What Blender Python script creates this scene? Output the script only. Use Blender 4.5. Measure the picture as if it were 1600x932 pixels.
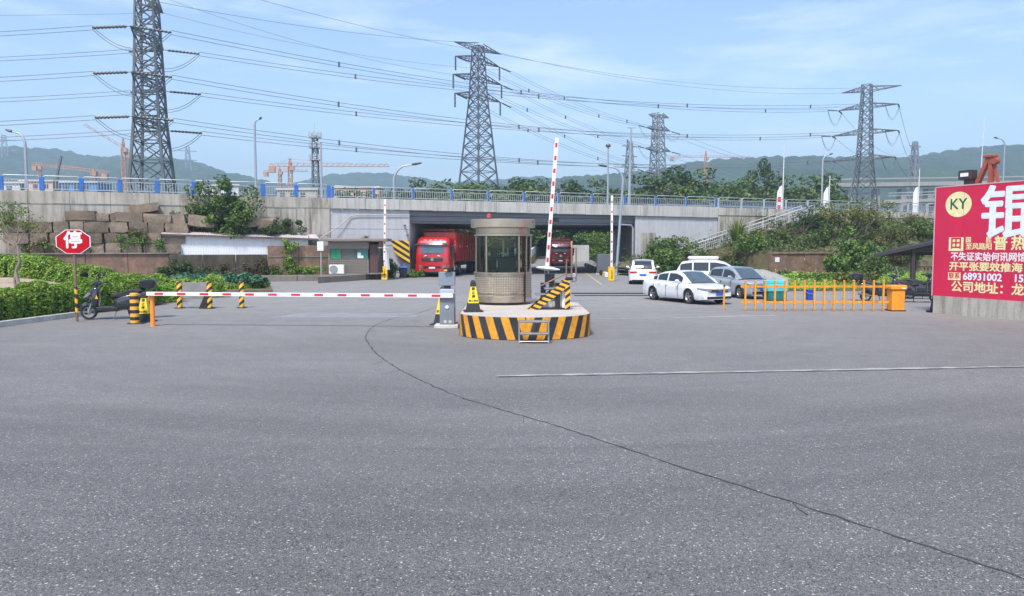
import bpy, bmesh, math, random
import numpy as np
from mathutils import Vector, Matrix

for o in list(bpy.data.objects):
    bpy.data.objects.remove(o)
random.seed(7)
SC = bpy.context.scene
COL = SC.collection
PI = math.pi
R = math.radians

# ------------------------------------------------------------------ camera
EYE = 2.55
PITCH = math.atan(82.0 / 1200.0)
cam_d = bpy.data.cameras.new("camera")
cam = bpy.data.objects.new("camera", cam_d)
COL.objects.link(cam)
cam.location = (0, 0, EYE)
cam.rotation_euler = (PI / 2 - PITCH, 0, 0)
cam_d.sensor_width = 36.0
cam_d.lens = 27.0
cam_d.clip_start = 0.1
cam_d.clip_end = 9000.0
SC.camera = cam

# ------------------------------------------------------------------ sky
SUN_EL = R(56)
SUN_AZ = R(200)          # compass-like, clockwise from +Y: behind the camera, a little to the left
world = bpy.data.worlds.new("World")
SC.world = world
world.use_nodes = True
wt = world.node_tree
wt.nodes.clear()
w_out = wt.nodes.new("ShaderNodeOutputWorld")
w_bg = wt.nodes.new("ShaderNodeBackground")
w_sky = wt.nodes.new("ShaderNodeTexSky")
w_sky.sky_type = 'NISHITA'
w_sky.sun_disc = False
w_sky.sun_elevation = SUN_EL
w_sky.sun_rotation = SUN_AZ
w_sky.altitude = 0
w_sky.air_density = 1.0
w_sky.dust_density = 1.1
w_sky.ozone_density = 2.6
w_bg.inputs[1].default_value = 0.15
# thin high cloud veil, the same all round the sky
w_tc = wt.nodes.new("ShaderNodeTexCoord")
w_map = wt.nodes.new("ShaderNodeMapping")
w_map.inputs['Scale'].default_value = (1.6, 1.6, 9.0)
w_map.inputs['Location'].default_value = (6.85, 3.05, 4.5)
w_n = wt.nodes.new("ShaderNodeTexNoise")
w_n.inputs['Scale'].default_value = 2.4
w_n.inputs['Detail'].default_value = 7
w_n.inputs['Roughness'].default_value = 0.6
w_r = wt.nodes.new("ShaderNodeValToRGB")
w_r.color_ramp.elements[0].position = 0.50
w_r.color_ramp.elements[0].color = (0, 0, 0, 1)
w_r.color_ramp.elements[1].position = 0.84
w_r.color_ramp.elements[1].color = (0.75, 0.75, 0.75, 1)
w_mix = wt.nodes.new("ShaderNodeMixRGB")
w_mix.inputs['Color2'].default_value = (5.2, 5.7, 6.3, 1)
wt.links.new(w_tc.outputs['Generated'], w_map.inputs[0])
wt.links.new(w_map.outputs[0], w_n.inputs['Vector'])
wt.links.new(w_n.outputs['Fac'], w_r.inputs[0])
wt.links.new(w_r.outputs[0], w_mix.inputs['Fac'])
wt.links.new(w_sky.outputs[0], w_mix.inputs['Color1'])
w_tint = wt.nodes.new("ShaderNodeMixRGB")
w_tint.blend_type = 'MULTIPLY'
w_tint.inputs['Fac'].default_value = 1.0
w_tint.inputs['Color2'].default_value = (1.0, 0.985, 1.03, 1)
wt.links.new(w_mix.outputs[0], w_tint.inputs['Color1'])
wt.links.new(w_tint.outputs[0], w_bg.inputs[0])
wt.links.new(w_bg.outputs[0], w_out.inputs[0])

# ------------------------------------------------------------------ sun
sun_d = bpy.data.lights.new("sun", 'SUN')
sun_d.energy = 3.2
sun_d.angle = R(11)
sun_d.color = (1.0, 0.95, 0.88)
sun = bpy.data.objects.new("sun", sun_d)
COL.objects.link(sun)
sd = Vector((math.sin(SUN_AZ) * math.cos(SUN_EL), math.cos(SUN_AZ) * math.cos(SUN_EL), math.sin(SUN_EL)))
sun.rotation_euler = sd.to_track_quat('Z', 'Y').to_euler()
sun.location = (0, 0, 60)

SC.view_settings.view_transform = 'Standard'
SC.view_settings.look = 'None'
SC.view_settings.exposure = 0.80
SC.view_settings.gamma = 1.0
SC.view_settings.use_curve_mapping = False
SC.cycles.max_bounces = 6
SC.cycles.transparent_max_bounces = 12
SC.cycles.volume_bounces = 0
SC.cycles.use_denoising = True

# ------------------------------------------------------------------ pixel helpers (photo pixels, 1600 x 932)
CT, ST = math.cos(PITCH), math.sin(PITCH)

def ray(px, py):
    u = (px - 800.0) / 1200.0
    v = (466.0 - py) / 1200.0
    return Vector((u, CT + v * ST, v * CT - ST))

def A(px, py, Y):
    """point at depth Y seen at a photo pixel"""
    d = ray(px, py)
    t = Y / d.y
    return Vector((d.x * t, Y, EYE + d.z * t))

def G(px, py, z=0.0):
    """point on height z seen at a photo pixel"""
    d = ray(px, py)
    t = (z - EYE) / d.z
    return Vector((d.x * t, d.y * t, z))

# ------------------------------------------------------------------ materials
MATS = {}

def nodes_of(name):
    m = bpy.data.materials.new(name)
    m.use_nodes = True
    nt = m.node_tree
    nt.nodes.clear()
    out = nt.nodes.new("ShaderNodeOutputMaterial")
    return m, nt, out

def mixc(nt, fac, a, b, mode='MIX'):
    n = nt.nodes.new("ShaderNodeMixRGB")
    n.blend_type = mode
    for sock, val in ((n.inputs['Fac'], fac), (n.inputs['Color1'], a), (n.inputs['Color2'], b)):
        if hasattr(val, 'is_linked') or hasattr(val, 'links'):
            nt.links.new(val, sock)
        elif isinstance(val, (int, float)):
            sock.default_value = val if sock.name == 'Fac' else (val, val, val, 1)
        else:
            sock.default_value = (*val[:3], 1)
    return n.outputs[0]

def noise(nt, vec, scale, detail=4, rough=0.55, dist=0.0):
    n = nt.nodes.new("ShaderNodeTexNoise")
    n.inputs['Scale'].default_value = scale
    n.inputs['Detail'].default_value = detail
    n.inputs['Roughness'].default_value = rough
    n.inputs['Distortion'].default_value = dist
    nt.links.new(vec, n.inputs['Vector'])
    return n.outputs['Fac']

def ramp(nt, fac, p0, p1, c0=0.0, c1=1.0):
    n = nt.nodes.new("ShaderNodeValToRGB")
    e = n.color_ramp.elements
    f = lambda c: (c, c, c, 1) if isinstance(c, (int, float)) else (*c[:3], 1)
    e[0].position, e[1].position = p0, p1
    e[0].color, e[1].color = f(c0), f(c1)
    nt.links.new(fac, n.inputs[0])
    return n.outputs[0]

def coords(nt, kind='Object', scale=None):
    if kind == 'World':
        g = nt.nodes.new("ShaderNodeNewGeometry")
        v = g.outputs['Position']
    else:
        t = nt.nodes.new("ShaderNodeTexCoord")
        v = t.outputs[kind]
    if scale:
        mp = nt.nodes.new("ShaderNodeMapping")
        mp.inputs['Scale'].default_value = scale
        nt.links.new(v, mp.inputs[0])
        v = mp.outputs[0]
    return v

def bump(nt, height, strength=0.3, dist=0.02):
    b = nt.nodes.new("ShaderNodeBump")
    b.inputs['Strength'].default_value = strength
    b.inputs['Distance'].default_value = dist
    nt.links.new(height, b.inputs['Height'])
    return b.outputs[0]

def princ(nt, out, color, rough=0.6, metal=0.0, normal=None, coat=0.0, spec=None):
    p = nt.nodes.new("ShaderNodeBsdfPrincipled")
    if hasattr(color, 'links'):
        nt.links.new(color, p.inputs['Base Color'])
    else:
        p.inputs['Base Color'].default_value = (*color[:3], 1)
    if hasattr(rough, 'links'):
        nt.links.new(rough, p.inputs['Roughness'])
    else:
        p.inputs['Roughness'].default_value = rough
    p.inputs['Metallic'].default_value = metal
    if coat:
        p.inputs['Coat Weight'].default_value = coat
        p.inputs['Coat Roughness'].default_value = 0.08
    if spec is not None:
        p.inputs['Specular IOR Level'].default_value = spec
    if normal is not None:
        nt.links.new(normal, p.inputs['Normal'])
    nt.links.new(p.outputs[0], out.inputs['Surface'])
    return p

def mat(name, col, rough=0.6, metal=0.0, var=0.12, scale=6.0, bmp=0.0, coat=0.0, dirt=0.0, dirtcol=(0.10, 0.085, 0.065), spec=None):
    """paint / metal / plastic / stone with mottling, wear and fine relief"""
    if name in MATS:
        return MATS[name]
    m, nt, out = nodes_of(name)
    v = coords(nt, 'Object')
    n1 = noise(nt, v, scale, 5, 0.6)
    lo = tuple(c * (1 - var) for c in col)
    hi = tuple(min(1, c * (1 + var)) for c in col)
    c = ramp(nt, n1, 0.3, 0.7, lo, hi)
    if dirt:
        n2 = noise(nt, coords(nt, 'Object', (1, 1, 0.35)), scale * 0.6, 6, 0.7)
        f = ramp(nt, n2, 0.5, 0.75, 0.0, dirt)
        c = mixc(nt, f, c, dirtcol)
    nrm = bump(nt, noise(nt, v, scale * 6, 3), bmp, 0.02) if bmp else None
    r = ramp(nt, n1, 0.2, 0.8, max(0.02, rough - 0.08), min(1, rough + 0.08))
    princ(nt, out, c, r, metal, nrm, coat, spec)
    MATS[name] = m
    return m

def stripes(name, c1, c2, direction, freq, rough=0.5, dirt=0.25):
    """painted warning stripes: hard bands along a direction in object space, worn a little"""
    m, nt, out = nodes_of(name)
    v = coords(nt, 'Object')
    d = nt.nodes.new("ShaderNodeVectorMath"); d.operation = 'DOT_PRODUCT'
    d.inputs[1].default_value = direction
    nt.links.new(v, d.inputs[0])
    mu = nt.nodes.new("ShaderNodeMath"); mu.operation = 'MULTIPLY'; mu.inputs[1].default_value = freq
    nt.links.new(d.outputs['Value'], mu.inputs[0])
    fr = nt.nodes.new("ShaderNodeMath"); fr.operation = 'FRACT'
    nt.links.new(mu.outputs[0], fr.inputs[0])
    gt = nt.nodes.new("ShaderNodeMath"); gt.operation = 'GREATER_THAN'; gt.inputs[1].default_value = 0.5
    nt.links.new(fr.outputs[0], gt.inputs[0])
    c = mixc(nt, gt.outputs[0], c1, c2)
    n2 = noise(nt, v, 9, 6, 0.7)
    c = mixc(nt, ramp(nt, n2, 0.5, 0.8, 0.0, dirt), c, (0.12, 0.10, 0.08))
    princ(nt, out, c, rough)
    MATS[name] = m
    return m

def leafmat(name, dark, light, rough=0.55, trans=0.25, extra=None):
    """leaves: each leaf its own tone, a little light let through"""
    if name in MATS:
        return MATS[name]
    m, nt, out = nodes_of(name)
    g = nt.nodes.new("ShaderNodeNewGeometry")
    c = ramp(nt, g.outputs['Random Per Island'], 0.0, 1.0, dark, light)
    if extra:
        e = nt.nodes.new("ShaderNodeMath"); e.operation = 'GREATER_THAN'; e.inputs[1].default_value = 0.93
        nt.links.new(g.outputs['Random Per Island'], e.inputs[0])
        c = mixc(nt, e.outputs[0], c, extra)
    oi = nt.nodes.new("ShaderNodeObjectInfo")
    hv = nt.nodes.new("ShaderNodeHueSaturation")
    vv = nt.nodes.new("ShaderNodeMapRange")
    vv.inputs['To Min'].default_value = 0.8; vv.inputs['To Max'].default_value = 1.2
    nt.links.new(oi.outputs['Random'], vv.inputs['Value'])
    nt.links.new(vv.outputs[0], hv.inputs['Value'])
    nt.links.new(c, hv.inputs['Color'])
    c = hv.outputs[0]
    p = nt.nodes.new("ShaderNodeBsdfPrincipled")
    nt.links.new(c, p.inputs['Base Color'])
    p.inputs['Roughness'].default_value = rough
    p.inputs['Specular IOR Level'].default_value = 0.35
    t = nt.nodes.new("ShaderNodeBsdfTranslucent")
    nt.links.new(c, t.inputs['Color'])
    mx = nt.nodes.new("ShaderNodeMixShader"); mx.inputs[0].default_value = trans
    nt.links.new(p.outputs[0], mx.inputs[1]); nt.links.new(t.outputs[0], mx.inputs[2])
    nt.links.new(mx.outputs[0], out.inputs['Surface'])
    MATS[name] = m
    return m

def glassmat(name, tint, see=0.75, rough=0.03):
    """thin window glass: tinted see-through plus mirror-like reflection"""
    if name in MATS:
        return MATS[name]
    m, nt, out = nodes_of(name)
    tr = nt.nodes.new("ShaderNodeBsdfTransparent"); tr.inputs[0].default_value = (*tint, 1)
    dk = nt.nodes.new("ShaderNodeBsdfDiffuse"); dk.inputs[0].default_value = (*[c * 0.15 for c in tint], 1)
    m1 = nt.nodes.new("ShaderNodeMixShader"); m1.inputs[0].default_value = 1 - see
    gl = nt.nodes.new("ShaderNodeBsdfGlossy"); gl.inputs['Roughness'].default_value = rough
    fr = nt.nodes.new("ShaderNodeFresnel"); fr.inputs[0].default_value = 1.45
    mx = nt.nodes.new("ShaderNodeMixShader")
    nt.links.new(tr.outputs[0], m1.inputs[1]); nt.links.new(dk.outputs[0], m1.inputs[2])
    nt.links.new(fr.outputs[0], mx.inputs[0])
    nt.links.new(m1.outputs[0], mx.inputs[1]); nt.links.new(gl.outputs[0], mx.inputs[2])
    nt.links.new(mx.outputs[0], out.inputs['Surface'])
    MATS[name] = m
    return m

# ------------------------------------------------------------------ mesh builder
class MB:
    def __init__(self):
        self.v, self.f, self.mi, self.k = [], [], [], 0

    def add(self, verts, faces, mi=None):
        b = len(self.v)
        self.v.extend([tuple(x) for x in verts])
        for fa in faces:
            self.f.append([b + i for i in fa])
            self.mi.append(self.k if mi is None else mi)
        return self

    def box(self, c, s, rot=None, mi=None, taper=1.0, bev=0.0):
        x, y, z = s[0] / 2, s[1] / 2, s[2] / 2
        t = taper
        if bev > 0:
            b = min(bev, x * .9, y * .9, z * .9)
            vs = []
            for sz in (-1, 1):
                q = t if sz > 0 else 1
                for (zz, ins) in (((sz * z), b), ((sz * (z - b)), 0.0)):
                    for sx, sy in ((-1, -1), (1, -1), (1, 1), (-1, 1)):
                        hx, hy = (x - ins) * q, (y - ins) * q
                        if ins == 0.0:
                            # chamfered vertical corners
                            if sx * sy > 0:
                                vs += [(sx * hx, sy * (hy - b), zz), (sx * (hx - b), sy * hy, zz)] if sx > 0 else [(sx * hx, sy * (hy - b), zz), (sx * (hx - b), sy * hy, zz)]
                            else:
                                vs += [(sx * (hx - b), sy * hy, zz), (sx * hx, sy * (hy - b), zz)]
                        else:
                            vs.append((sx * (hx), sy * (hy), zz))
            # layout: bottom cap 4, bottom ring 8, top cap 4, top ring 8
            pts = [Vector(p) for p in vs]
            bm = bmesh.new()
            for p in pts:
                bm.verts.new(p)
            bmesh.ops.convex_hull(bm, input=bm.verts)
            bm.verts.index_update()
            vs = [vv.co.copy() for vv in bm.verts]
            fs = [[vv.index for vv in ff.verts] for ff in bm.faces]
            bm.free()
        else:
            vs = [Vector(p) for p in ((-x, -y, -z), (x, -y, -z), (x, y, -z), (-x, y, -z), (-x * t, -y * t, z), (x * t, -y * t, z), (x * t, y * t, z), (-x * t, y * t, z))]
            fs = [(0, 3, 2, 1), (4, 5, 6, 7), (0, 1, 5, 4), (1, 2, 6, 5), (2, 3, 7, 6), (3, 0, 4, 7)]
        if rot is not None:
            vs = [rot @ p for p in vs]
        c = Vector(c)
        return self.add([p + c for p in vs], fs, mi)

    def bar(self, p0, p1, w, h=None, mi=None, up=(0, 0, 1)):
        """square bar from p0 to p1"""
        p0, p1 = Vector(p0), Vector(p1)
        h = h or w
        d = p1 - p0
        L = d.length
        if L < 1e-6:
            return self
        d.normalize()
        up = Vector(up)
        if abs(d.dot(up)) > 0.98:
            up = Vector((1, 0, 0))
        sx = d.cross(up).normalized() * (w / 2)
        sy = sx.cross(d).normalized() * (h / 2)
        vs = [p0 - sx - sy, p0 + sx - sy, p0 + sx + sy, p0 - sx + sy, p1 - sx - sy, p1 + sx - sy, p1 + sx + sy, p1 - sx + sy]
        return self.add(vs, [(0, 3, 2, 1), (4, 5, 6, 7), (0, 1, 5, 4), (1, 2, 6, 5), (2, 3, 7, 6), (3, 0, 4, 7)], mi)

    def tube(self, pts, rad, n=8, mi=None, caps=True):
        """tube through points; rad a number or one per point"""
        pts = [Vector(p) for p in pts]
        m = len(pts)
        if not hasattr(rad, '__len__'):
            rad = [rad] * m
        rings = []
        prev = None
        for i, p in enumerate(pts):
            d = (pts[min(i + 1, m - 1)] - pts[max(i - 1, 0)]).normalized()
            if prev is None:
                a = Vector((0, 0, 1)) if abs(d.z) < 0.9 else Vector((1, 0, 0))
                s = d.cross(a).normalized()
            else:
                s = (prev - d * prev.dot(d)).normalized()
            prev = s
            t = d.cross(s)
            rings.append([p + (s * math.cos(2 * PI * k / n) + t * math.sin(2 * PI * k / n)) * rad[i] for k in range(n)])
        vs = [q for r_ in rings for q in r_]
        fs = []
        for i in range(m - 1):
            for k in range(n):
                a, b = i * n + k, i * n + (k + 1) % n
                fs.append((a, a + n, b + n, b))
        if caps:
            fs.append(tuple(range(n)))
            fs.append(tuple(reversed(range((m - 1) * n, m * n))))
        return self.add(vs, fs, mi)

    def lathe(self, prof, n=24, c=(0, 0, 0), axis='z', mi=None, a0=0.0, a1=2 * PI, close=True):
        """profile of (r, h) spun about an axis through c"""
        full = abs(a1 - a0 - 2 * PI) < 1e-6
        m = n if full else n + 1
        vs = []
        for r_, h in prof:
            for k in range(m):
                a = a0 + (a1 - a0) * k / n
                x, y = r_ * math.cos(a), r_ * math.sin(a)
                p = {'z': (x, y, h), 'y': (x, h, y), 'x': (h, x, y)}[axis]
                vs.append((p[0] + c[0], p[1] + c[1], p[2] + c[2]))
        fs = []
        for i in range(len(prof) - 1):
            for k in range(n):
                a, b = i * m + k, i * m + ((k + 1) % m if full else k + 1)
                fs.append((a, b, b + m, a + m))
        if close and full:
            if prof[0][0] > 1e-6:
                fs.append(tuple(reversed(range(m))))
            if prof[-1][0] > 1e-6:
                fs.append(tuple(range((len(prof) - 1) * m, len(prof) * m)))
        return self.add(vs, fs, mi)

    def prism(self, poly, h0, h1, axis='z', mi=None, scale1=1.0):
        """polygon (a, b) extruded between two heights along an axis"""
        n = len(poly)
        ca = sum(p[0] for p in poly) / n
        cb = sum(p[1] for p in poly) / n
        vs = []
        for h, s in ((h0, 1.0), (h1, scale1)):
            for a, b in poly:
                a, b = ca + (a - ca) * s, cb + (b - cb) * s
                vs.append({'z': (a, b, h), 'y': (a, h, b), 'x': (h, a, b)}[axis])
        fs = [tuple(range(n)), tuple(reversed(range(n, 2 * n)))]
        for k in range(n):
            fs.append((k, k + n, (k + 1) % n + n, (k + 1) % n))
        return self.add(vs, fs, mi)

    def loft(self, rings, mi=None, closed=True, caps=True):
        n = len(rings[0])
        vs = [p for r_ in rings for p in r_]
        fs = []
        for i in range(len(rings) - 1):
            for k in range(n if closed else n - 1):
                a, b = i * n + k, i * n + (k + 1) % n
                fs.append((a, b, b + n, a + n))
        if caps and closed:
            fs.append(tuple(reversed(range(n))))
            fs.append(tuple(range((len(rings) - 1) * n, len(rings) * n)))
        return self.add(vs, fs, mi)

    def grid(self, fn, nu, nv, mi=None):
        vs = [fn(i / nu, j / nv) for j in range(nv + 1) for i in range(nu + 1)]
        fs = [(j * (nu + 1) + i, j * (nu + 1) + i + 1, (j + 1) * (nu + 1) + i + 1, (j + 1) * (nu + 1) + i) for j in range(nv) for i in range(nu)]
        return self.add(vs, fs, mi)

    def mesh(self, name, mats, smooth=False, angle=35):
        me = bpy.data.meshes.new(name)
        me.from_pydata(self.v, [], self.f)
        for m in (mats if isinstance(mats, (list, tuple)) else [mats]):
            me.materials.append(m)
        me.polygons.foreach_set('material_index', self.mi)
        bm = bmesh.new()
        bm.from_mesh(me)
        bmesh.ops.recalc_face_normals(bm, faces=bm.faces)
        bm.to_mesh(me)
        bm.free()
        if smooth:
            me.polygons.foreach_set('use_smooth', [True] * len(me.polygons))
            try:
                me.set_sharp_from_angle(angle=R(angle))
            except Exception:
                pass
        me.update()
        return me

    def build(self, name, mats, parent=None, smooth=False, loc=None, angle=35, rot=None):
        o = bpy.data.objects.new(name, self.mesh(name, mats, smooth, angle))
        COL.objects.link(o)
        if parent is not None:
            o.parent = parent
        if loc is not None:
            o.location = loc
        if rot is not None:
            o.rotation_euler = rot
        return o

LABELS = {}

def tag(o, label, cat, group=None, kind=None):
    if label:
        o['label'] = label
        LABELS.setdefault(label, []).append((o.name, group))
    if cat:
        o['category'] = cat
    if group:
        o['group'] = group
    if kind:
        o['kind'] = kind
    return o

def thing(name, label, cat, loc=(0, 0, 0), rz=0.0, group=None):
    o = bpy.data.objects.new(name, None)
    o.empty_display_size = 0.2
    COL.objects.link(o)
    o.location = loc
    o.rotation_euler = (0, 0, rz)
    return tag(o, label, cat, group)

def struct(o):
    o['kind'] = 'structure'
    return o

def inst(mesh, name, parent=None, loc=(0, 0, 0), rot=(0, 0, 0), scale=(1, 1, 1)):
    o = bpy.data.objects.new(name, mesh)
    COL.objects.link(o)
    o.parent = parent
    o.location = loc
    o.rotation_euler = rot
    o.scale = scale
    return o

def dup(root, loc, rz, label, group=None, scale=None):
    r_ = root.copy()
    COL.objects.link(r_)
    r_.location = loc
    r_.rotation_euler = (0, 0, rz)
    if scale:
        r_.scale = scale
    tag(r_, label, None, group)
    for ch in list(root.children):
        c = ch.copy(); COL.objects.link(c); c.parent = r_
        for g in list(ch.children):
            d = g.copy(); COL.objects.link(d); d.parent = c
    return r_

ORD = ['first', 'second', 'third', 'fourth', 'fifth', 'sixth', 'seventh', 'eighth', 'ninth', 'tenth', 'eleventh', 'twelfth', 'thirteenth', 'fourteenth', 'fifteenth', 'sixteenth', 'seventeenth', 'eighteenth', 'nineteenth', 'twentieth',
       'twenty-first', 'twenty-second', 'twenty-third', 'twenty-fourth', 'twenty-fifth', 'twenty-sixth', 'twenty-seventh', 'twenty-eighth', 'twenty-ninth', 'thirtieth', 'thirty-first', 'thirty-second', 'thirty-third', 'thirty-fourth', 'thirty-fifth', 'thirty-sixth']

def arr_mesh(name, V, F, mats):
    """fast mesh from numpy quads"""
    me = bpy.data.meshes.new(name)
    nv, nf = len(V), len(F)
    me.vertices.add(nv)
    me.vertices.foreach_set('co', np.asarray(V, np.float32).ravel())
    me.loops.add(nf * 4)
    me.loops.foreach_set('vertex_index', np.asarray(F, np.int32).ravel())
    me.polygons.add(nf)
    me.polygons.foreach_set('loop_start', np.arange(0, nf * 4, 4, dtype=np.int32))
    me.polygons.foreach_set('loop_total', np.full(nf, 4, np.int32))
    for m in (mats if isinstance(mats, (list, tuple)) else [mats]):
        me.materials.append(m)
    me.update(calc_edges=True)
    me.validate()
    return me

def leaves(P, Nrm, size, rng, aspect=0.5, spread=0.7):
    """a folded leaf blade at every point P; Nrm the outward direction it leans to"""
    n = len(P)
    d = rng.normal(size=(n, 3))
    nn = Nrm + spread * d
    nn /= np.linalg.norm(nn, axis=1)[:, None] + 1e-9
    a = np.cross(nn, rng.normal(size=(n, 3)))
    a /= np.linalg.norm(a, axis=1)[:, None] + 1e-9
    b = np.cross(nn, a)
    s = (size * rng.uniform(0.6, 1.35, n))[:, None]
    tip = P + a * s * 0.5 - nn * s * 0.1
    root = P - a * s * 0.5
    l = P + b * s * aspect * 0.5 + nn * s * 0.08
    r_ = P - b * s * aspect * 0.5 + nn * s * 0.08
    V = np.stack([root, r_, tip, l], 1).reshape(-1, 3)
    F = np.arange(n * 4).reshape(-1, 4)
    return V, F

def text(name, body, size, m, parent, loc, rot=(0, 0, 0), bold=0.0, depth=0.004, align='CENTER', sx=1.0):
    cu = bpy.data.curves.new(name, 'FONT')
    cu.body = body
    cu.size = size
    cu.extrude = depth
    cu.resolution_u = 3
    cu.align_x = align
    cu.align_y = 'CENTER'
    o = bpy.data.objects.new(name + "_curve", cu)
    COL.objects.link(o)
    dg = bpy.context.evaluated_depsgraph_get()
    me = bpy.data.meshes.new_from_object(o.evaluated_get(dg))
    bpy.data.objects.remove(o)
    me.materials.clear()
    me.materials.append(m)
    if bold:                                  # heavier strokes: the outline repeated a hair apart
        nv = len(me.vertices)
        V = np.empty(nv * 3, np.float32); me.vertices.foreach_get('co', V); V = V.reshape(-1, 3)
        F = [tuple(q.vertices) for q in me.polygons]
        VV, FF = [V], list(F)
        for k in range(8):
            a_ = PI / 4 * k
            VV.append(V + np.array([bold * math.cos(a_), bold * math.sin(a_), -0.0004 * (k + 1)], np.float32))
            FF += [tuple(i + nv * (k + 1) for i in q) for q in F]
        me = bpy.data.meshes.new(name)
        me.from_pydata(np.concatenate(VV).tolist(), [], FF)
        me.materials.append(m)
    t = bpy.data.objects.new(name, me)
    COL.objects.link(t)
    t.parent = parent
    t.location = loc
    t.rotation_euler = rot
    t.scale = (sx, 1, 1)
    return t

# ================================================================== SURFACE MATERIALS
def asphalt_material():
    m, nt, out = nodes_of("worn asphalt")
    v = coords(nt, 'World')
    vo = nt.nodes.new("ShaderNodeTexVoronoi"); vo.inputs['Scale'].default_value = 115
    nt.links.new(v, vo.inputs['Vector'])
    sep = nt.nodes.new("ShaderNodeSeparateColor"); nt.links.new(vo.outputs['Color'], sep.inputs[0])
    vo2 = nt.nodes.new("ShaderNodeTexVoronoi"); vo2.inputs['Scale'].default_value = 66
    nt.links.new(v, vo2.inputs['Vector'])
    sep2 = nt.nodes.new("ShaderNodeSeparateColor"); nt.links.new(vo2.outputs['Color'], sep2.inputs[0])
    base = ramp(nt, sep.outputs[0], 0.0, 1.0, (0.045, 0.0436, 0.0425), (0.178, 0.172, 0.167))
    # pale and brownish chips
    base = mixc(nt, ramp(nt, sep.outputs[1], 0.94, 0.99), base, (0.36, 0.335, 0.31))
    base = mixc(nt, ramp(nt, sep2.outputs[1], 0.97, 0.99), base, (0.48, 0.44, 0.40))
    base = mixc(nt, ramp(nt, sep2.outputs[2], 0.90, 0.97), base, (0.04, 0.042, 0.05))
    base = mixc(nt, ramp(nt, noise(nt, v, 22, 3, 0.7), 0.3, 0.7, 0.0, 0.18), base, (0.190, 0.184, 0.178))
    # broad patches, wheel-polished streaks
    p1 = noise(nt, v, 0.16, 5, 0.6)
    base = mixc(nt, 1.0, base, ramp(nt, p1, 0.3, 0.7, 0.84, 1.10), 'MULTIPLY')
    p2 = noise(nt, coords(nt, 'World', (0.22, 1.5, 1)), 0.5, 5, 0.6, 0.8)
    base = mixc(nt, 1.0, base, ramp(nt, p2, 0.3, 0.72, 0.90, 1.08), 'MULTIPLY')
    p3 = noise(nt, v, 0.9, 6, 0.65)
    base = mixc(nt, ramp(nt, p3, 0.56, 0.78, 0.0, 0.28), base, (0.075, 0.075, 0.08))
    # wheel sweeps turning round the island
    mo = nt.nodes.new("ShaderNodeVectorMath"); mo.operation = 'SUBTRACT'; mo.inputs[1].default_value = (1.5, 26.0, 0)
    nt.links.new(v, mo.inputs[0])
    ln = nt.nodes.new("ShaderNodeVectorMath"); ln.operation = 'LENGTH'; nt.links.new(mo.outputs[0], ln.inputs[0])
    cx = nt.nodes.new("ShaderNodeCombineXYZ"); nt.links.new(ln.outputs['Value'], cx.inputs[0])
    s1 = nt.nodes.new("ShaderNodeVectorMath"); s1.operation = 'SCALE'; s1.inputs['Scale'].default_value = 0.12
    nt.links.new(v, s1.inputs[0])
    ad2 = nt.nodes.new("ShaderNodeVectorMath"); ad2.operation = 'ADD'; nt.links.new(cx.outputs[0], ad2.inputs[0]); nt.links.new(s1.outputs[0], ad2.inputs[1])
    arcs = noise(nt, ad2.outputs[0], 0.85, 4, 0.6)
    base = mixc(nt, 1.0, base, ramp(nt, arcs, 0.36, 0.64, 0.86, 1.10), 'MULTIPLY')
    # old oil drips
    oil = noise(nt, v, 2.6, 3, 0.5)
    base = mixc(nt, ramp(nt, oil, 0.70, 0.78, 0.0, 0.45), base, (0.055, 0.054, 0.055))
    # dusty concrete tone at the back; its wide fade also paints in grazing-angle paling
    sx = nt.nodes.new("ShaderNodeSeparateXYZ"); nt.links.new(v, sx.inputs[0])
    nn = noise(nt, coords(nt, 'World', (0.35, 1.2, 1)), 0.35, 6, 0.6, 0.6)
    ad = nt.nodes.new("ShaderNodeMath"); ad.operation = 'MULTIPLY_ADD'
    ad.inputs[1].default_value = 16.0
    nt.links.new(nn, ad.inputs[0]); nt.links.new(sx.outputs['Y'], ad.inputs[2])
    mr = nt.nodes.new("ShaderNodeMapRange")
    mr.inputs['From Min'].default_value = 14; mr.inputs['From Max'].default_value = 44
    nt.links.new(ad.outputs[0], mr.inputs['Value'])
    dn = noise(nt, v, 1.6, 6, 0.7)
    dust_sheen = ramp(nt, dn, 0.3, 0.7, (0.220, 0.208, 0.196), (0.290, 0.275, 0.258))
    fm = nt.nodes.new("ShaderNodeMath"); fm.operation = 'MULTIPLY'; fm.inputs[1].default_value = 0.88
    nt.links.new(mr.outputs[0], fm.inputs[0])
    base = mixc(nt, fm.outputs[0], base, dust_sheen)
    h = mixc(nt, 0.5, vo.outputs['Distance'], noise(nt, v, 45, 3, 0.6))
    princ(nt, out, base, ramp(nt, sep.outputs[2], 0, 1, 0.62, 0.92), 0, bump(nt, h, 0.55, 0.012), spec=0.35)
    return m

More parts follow.
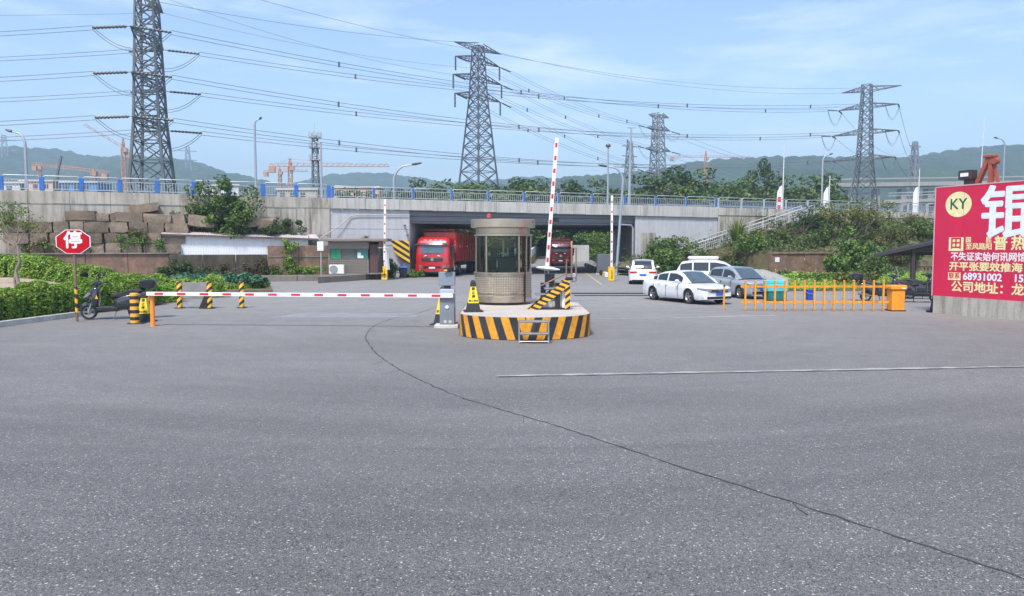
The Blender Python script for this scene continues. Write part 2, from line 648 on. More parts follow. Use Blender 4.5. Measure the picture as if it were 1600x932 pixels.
def concrete_mat(name, c0, c1, stain=0.5, staincol=(0.12, 0.105, 0.085), streak=True, scale=0.6, spec=0.3):
    m, nt, out = nodes_of(name)
    v = coords(nt, 'World')
    c = ramp(nt, noise(nt, v, scale, 6, 0.65), 0.3, 0.7, c0, c1)
    c = mixc(nt, 1.0, c, ramp(nt, noise(nt, v, 14, 5, 0.7), 0.3, 0.7, 0.86, 1.08), 'MULTIPLY')
    if streak:
        s = noise(nt, coords(nt, 'World', (1.0, 1.0, 0.08)), 2.4, 6, 0.72)
        s2 = noise(nt, coords(nt, 'World', (1.0, 1.0, 0.8)), 0.35, 4, 0.6)
        f = nt.nodes.new("ShaderNodeMath"); f.operation = 'MULTIPLY'
        nt.links.new(ramp(nt, s, 0.44, 0.62, 0.0, 1.0), f.inputs[0]); nt.links.new(ramp(nt, s2, 0.35, 0.62, 0.35 * stain, stain), f.inputs[1])
        c = mixc(nt, f.outputs[0], c, staincol)
    princ(nt, out, c, 0.85, 0, bump(nt, noise(nt, v, 30, 4), 0.25, 0.01), spec=spec)
    MATS[name] = m
    return m

def ground_mat(name, c0, c1, c2, scale=0.5, bs=0.5):
    m, nt, out = nodes_of(name)
    v = coords(nt, 'World')
    c = ramp(nt, noise(nt, v, scale, 7, 0.7), 0.3, 0.7, c0, c1)
    c = mixc(nt, ramp(nt, noise(nt, v, scale * 5, 5, 0.7), 0.5, 0.7, 0, 0.7), c, c2)
    princ(nt, out, c, 0.95, 0, bump(nt, noise(nt, v, 9, 6, 0.7), bs, 0.08), spec=0.15)
    MATS[name] = m
    return m

M_ASPH = asphalt_material()
M_EARTH = ground_mat("bare earth", (0.13, 0.10, 0.07), (0.24, 0.19, 0.14), (0.07, 0.09, 0.03))
M_SAND = ground_mat("sandy soil", (0.33, 0.26, 0.19), (0.46, 0.37, 0.28), (0.25, 0.19, 0.13), 0.9)
M_FIELD = ground_mat("far field", (0.06, 0.09, 0.03), (0.12, 0.13, 0.06), (0.15, 0.13, 0.09), 0.05)
M_SLOPE = ground_mat("weedy slope soil", (0.075, 0.075, 0.035), (0.17, 0.135, 0.08), (0.06, 0.09, 0.025), 0.4)
M_ROAD = concrete_mat("worn road surface", (0.20, 0.194, 0.188), (0.255, 0.246, 0.236), 0.0, streak=False, scale=0.25)
M_CONC = concrete_mat("aged concrete", (0.36, 0.335, 0.285), (0.48, 0.45, 0.39), 0.95)
M_CONC_CLEAN = concrete_mat("pale parapet concrete", (0.43, 0.42, 0.39), (0.50, 0.485, 0.455), 0.5)
M_ABUT = concrete_mat("grey painted concrete", (0.43, 0.43, 0.445), (0.49, 0.49, 0.50), 0.2)
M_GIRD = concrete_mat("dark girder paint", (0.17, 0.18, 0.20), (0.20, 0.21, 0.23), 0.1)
M_KERB = concrete_mat("kerb concrete", (0.46, 0.445, 0.41), (0.58, 0.565, 0.53), 0.3, scale=2.0)
M_LOWWALL = concrete_mat("mossy low wall", (0.16, 0.145, 0.12), (0.25, 0.225, 0.19), 0.6)
M_BRICK = concrete_mat("weathered red brick face", (0.12, 0.085, 0.065), (0.31, 0.185, 0.125), 0.6, (0.085, 0.075, 0.055), scale=2.4)
M_STONE = None

def stone_mat():
    m, nt, out = nodes_of("quarried sandstone")
    oi = nt.nodes.new("ShaderNodeObjectInfo")
    v = coords(nt, 'World')
    c = ramp(nt, noise(nt, v, 1.3, 6, 0.7), 0.3, 0.7, (0.13, 0.102, 0.078), (0.30, 0.235, 0.175))
    c = mixc(nt, 1.0, c, ramp(nt, oi.outputs['Random'], 0, 1, 0.75, 1.2), 'MULTIPLY')
    c = mixc(nt, ramp(nt, noise(nt, v, 3.0, 6, 0.75), 0.55, 0.75, 0, 0.6), c, (0.075, 0.065, 0.05))
    princ(nt, out, c, 0.9, 0, bump(nt, noise(nt, v, 7, 7, 0.75), 0.9, 0.09), spec=0.2)
    return m
M_STONE = stone_mat()

STEEL = mat("galvanised steel", (0.42, 0.44, 0.46), 0.45, 0.6, 0.12, 3)
STEEL_DK = mat("weathered tower steel", (0.125, 0.135, 0.15), 0.6, 0.3, 0.15, 0.6)
STEEL_LT = mat("pale tower steel", (0.24, 0.255, 0.28), 0.6, 0.3, 0.15, 0.6)
RAIL = mat("brushed rail", (0.42, 0.44, 0.47), 0.55, 0.4, 0.1, 2)
BLUE = mat("blue post paint", (0.03, 0.13, 0.42), 0.5, 0, 0.15, 3)
BLACK = mat("black rubber", (0.018, 0.018, 0.02), 0.65, 0, 0.3, 8)
BLKPLAS = mat("black plastic", (0.016, 0.017, 0.02), 0.32, 0, 0.2, 5)
WHITE = mat("white paint", (0.72, 0.73, 0.74), 0.45, 0, 0.05, 3, dirt=0.15)
REDP = mat("red paint", (0.55, 0.03, 0.03), 0.45, 0, 0.1, 3)
YEL = mat("yellow paint", (0.80, 0.47, 0.02), 0.5, 0, 0.1, 4, dirt=0.3)
ORANGE = mat("orange paint", (0.85, 0.25, 0.03), 0.5, 0, 0.1, 4, dirt=0.2)
AMBER = mat("amber machine paint", (0.80, 0.29, 0.015), 0.45, 0, 0.1, 4, dirt=0.3)
CHROME = mat("chrome", (0.7, 0.7, 0.72), 0.15, 1.0, 0.05, 3)
BARK = mat("bark", (0.13, 0.10, 0.075), 0.9, 0, 0.35, 5, 0.5)

# ================================================================== GROUND SHEETS
def sheet(name, poly, z, m):
    b = MB(); b.add([(x, y, z) for x, y in poly], [tuple(range(len(poly)))])
    return struct(b.build(name, m))

sheet("ground", [(-4000, -600), (4000, -600), (4000, 5000), (-4000, 5000)], -0.03, M_FIELD)
yard = sheet("yard_asphalt", [(-48, -18), (48, -18), (48, 62), (-48, 62)], 0.0, M_ASPH)

RD = 0.046                                   # heading of the road under the bridge
def road_x(x0, y):                           # x of a line that crosses y = 62 at x0
    return x0 + RD * (y - 62)
def road_z(y):
    return 0.005 + max(0.0, y - 100) * 0.02
rb = MB()
ys = [40, 50, 60, 70, 80, 90, 98, 104, 112, 125, 145, 170, 200]
for i in range(len(ys) - 1):
    y0, y1 = ys[i], ys[i + 1]
    rb.add([(road_x(-8.6, y0), y0, road_z(y0)), (road_x(9.6, y0), y0, road_z(y0)), (road_x(9.6, y1), y1, road_z(y1)), (road_x(-8.6, y1), y1, road_z(y1))], [(0, 1, 2, 3)])
struct(rb.build("road", M_ROAD))

# painted lines and joints lying on the yard
LINE_Y = mat("worn yellow line", (0.42, 0.33, 0.16), 0.8, 0, 0.25, 2, dirt=0.6, dirtcol=(0.22, 0.22, 0.22))
def faded_paint(name, col, under, lo, hi):
    m, nt, out = nodes_of(name)
    v = coords(nt, 'World')
    f = ramp(nt, noise(nt, coords(nt, 'World', (0.6, 2.5, 1)), 2.2, 7, 0.75), lo, hi)
    c = mixc(nt, f, under, col)
    princ(nt, out, c, 0.8, 0, bump(nt, noise(nt, v, 60, 3), 0.4, 0.01), spec=0.3)
    return m
M_FADE = faded_paint("faded white road paint", (0.28, 0.28, 0.295), (0.15, 0.15, 0.156), 0.35, 0.6)

def strip(name, pts, w, z, m, jag=0.0, seed=1):
    """ribbon lying on the ground along points"""
    rr = random.Random(seed)
    out = []
    P = [Vector((p[0], p[1], z)) for p in pts]
    for i, p in enumerate(P):
        d = (P[min(i + 1, len(P) - 1)] - P[max(i - 1, 0)]).normalized()
        n = Vector((-d.y, d.x, 0))
        j = n * rr.uniform(-jag, jag)
        ww = w * (1 + (rr.uniform(-0.6, 0.6) if jag else 0)) / 2
        out.append((p + j - n * ww, p + j + n * ww))
    b = MB()
    for i in range(len(out) - 1):
        b.add([out[i][0], out[i + 1][0], out[i + 1][1], out[i][1]], [(0, 1, 2, 3)])
    return struct(b.build(name, m))

def spline(px, n):
    """smooth curve of ground points through photo pixels"""
    P = [G(x, y) for x, y in px]
    out = []
    for i in range(len(P) - 1):
        a, b, c, d = P[max(i - 1, 0)], P[i], P[i + 1], P[min(i + 2, len(P) - 1)]
        L = (c - b).length
        k = max(3, int(L / n))
        for j in range(k):
            t = j / k
            out.append(0.5 * ((2 * b) + (c - a) * t + (2 * a - 5 * b + 4 * c - d) * t * t + (3 * b - a - 3 * c + d) * t ** 3))
    out.append(P[-1])
    return out

M_CRACK = mat("open pavement joint", (0.035, 0.034, 0.034), 0.95, 0, 0.4, 9)
crk = spline([(688, 478), (655, 489), (618, 497), (586, 509), (572, 524), (575, 536), (592, 556), (640, 586), (720, 621), (850, 660), (980, 702), (1100, 742), (1240, 786), (1350, 822), (1480, 864), (1600, 905), (1700, 938)], 0.13)
strip("pavement_joint", crk, 0.024, 0.004, M_CRACK, 0.020, 3)
rc_ = random.Random(14)
for k in range(11):                           # short side cracks
    i = rc_.randrange(8, len(crk) - 14)
    p = crk[i].copy(); d = (crk[i + 1] - crk[i - 1]).normalized()
    a_ = rc_.choice((-1, 1)) * rc_.uniform(0.35, 1.1)
    d = Vector((d.x * math.cos(a_) - d.y * math.sin(a_), d.x * math.sin(a_) + d.y * math.cos(a_), 0))
    q = [p]
    for j in range(rc_.randint(3, 6)):
        d = Vector((d.x + rc_.uniform(-.16, .16), d.y + rc_.uniform(-.16, .16), 0)).normalized()
        q.append(q[-1] + d * 0.09)
    strip("side_crack", q, 0.010, 0.0045 + 0.0002 * k, M_CRACK, 0.006, 20 + k)
EDGE = concrete_mat("pale edging concrete", (0.29, 0.28, 0.255), (0.42, 0.40, 0.365), 0.3, scale=3)
a_, b_ = G(776, 588), G(1680, 571.5)
pts = [a_.lerp(b_, i / 60) for i in range(61)]
strip("edging_strip", pts, 0.14, 0.006, EDGE, 0.014, 4)
strip("edging_groove", [p + Vector((0.02, -0.125, 0)) for p in pts], 0.045, 0.004, M_CRACK, 0.012, 5)
pts = [G(1090, 496).lerp(G(1212, 493), i / 12) for i in range(13)]
strip("edging_strip", pts, 0.24, 0.006, EDGE, 0.02, 6)
pts = [G(905, 499).lerp(G(1090, 496), i / 24) for i in range(25)]
strip("edging_strip", pts, 0.10, 0.005, EDGE, 0.02, 8)
b = MB()
q = [G(418, 497), G(648, 497), G(657, 489.5), G(470, 489.5)]
b.add([(p.x, p.y, 0.004) for p in q], [(0, 1, 2, 3)])
struct(b.build("faded_crossing_paint", M_FADE))
for (x0, x1, y0, y1) in ((600, 620, 486, 488), (560, 700, 467, 469), (890, 935, 468.5, 470)):
    b = MB()
    q = [G(x0, y1), G(x1, y1), G(x1, y0), G(x0, y0)]
    b.add([(p.x, p.y, 0.009) for p in q], [(0, 1, 2, 3)])
    struct(b.build("faded_lane_mark", M_FADE))
pts = [Vector((road_x(6.4, y), y, 0)) for y in np.linspace(50, 90, 30)]
strip("yellow_lane_line", pts, 0.15, 0.011, LINE_Y, 0.0, 7)
# rubber cable ramp across the right lane
cb = MB()
pa, pb = G(893, 459.5), G(1022, 459.5)
cb.bar((pa.x, pa.y, 0.03), (pb.x, pb.y, 0.03), 0.25, 0.05)
cb.bar((pa.x, pa.y - 1.7, 0.02), (pb.x, pb.y - 1.7, 0.02), 0.10, 0.04)
o = cb.build("cable_ramp", BLACK)
tag(o, "thin black rubber cable ramp across the lane right of the booth", "cable ramp")

# ================================================================== BRIDGE FRAME
BA = math.atan(0.36)
B0 = Vector((0, 65.1, 0))
BD = Vector((math.cos(BA), math.sin(BA), 0))
BN = Vector((-math.sin(BA), math.cos(BA), 0))

def S(px, off=0.0):
    """distance along the bridge line (shifted off metres away from the camera) seen at photo column px"""
    k = (px - 800) / 1200.0 / (CT + ST * ST / CT)
    p = B0 + BN * off
    return (k * p.y - p.x) / (BD.x - k * BD.y)

def W(s, o, z):
    return B0 + BD * s + BN * o + Vector((0, 0, z))

def ztop(s):
    return 6.27 - (s + 20) * 0.0042

def zpar(s):
    return 5.42 - (s + 14) * 0.0085

SK = 0.413 * 1.0                       # sideways shift of the tunnel walls per metre of depth
WID = 21.0
sL, sA, sB, sR = S(517), S(640), S(992), S(1120)

bridge = thing("road_bridge", "grey concrete road bridge with a wide dark underpass across the middle", "bridge", B0, BA)
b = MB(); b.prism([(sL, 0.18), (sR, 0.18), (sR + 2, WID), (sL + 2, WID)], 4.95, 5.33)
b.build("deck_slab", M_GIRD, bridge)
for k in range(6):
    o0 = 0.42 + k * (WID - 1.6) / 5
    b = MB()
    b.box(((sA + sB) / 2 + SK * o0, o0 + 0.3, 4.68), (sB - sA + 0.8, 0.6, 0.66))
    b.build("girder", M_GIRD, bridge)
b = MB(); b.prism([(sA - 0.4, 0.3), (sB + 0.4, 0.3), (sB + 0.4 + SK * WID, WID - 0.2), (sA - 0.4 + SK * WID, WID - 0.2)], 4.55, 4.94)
b.build("soffit", M_GIRD, bridge)
b = MB(); b.prism([(sL, 0.0), (sA, 0.0), (sA + SK * WID, WID), (sL + SK * WID, WID)], -0.2, 4.93)
b.build("abutment", M_ABUT, bridge)
b = MB(); b.prism([(sB, 0.0), (sR, 0.0), (sR + SK * WID, WID), (sB + SK * WID, WID)], -0.2, 4.93)
b.build("abutment", M_ABUT, bridge)
b = MB(); b.box((sL + (sA - sL) / 2, 0.09, 5.14), (sA - sL, 0.17, 0.42)); b.build("wall_cap", M_ABUT, bridge)
b = MB(); b.box((sB + (sR - sB) / 2, 0.09, 5.1), (sR - sB, 0.17, 0.34)); b.build("wall_cap", M_ABUT, bridge)
# pour joints on the wing walls: thin proud ribs
for (s0, s1, z) in ((sL, sA, 2.6), (sL, sA, 3.9), (sB + 1.6, sR, 2.9)):
    b = MB(); b.box(((s0 + s1) / 2, -0.012, z), (s1 - s0 - 0.02, 0.02, 0.05)); b.build("rib", M_ABUT, bridge)
# bare concrete strip and down pipe at the right corner
b = MB(); b.box((sB + 1.35, -0.03, 2.0), (1.5, 0.05, 3.4)); b.build("bare_panel", M_CONC, bridge)
b = MB(); b.tube([W(sB - 0.3, -0.15, 0.1) - B0, W(sB - 0.3, -0.15, 4.1) - B0, W(sB - 0.5, -0.15, 4.35) - B0, W(sB - 1.6, -0.15, 4.4) - B0], 0.09, 8)
pipe = b.build("down_pipe", STEEL, bridge); pipe.rotation_euler = (0, 0, -BA)
# conduit sweeping down the left wing wall
cp = [W(S(640), -0.12, 5.0), W(S(560), -0.12, 4.95), W(S(548), -0.12, 4.85), W(S(530), -0.3, 4.1), W(S(505), -0.6, 3.3), W(S(490), -0.8, 2.7)]
b = MB(); b.tube([p - B0 for p in cp], 0.04, 6); q = b.build("conduit", M_ABUT, bridge); q.rotation_euler = (0, 0, -BA)
# parapet panels
NP = 13
for i in range(NP):
    s0 = sL + (sR - sL) * i / NP; s1 = sL + (sR - sL) * (i + 1) / NP - 0.025
    z0, z1 = zpar((s0 + s1) / 2), ztop((s0 + s1) / 2)
    b = MB(); b.box(((s0 + s1) / 2, -0.02 + 0.006 * (i % 2), (z0 + z1) / 2), (s1 - s0, 0.34, z1 - z0), bev=0.015)
    b.build("parapet_panel", M_CONC_CLEAN, bridge)
b = MB(); b.box(((sL + sR) / 2, 0.1, ztop((sL + sR) / 2) - 0.12), (sR - sL, 0.10, 0.3)); b.build("parapet_core", M_CONC, bridge)
# round plate on the girder and a small lamp box
pl = W(S(868, 0.4), 0.36, 4.78)
b = MB(); b.lathe([(0.36, -0.06), (0.36, 0.0), (0.30, -0.02), (0.30, 0.0)], 20, axis='y'); 
rp = b.build("height_plate", mat("dull red grey plate", (0.20, 0.17, 0.17), 0.6), bridge, loc=(S(868, 0.4), 0.36, 4.80))
# small security cameras on the abutment corners
for px, z in ((632, 4.15), (636, 3.4)):
    b = MB(); b.box((0, -0.15, 0), (0.16, 0.34, 0.14), bev=0.03); b.tube([(0, 0, 0), (0, 0.1, 0.05)], 0.03, 6)
    b.build("security_camera", mat("brown camera shell", (0.16, 0.12, 0.10), 0.5), bridge, loc=(S(px), -0.08, z))

# ---- approach walls: a slab with poured panels
def approach_wall(name, label, s0, s1, zb, material, rows, pw, shift):
    t = thing(name, label, "retaining wall", B0, BA)
    b = MB(); b.prism([(s0, 0.12), (s1, 0.12), (s1, WID - 0.5), (s0, WID - 0.5)], -0.2, 5.32)
    b.build("embankment", M_CONC, t)
    n = int((s1 - s0) / pw)
    rr = random.Random(5)
    for ri, (za, zc) in enumerate(rows):
        for i in range(n):
            a = s0 + (s1 - s0) * i / n; c = s0 + (s1 - s0) * (i + 1) / n
            zt = zc if zc < 6 else ztop((a + c) / 2)
            d = rr.uniform(0, 0.014) + (0.05 if ri == 0 else 0)
            b = MB(); b.box(((a + c) / 2, 0.05 - d + shift, (za + zt) / 2), (c - a - 0.02, 0.22, zt - za - 0.018), bev=0.008)
            b.build("panel", material, t)
    return t
approach_wall("retaining_wall", "stained concrete retaining wall left of the bridge behind the stone blocks", S(-90), sL - 0.03, 0, M_CONC, [(5.45, 6.3), (3.3, 5.44), (1.2, 3.29)], 2.4, 0)
approach_wall("retaining_wall", "tan concrete retaining wall right of the bridge above the weedy bank", sR + 0.03, S(1690), 0, M_CONC, [(5.35, 6.3), (3.5, 5.34)], 3.0, 0.04)
# road surface on top
b = MB(); b.prism([(S(-90), 0.2), (S(1690), 0.2), (S(1690), WID - 0.5), (S(-90), WID - 0.5)], 5.335, 5.36)
dk = struct(b.build("deck_road", M_ROAD)); dk.location = B0; dk.rotation_euler = (0, 0, BA)

# ---- railings
def railing(name, label, s0, s1, bay, blue, off=0.02, zoff=0.0, height=0.92, tall=False):
    t = thing(name, label, "railing", B0, BA)
    n = max(1, round((s1 - s0) / bay))
    for i in range(n + 1):
        s = s0 + (s1 - s0) * i / n
        z = ztop(s) + zoff
        b = MB(); b.box((s, off, z + height * 0.46), ((0.30, 0.16, height * 0.92) if blue == 2 else (0.17, 0.14, height)), bev=0.02)
        b.build("post", BLUE if blue else RAIL, t)
        if i == n:
            break
        e = s0 + (s1 - s0) * (i + 1) / n
        ze = ztop(e) + zoff
        g = 0.10
        b = MB()
        r_ = 0.035
        b.tube([(s + g, off, z + 0.05), (s + g, off, z + height - 0.1), (s + g + 0.1, off, z + height), (e - g - 0.1, off, ze + height), (e - g, off, ze + height - 0.1), (e - g, off, ze + 0.05)], r_, 6)
        b.build("frame_rail", RAIL, t, True)
        b = MB(); b.bar((s + g, off, z + height * 0.72), (e - g, off, ze + height * 0.72), 0.045); b.build("rail", RAIL, t)
        b = MB(); b.bar((s + g, off, z + 0.12), (e - g, off, ze + 0.12), 0.05); b.build("rail", RAIL, t)
        b = MB()
        k = int((e - s) / 0.19)
        for j in range(1, k):
            sj = s + g + (e - s - 2 * g) * j / k
            zj = z + (ze - z) * j / k
            b.bar((sj, off, zj + 0.12), (sj, off, zj + height * 0.72), 0.03)
        bo = b.build("balusters", RAIL, t); bo['kind'] = 'stuff'
    return t
railing("bridge_railing", "silver railing with blue posts along the bridge parapet over the underpass", sL + 0.2, sR - 0.2, 3.25, 1)
railing("bridge_railing", "silver railing with wide blue posts on the stained left approach wall", S(-60), sL - 0.1, 2.35, 2, height=1.02)
railing("bridge_railing", "plain silver railing on the right approach above the weedy bank", sR + 0.1, S(1660), 2.6, 0)
railing("bridge_railing", "far side silver railing across the deck behind the blue posts", S(-30), S(1640), 3.6, 0, off=WID - 1.0, height=0.8)

# ================================================================== HILLS
def leafy_hill_mat(name, c0, c1, c2):
    m, nt, out = nodes_of(name)
    v = coords(nt, 'World')
    c = ramp(nt, noise(nt, v, 0.03, 6, 0.7), 0.3, 0.7, c0, c1)
    c = mixc(nt, ramp(nt, noise(nt, v, 0.12, 5, 0.7), 0.5, 0.7, 0, 0.8), c, c2)
    princ(nt, out, c, 0.95, spec=0.1)
    return m
M_HILL = leafy_hill_mat("wooded hillside", (0.010, 0.028, 0.014), (0.060, 0.095, 0.040), (0.005, 0.016, 0.008))

def domes(X, Y, cell, rng_seed):
    """rounded tree tops on a jittered grid"""
    gx, gy = np.floor(X / cell), np.floor(Y / cell)
    best = np.full(X.shape, 9.0)
    hgt = np.zeros(X.shape)
    for dx in (-1, 0, 1):
        for dy in (-1, 0, 1):
            cx, cy = gx + dx, gy + dy
            h = np.sin(cx * 127.1 + cy * 311.7 + rng_seed) * 43758.5453
            h2 = np.sin(cx * 269.5 + cy * 183.3 + rng_seed) * 43758.5453
            jx, jy = h - np.floor(h), h2 - np.floor(h2)
            d = np.hypot(X / cell - cx - jx, Y / cell - cy - jy)
            z = np.sqrt(np.clip(1 - d * d * 0.8, 0, 1)) * (0.5 + 0.7 * jy)
            hgt = np.maximum(hgt, z)
    return hgt

def hill(name, ridge, Y, front, back, cell, amp, nu, nv, seed):
    xs = np.array([A(p[0], p[1], Y).x for p in ridge]); zs = np.array([A(p[0], p[1], Y).z for p in ridge])
    X = np.linspace(xs[0], xs[-1], nu)
    zr = np.interp(X, xs, zs)
    k = np.ones(9) / 9
    zr = np.convolve(np.pad(zr, 4, 'edge'), k, 'valid')
    T = np.linspace(0, 1, nv)
    rows = []
    YY = Y - front + (front + back) * T
    prof = np.where(YY < Y, np.sin(np.clip((YY - Y + front) / front, 0, 1) * PI / 2) ** 0.9, np.cos(np.clip((YY - Y) / back, 0, 1) * PI / 2))
    XX, YG = np.meshgrid(X, YY)
    fold = 0.09 * np.sin(XX * 0.013 + seed + 0.006 * YG) + 0.05 * np.sin(XX * 0.031 - YG * 0.01)
    Z = zr[None, :] * np.clip(prof[:, None] + fold * (1 - prof[:, None]) * 2, 0, 1.02) - amp * 1.35
    Z = Z + domes(XX, YG, cell, seed) * amp + domes(XX + 3, YG, cell * 0.45, seed + 3) * amp * 0.35
    Z = np.maximum(Z, -0.5)
    V = np.stack([XX, YG, Z], -1).reshape(-1, 3)
    i = np.arange(nv - 1)[:, None] * nu + np.arange(nu - 1)[None, :]
    F = np.stack([i, i + 1, i + nu + 1, i + nu], -1).reshape(-1, 4)
    me = arr_mesh(name, V, F, M_HILL)
    me.polygons.foreach_set('use_smooth', [True] * len(me.polygons))
    o = bpy.data.objects.new(name, me); COL.objects.link(o)
    return struct(o)

hill("hill", [(-260, 262), (-120, 250), (0, 238), (60, 237), (100, 235), (130, 243), (170, 249), (230, 252), (280, 248), (320, 256), (350, 268), (385, 276), (440, 288), (500, 296)], 1500, 620, 400, 19, 17, 300, 120, 1.0)
hill("hill", [(440, 300), (480, 286), (520, 277), (560, 273), (600, 272), (640, 277), (700, 287), (760, 283), (800, 282), (840, 278), (900, 290), (980, 296)], 1900, 560, 300, 22, 17, 260, 70, 2.0)
hill("hill", [(760, 300), (830, 286), (900, 279), (960, 276), (1000, 274), (1040, 264), (1080, 256), (1150, 254), (1230, 253), (1290, 250), (1350, 252), (1400, 252), (1440, 243), (1480, 236), (1520, 233), (1570, 234), (1600, 231), (1700, 224), (1850, 230)], 1250, 560, 400, 17, 15, 330, 120, 3.0)

# ================================================================== TREES
LEAF_BELT = leafmat("belt foliage", (0.034, 0.070, 0.018), (0.145, 0.205, 0.055))
LEAF_OLIVE = leafmat("olive foliage", (0.060, 0.075, 0.018), (0.205, 0.215, 0.060))
LEAF_DARK = leafmat("dark foliage", (0.022, 0.052, 0.014), (0.085, 0.145, 0.040))
LEAF_MID = leafmat("mid green foliage", (0.042, 0.095, 0.018), (0.18, 0.275, 0.06))
LEAF_HEDGE = leafmat("fresh hedge leaves", (0.075, 0.17, 0.014), (0.34, 0.53, 0.065), 0.4, 0.3, (0.42, 0.40, 0.10))
LEAF_VEG = leafmat("blue green vegetable leaves", (0.03, 0.10, 0.05), (0.10, 0.22, 0.12), 0.5, 0.2)
LEAF_GRASS = leafmat("coarse grass blades", (0.06, 0.11, 0.015), (0.26, 0.32, 0.06), 0.5, 0.3)
LEAF_DRY = leafmat("dry scrub", (0.055, 0.05, 0.02), (0.16, 0.13, 0.06), 0.7, 0.2)

def crown_pts(rng, rx, ry, rz, zc, nc, per, cr, flat=0.75, lopside=0.25):
    """clumps of leaves spread through an uneven crown; returns points, outward directions and clump centres"""
    C = []
    while len(C) < nc:
        p = rng.uniform(-1, 1, 3)
        r_ = np.linalg.norm(p)
        if r_ < 1 and r_ > 0.30:
            C.append(p)
    C = np.array(C)
    C *= (1 + lopside * np.sin(3 * np.arctan2(C[:, 1], C[:, 0]) + rng.uniform(0, 6)))[:, None]
    C = C * np.array([rx, ry, rz]) + np.array([0, 0, zc])
    P, N = [], []
    for c in C:
        k = int(per * rng.uniform(0.6, 1.4))
        d = rng.normal(size=(k, 3)); d /= np.linalg.norm(d, axis=1)[:, None]
        rad = cr * rng.uniform(0.7, 1.35) * rng.uniform(0.35, 1.0, k) ** 0.6
        P.append(c + d * rad[:, None] * np.array([1, 1, flat])); N.append(d + np.array([0, 0, 0.35]))
    return np.concatenate(P), np.concatenate(N), C

def tree_meshes(seed, rx, rz, zc, nc, per, cr, leaf, lm, trunk_r, limbs=7):
    rng = np.random.default_rng(seed)
    P, N, C = crown_pts(rng, rx, rx, rz, zc, nc, per, cr)
    V, F = leaves(P, N, leaf, rng)
    crown = arr_mesh("crown", V, F, lm)
    b = MB()
    top = zc + rz * 0.35
    b.tube([(0, 0, -0.3), (rx * 0.03, 0, top * 0.35), (-rx * 0.03, rx * 0.03, top * 0.7), (0, 0, top)], [trunk_r, trunk_r * 0.8, trunk_r * 0.5, trunk_r * 0.2], 7)
    for c in C[:limbs]:
        h = max(0.2, min(c[2] * 0.6, top * 0.75))
        mid = (c[0] * 0.5, c[1] * 0.5, (h + c[2]) / 2 + 0.1 * rz)
        b.tube([(0, 0, h), mid, tuple(c)], [trunk_r * 0.5, trunk_r * 0.3, trunk_r * 0.1], 5)
    trunk = b.mesh("trunk", BARK, True)
    return crown, trunk

def plant_tree(name, label, cat, meshes, loc, rz=0, sc=(1, 1, 1), group=None):
    t = thing(name, label, cat, loc, rz, group)
    t.scale = sc
    inst(meshes[0], "crown", t)
    inst(meshes[1], "trunk", t)
    return t

belt_var = [tree_meshes(20 + i, 3.6, 3.4, 5.6, 40, 110, 1.05, 0.42, [LEAF_BELT, LEAF_OLIVE, LEAF_BELT, LEAF_DARK, LEAF_MID][i], 0.28) for i in range(5)]
rb_ = random.Random(11)
# the belt behind the bridge: (photo column, photo row of the top, distance)
belt = [(545, 283, 150), (618, 284, 135), (650, 279, 128), (684, 277, 132), (715, 272, 125), (742, 268, 112), (772, 274, 122), (800, 283, 130), (822, 278, 140), (850, 281, 135), (876, 277, 150), (902, 284, 128), (930, 279, 142),
        (962, 281, 150), (992, 272, 138), (1024, 276, 150), (1052, 266, 128), (1072, 262, 140), (1088, 270, 120), (1104, 264, 132), (1128, 272, 140), (1146, 282, 112), (1168, 276, 125), (1190, 252, 132), (1212, 270, 128),
        (1236, 276, 120), (1258, 274, 135), (1282, 272, 128), (1300, 290, 110)]
for i, (px, py, Y) in enumerate(belt):
    p = A(px, py, Y)
    h = p.z
    v = rb_.choice([0, 0, 1, 2, 3, 4]) if px != 1190 else 3
    sc = h / 10.0
    w = sc * rb_.uniform(1.15, 1.6) if px != 1190 else sc * 0.62
    kind = ['round crowned', 'olive toned', 'spreading', 'dark', 'mid green'][v]
    plant_tree("belt_tree", f"{kind} tree showing above the bridge railing, {ORD[i]} from the left in the belt", "tree", belt_var[v], (p.x, Y, 0), rb_.uniform(0, 6), (w, w, sc), "trees in the belt behind the bridge")
# trees seen through the underpass
under_var = [tree_meshes(40 + i, 2.6, 2.4, 3.4, 30, 70, 0.8, 0.34, [LEAF_MID, LEAF_MID][i], 0.18) for i in range(2)]
under = [(705, 352, 112), (738, 348, 118), (770, 350, 125), (838, 362, 150), (858, 364, 160), (880, 362, 158), (905, 362, 150), (925, 352, 118), (944, 350, 104), (952, 356, 99), (968, 352, 101)]
for i, (px, py, Y) in enumerate(under):
    p = A(px, py, Y)
    sc = p.z / 6.9
    plant_tree("roadside_tree", f"leafy green tree seen through the underpass, {ORD[i]} from the left", "tree", under_var[i % 2], (p.x, Y, 0), i * 1.3, (sc * 1.35, sc * 1.35, sc), "trees seen through the underpass")

# ================================================================== LATTICE TOWERS
def lattice(b, P, levels, w, bw, mi=0):
    """four legs and cross bracing through square levels (z, half width); P maps local to output"""
    for i in range(len(levels) - 1):
        z0, h0 = levels[i]; z1, h1 = levels[i + 1]
        c0 = [Vector((sx * h0, sy * h0, z0)) for sx, sy in ((-1, -1), (1, -1), (1, 1), (-1, 1))]
        c1 = [Vector((sx * h1, sy * h1, z1)) for sx, sy in ((-1, -1), (1, -1), (1, 1), (-1, 1))]
        for k in range(4):
            n = (k + 1) % 4
            b.bar(c0[k], c1[n], bw); b.bar(c0[n], c1[k], bw)
            b.bar(c1[k], c1[n], bw)

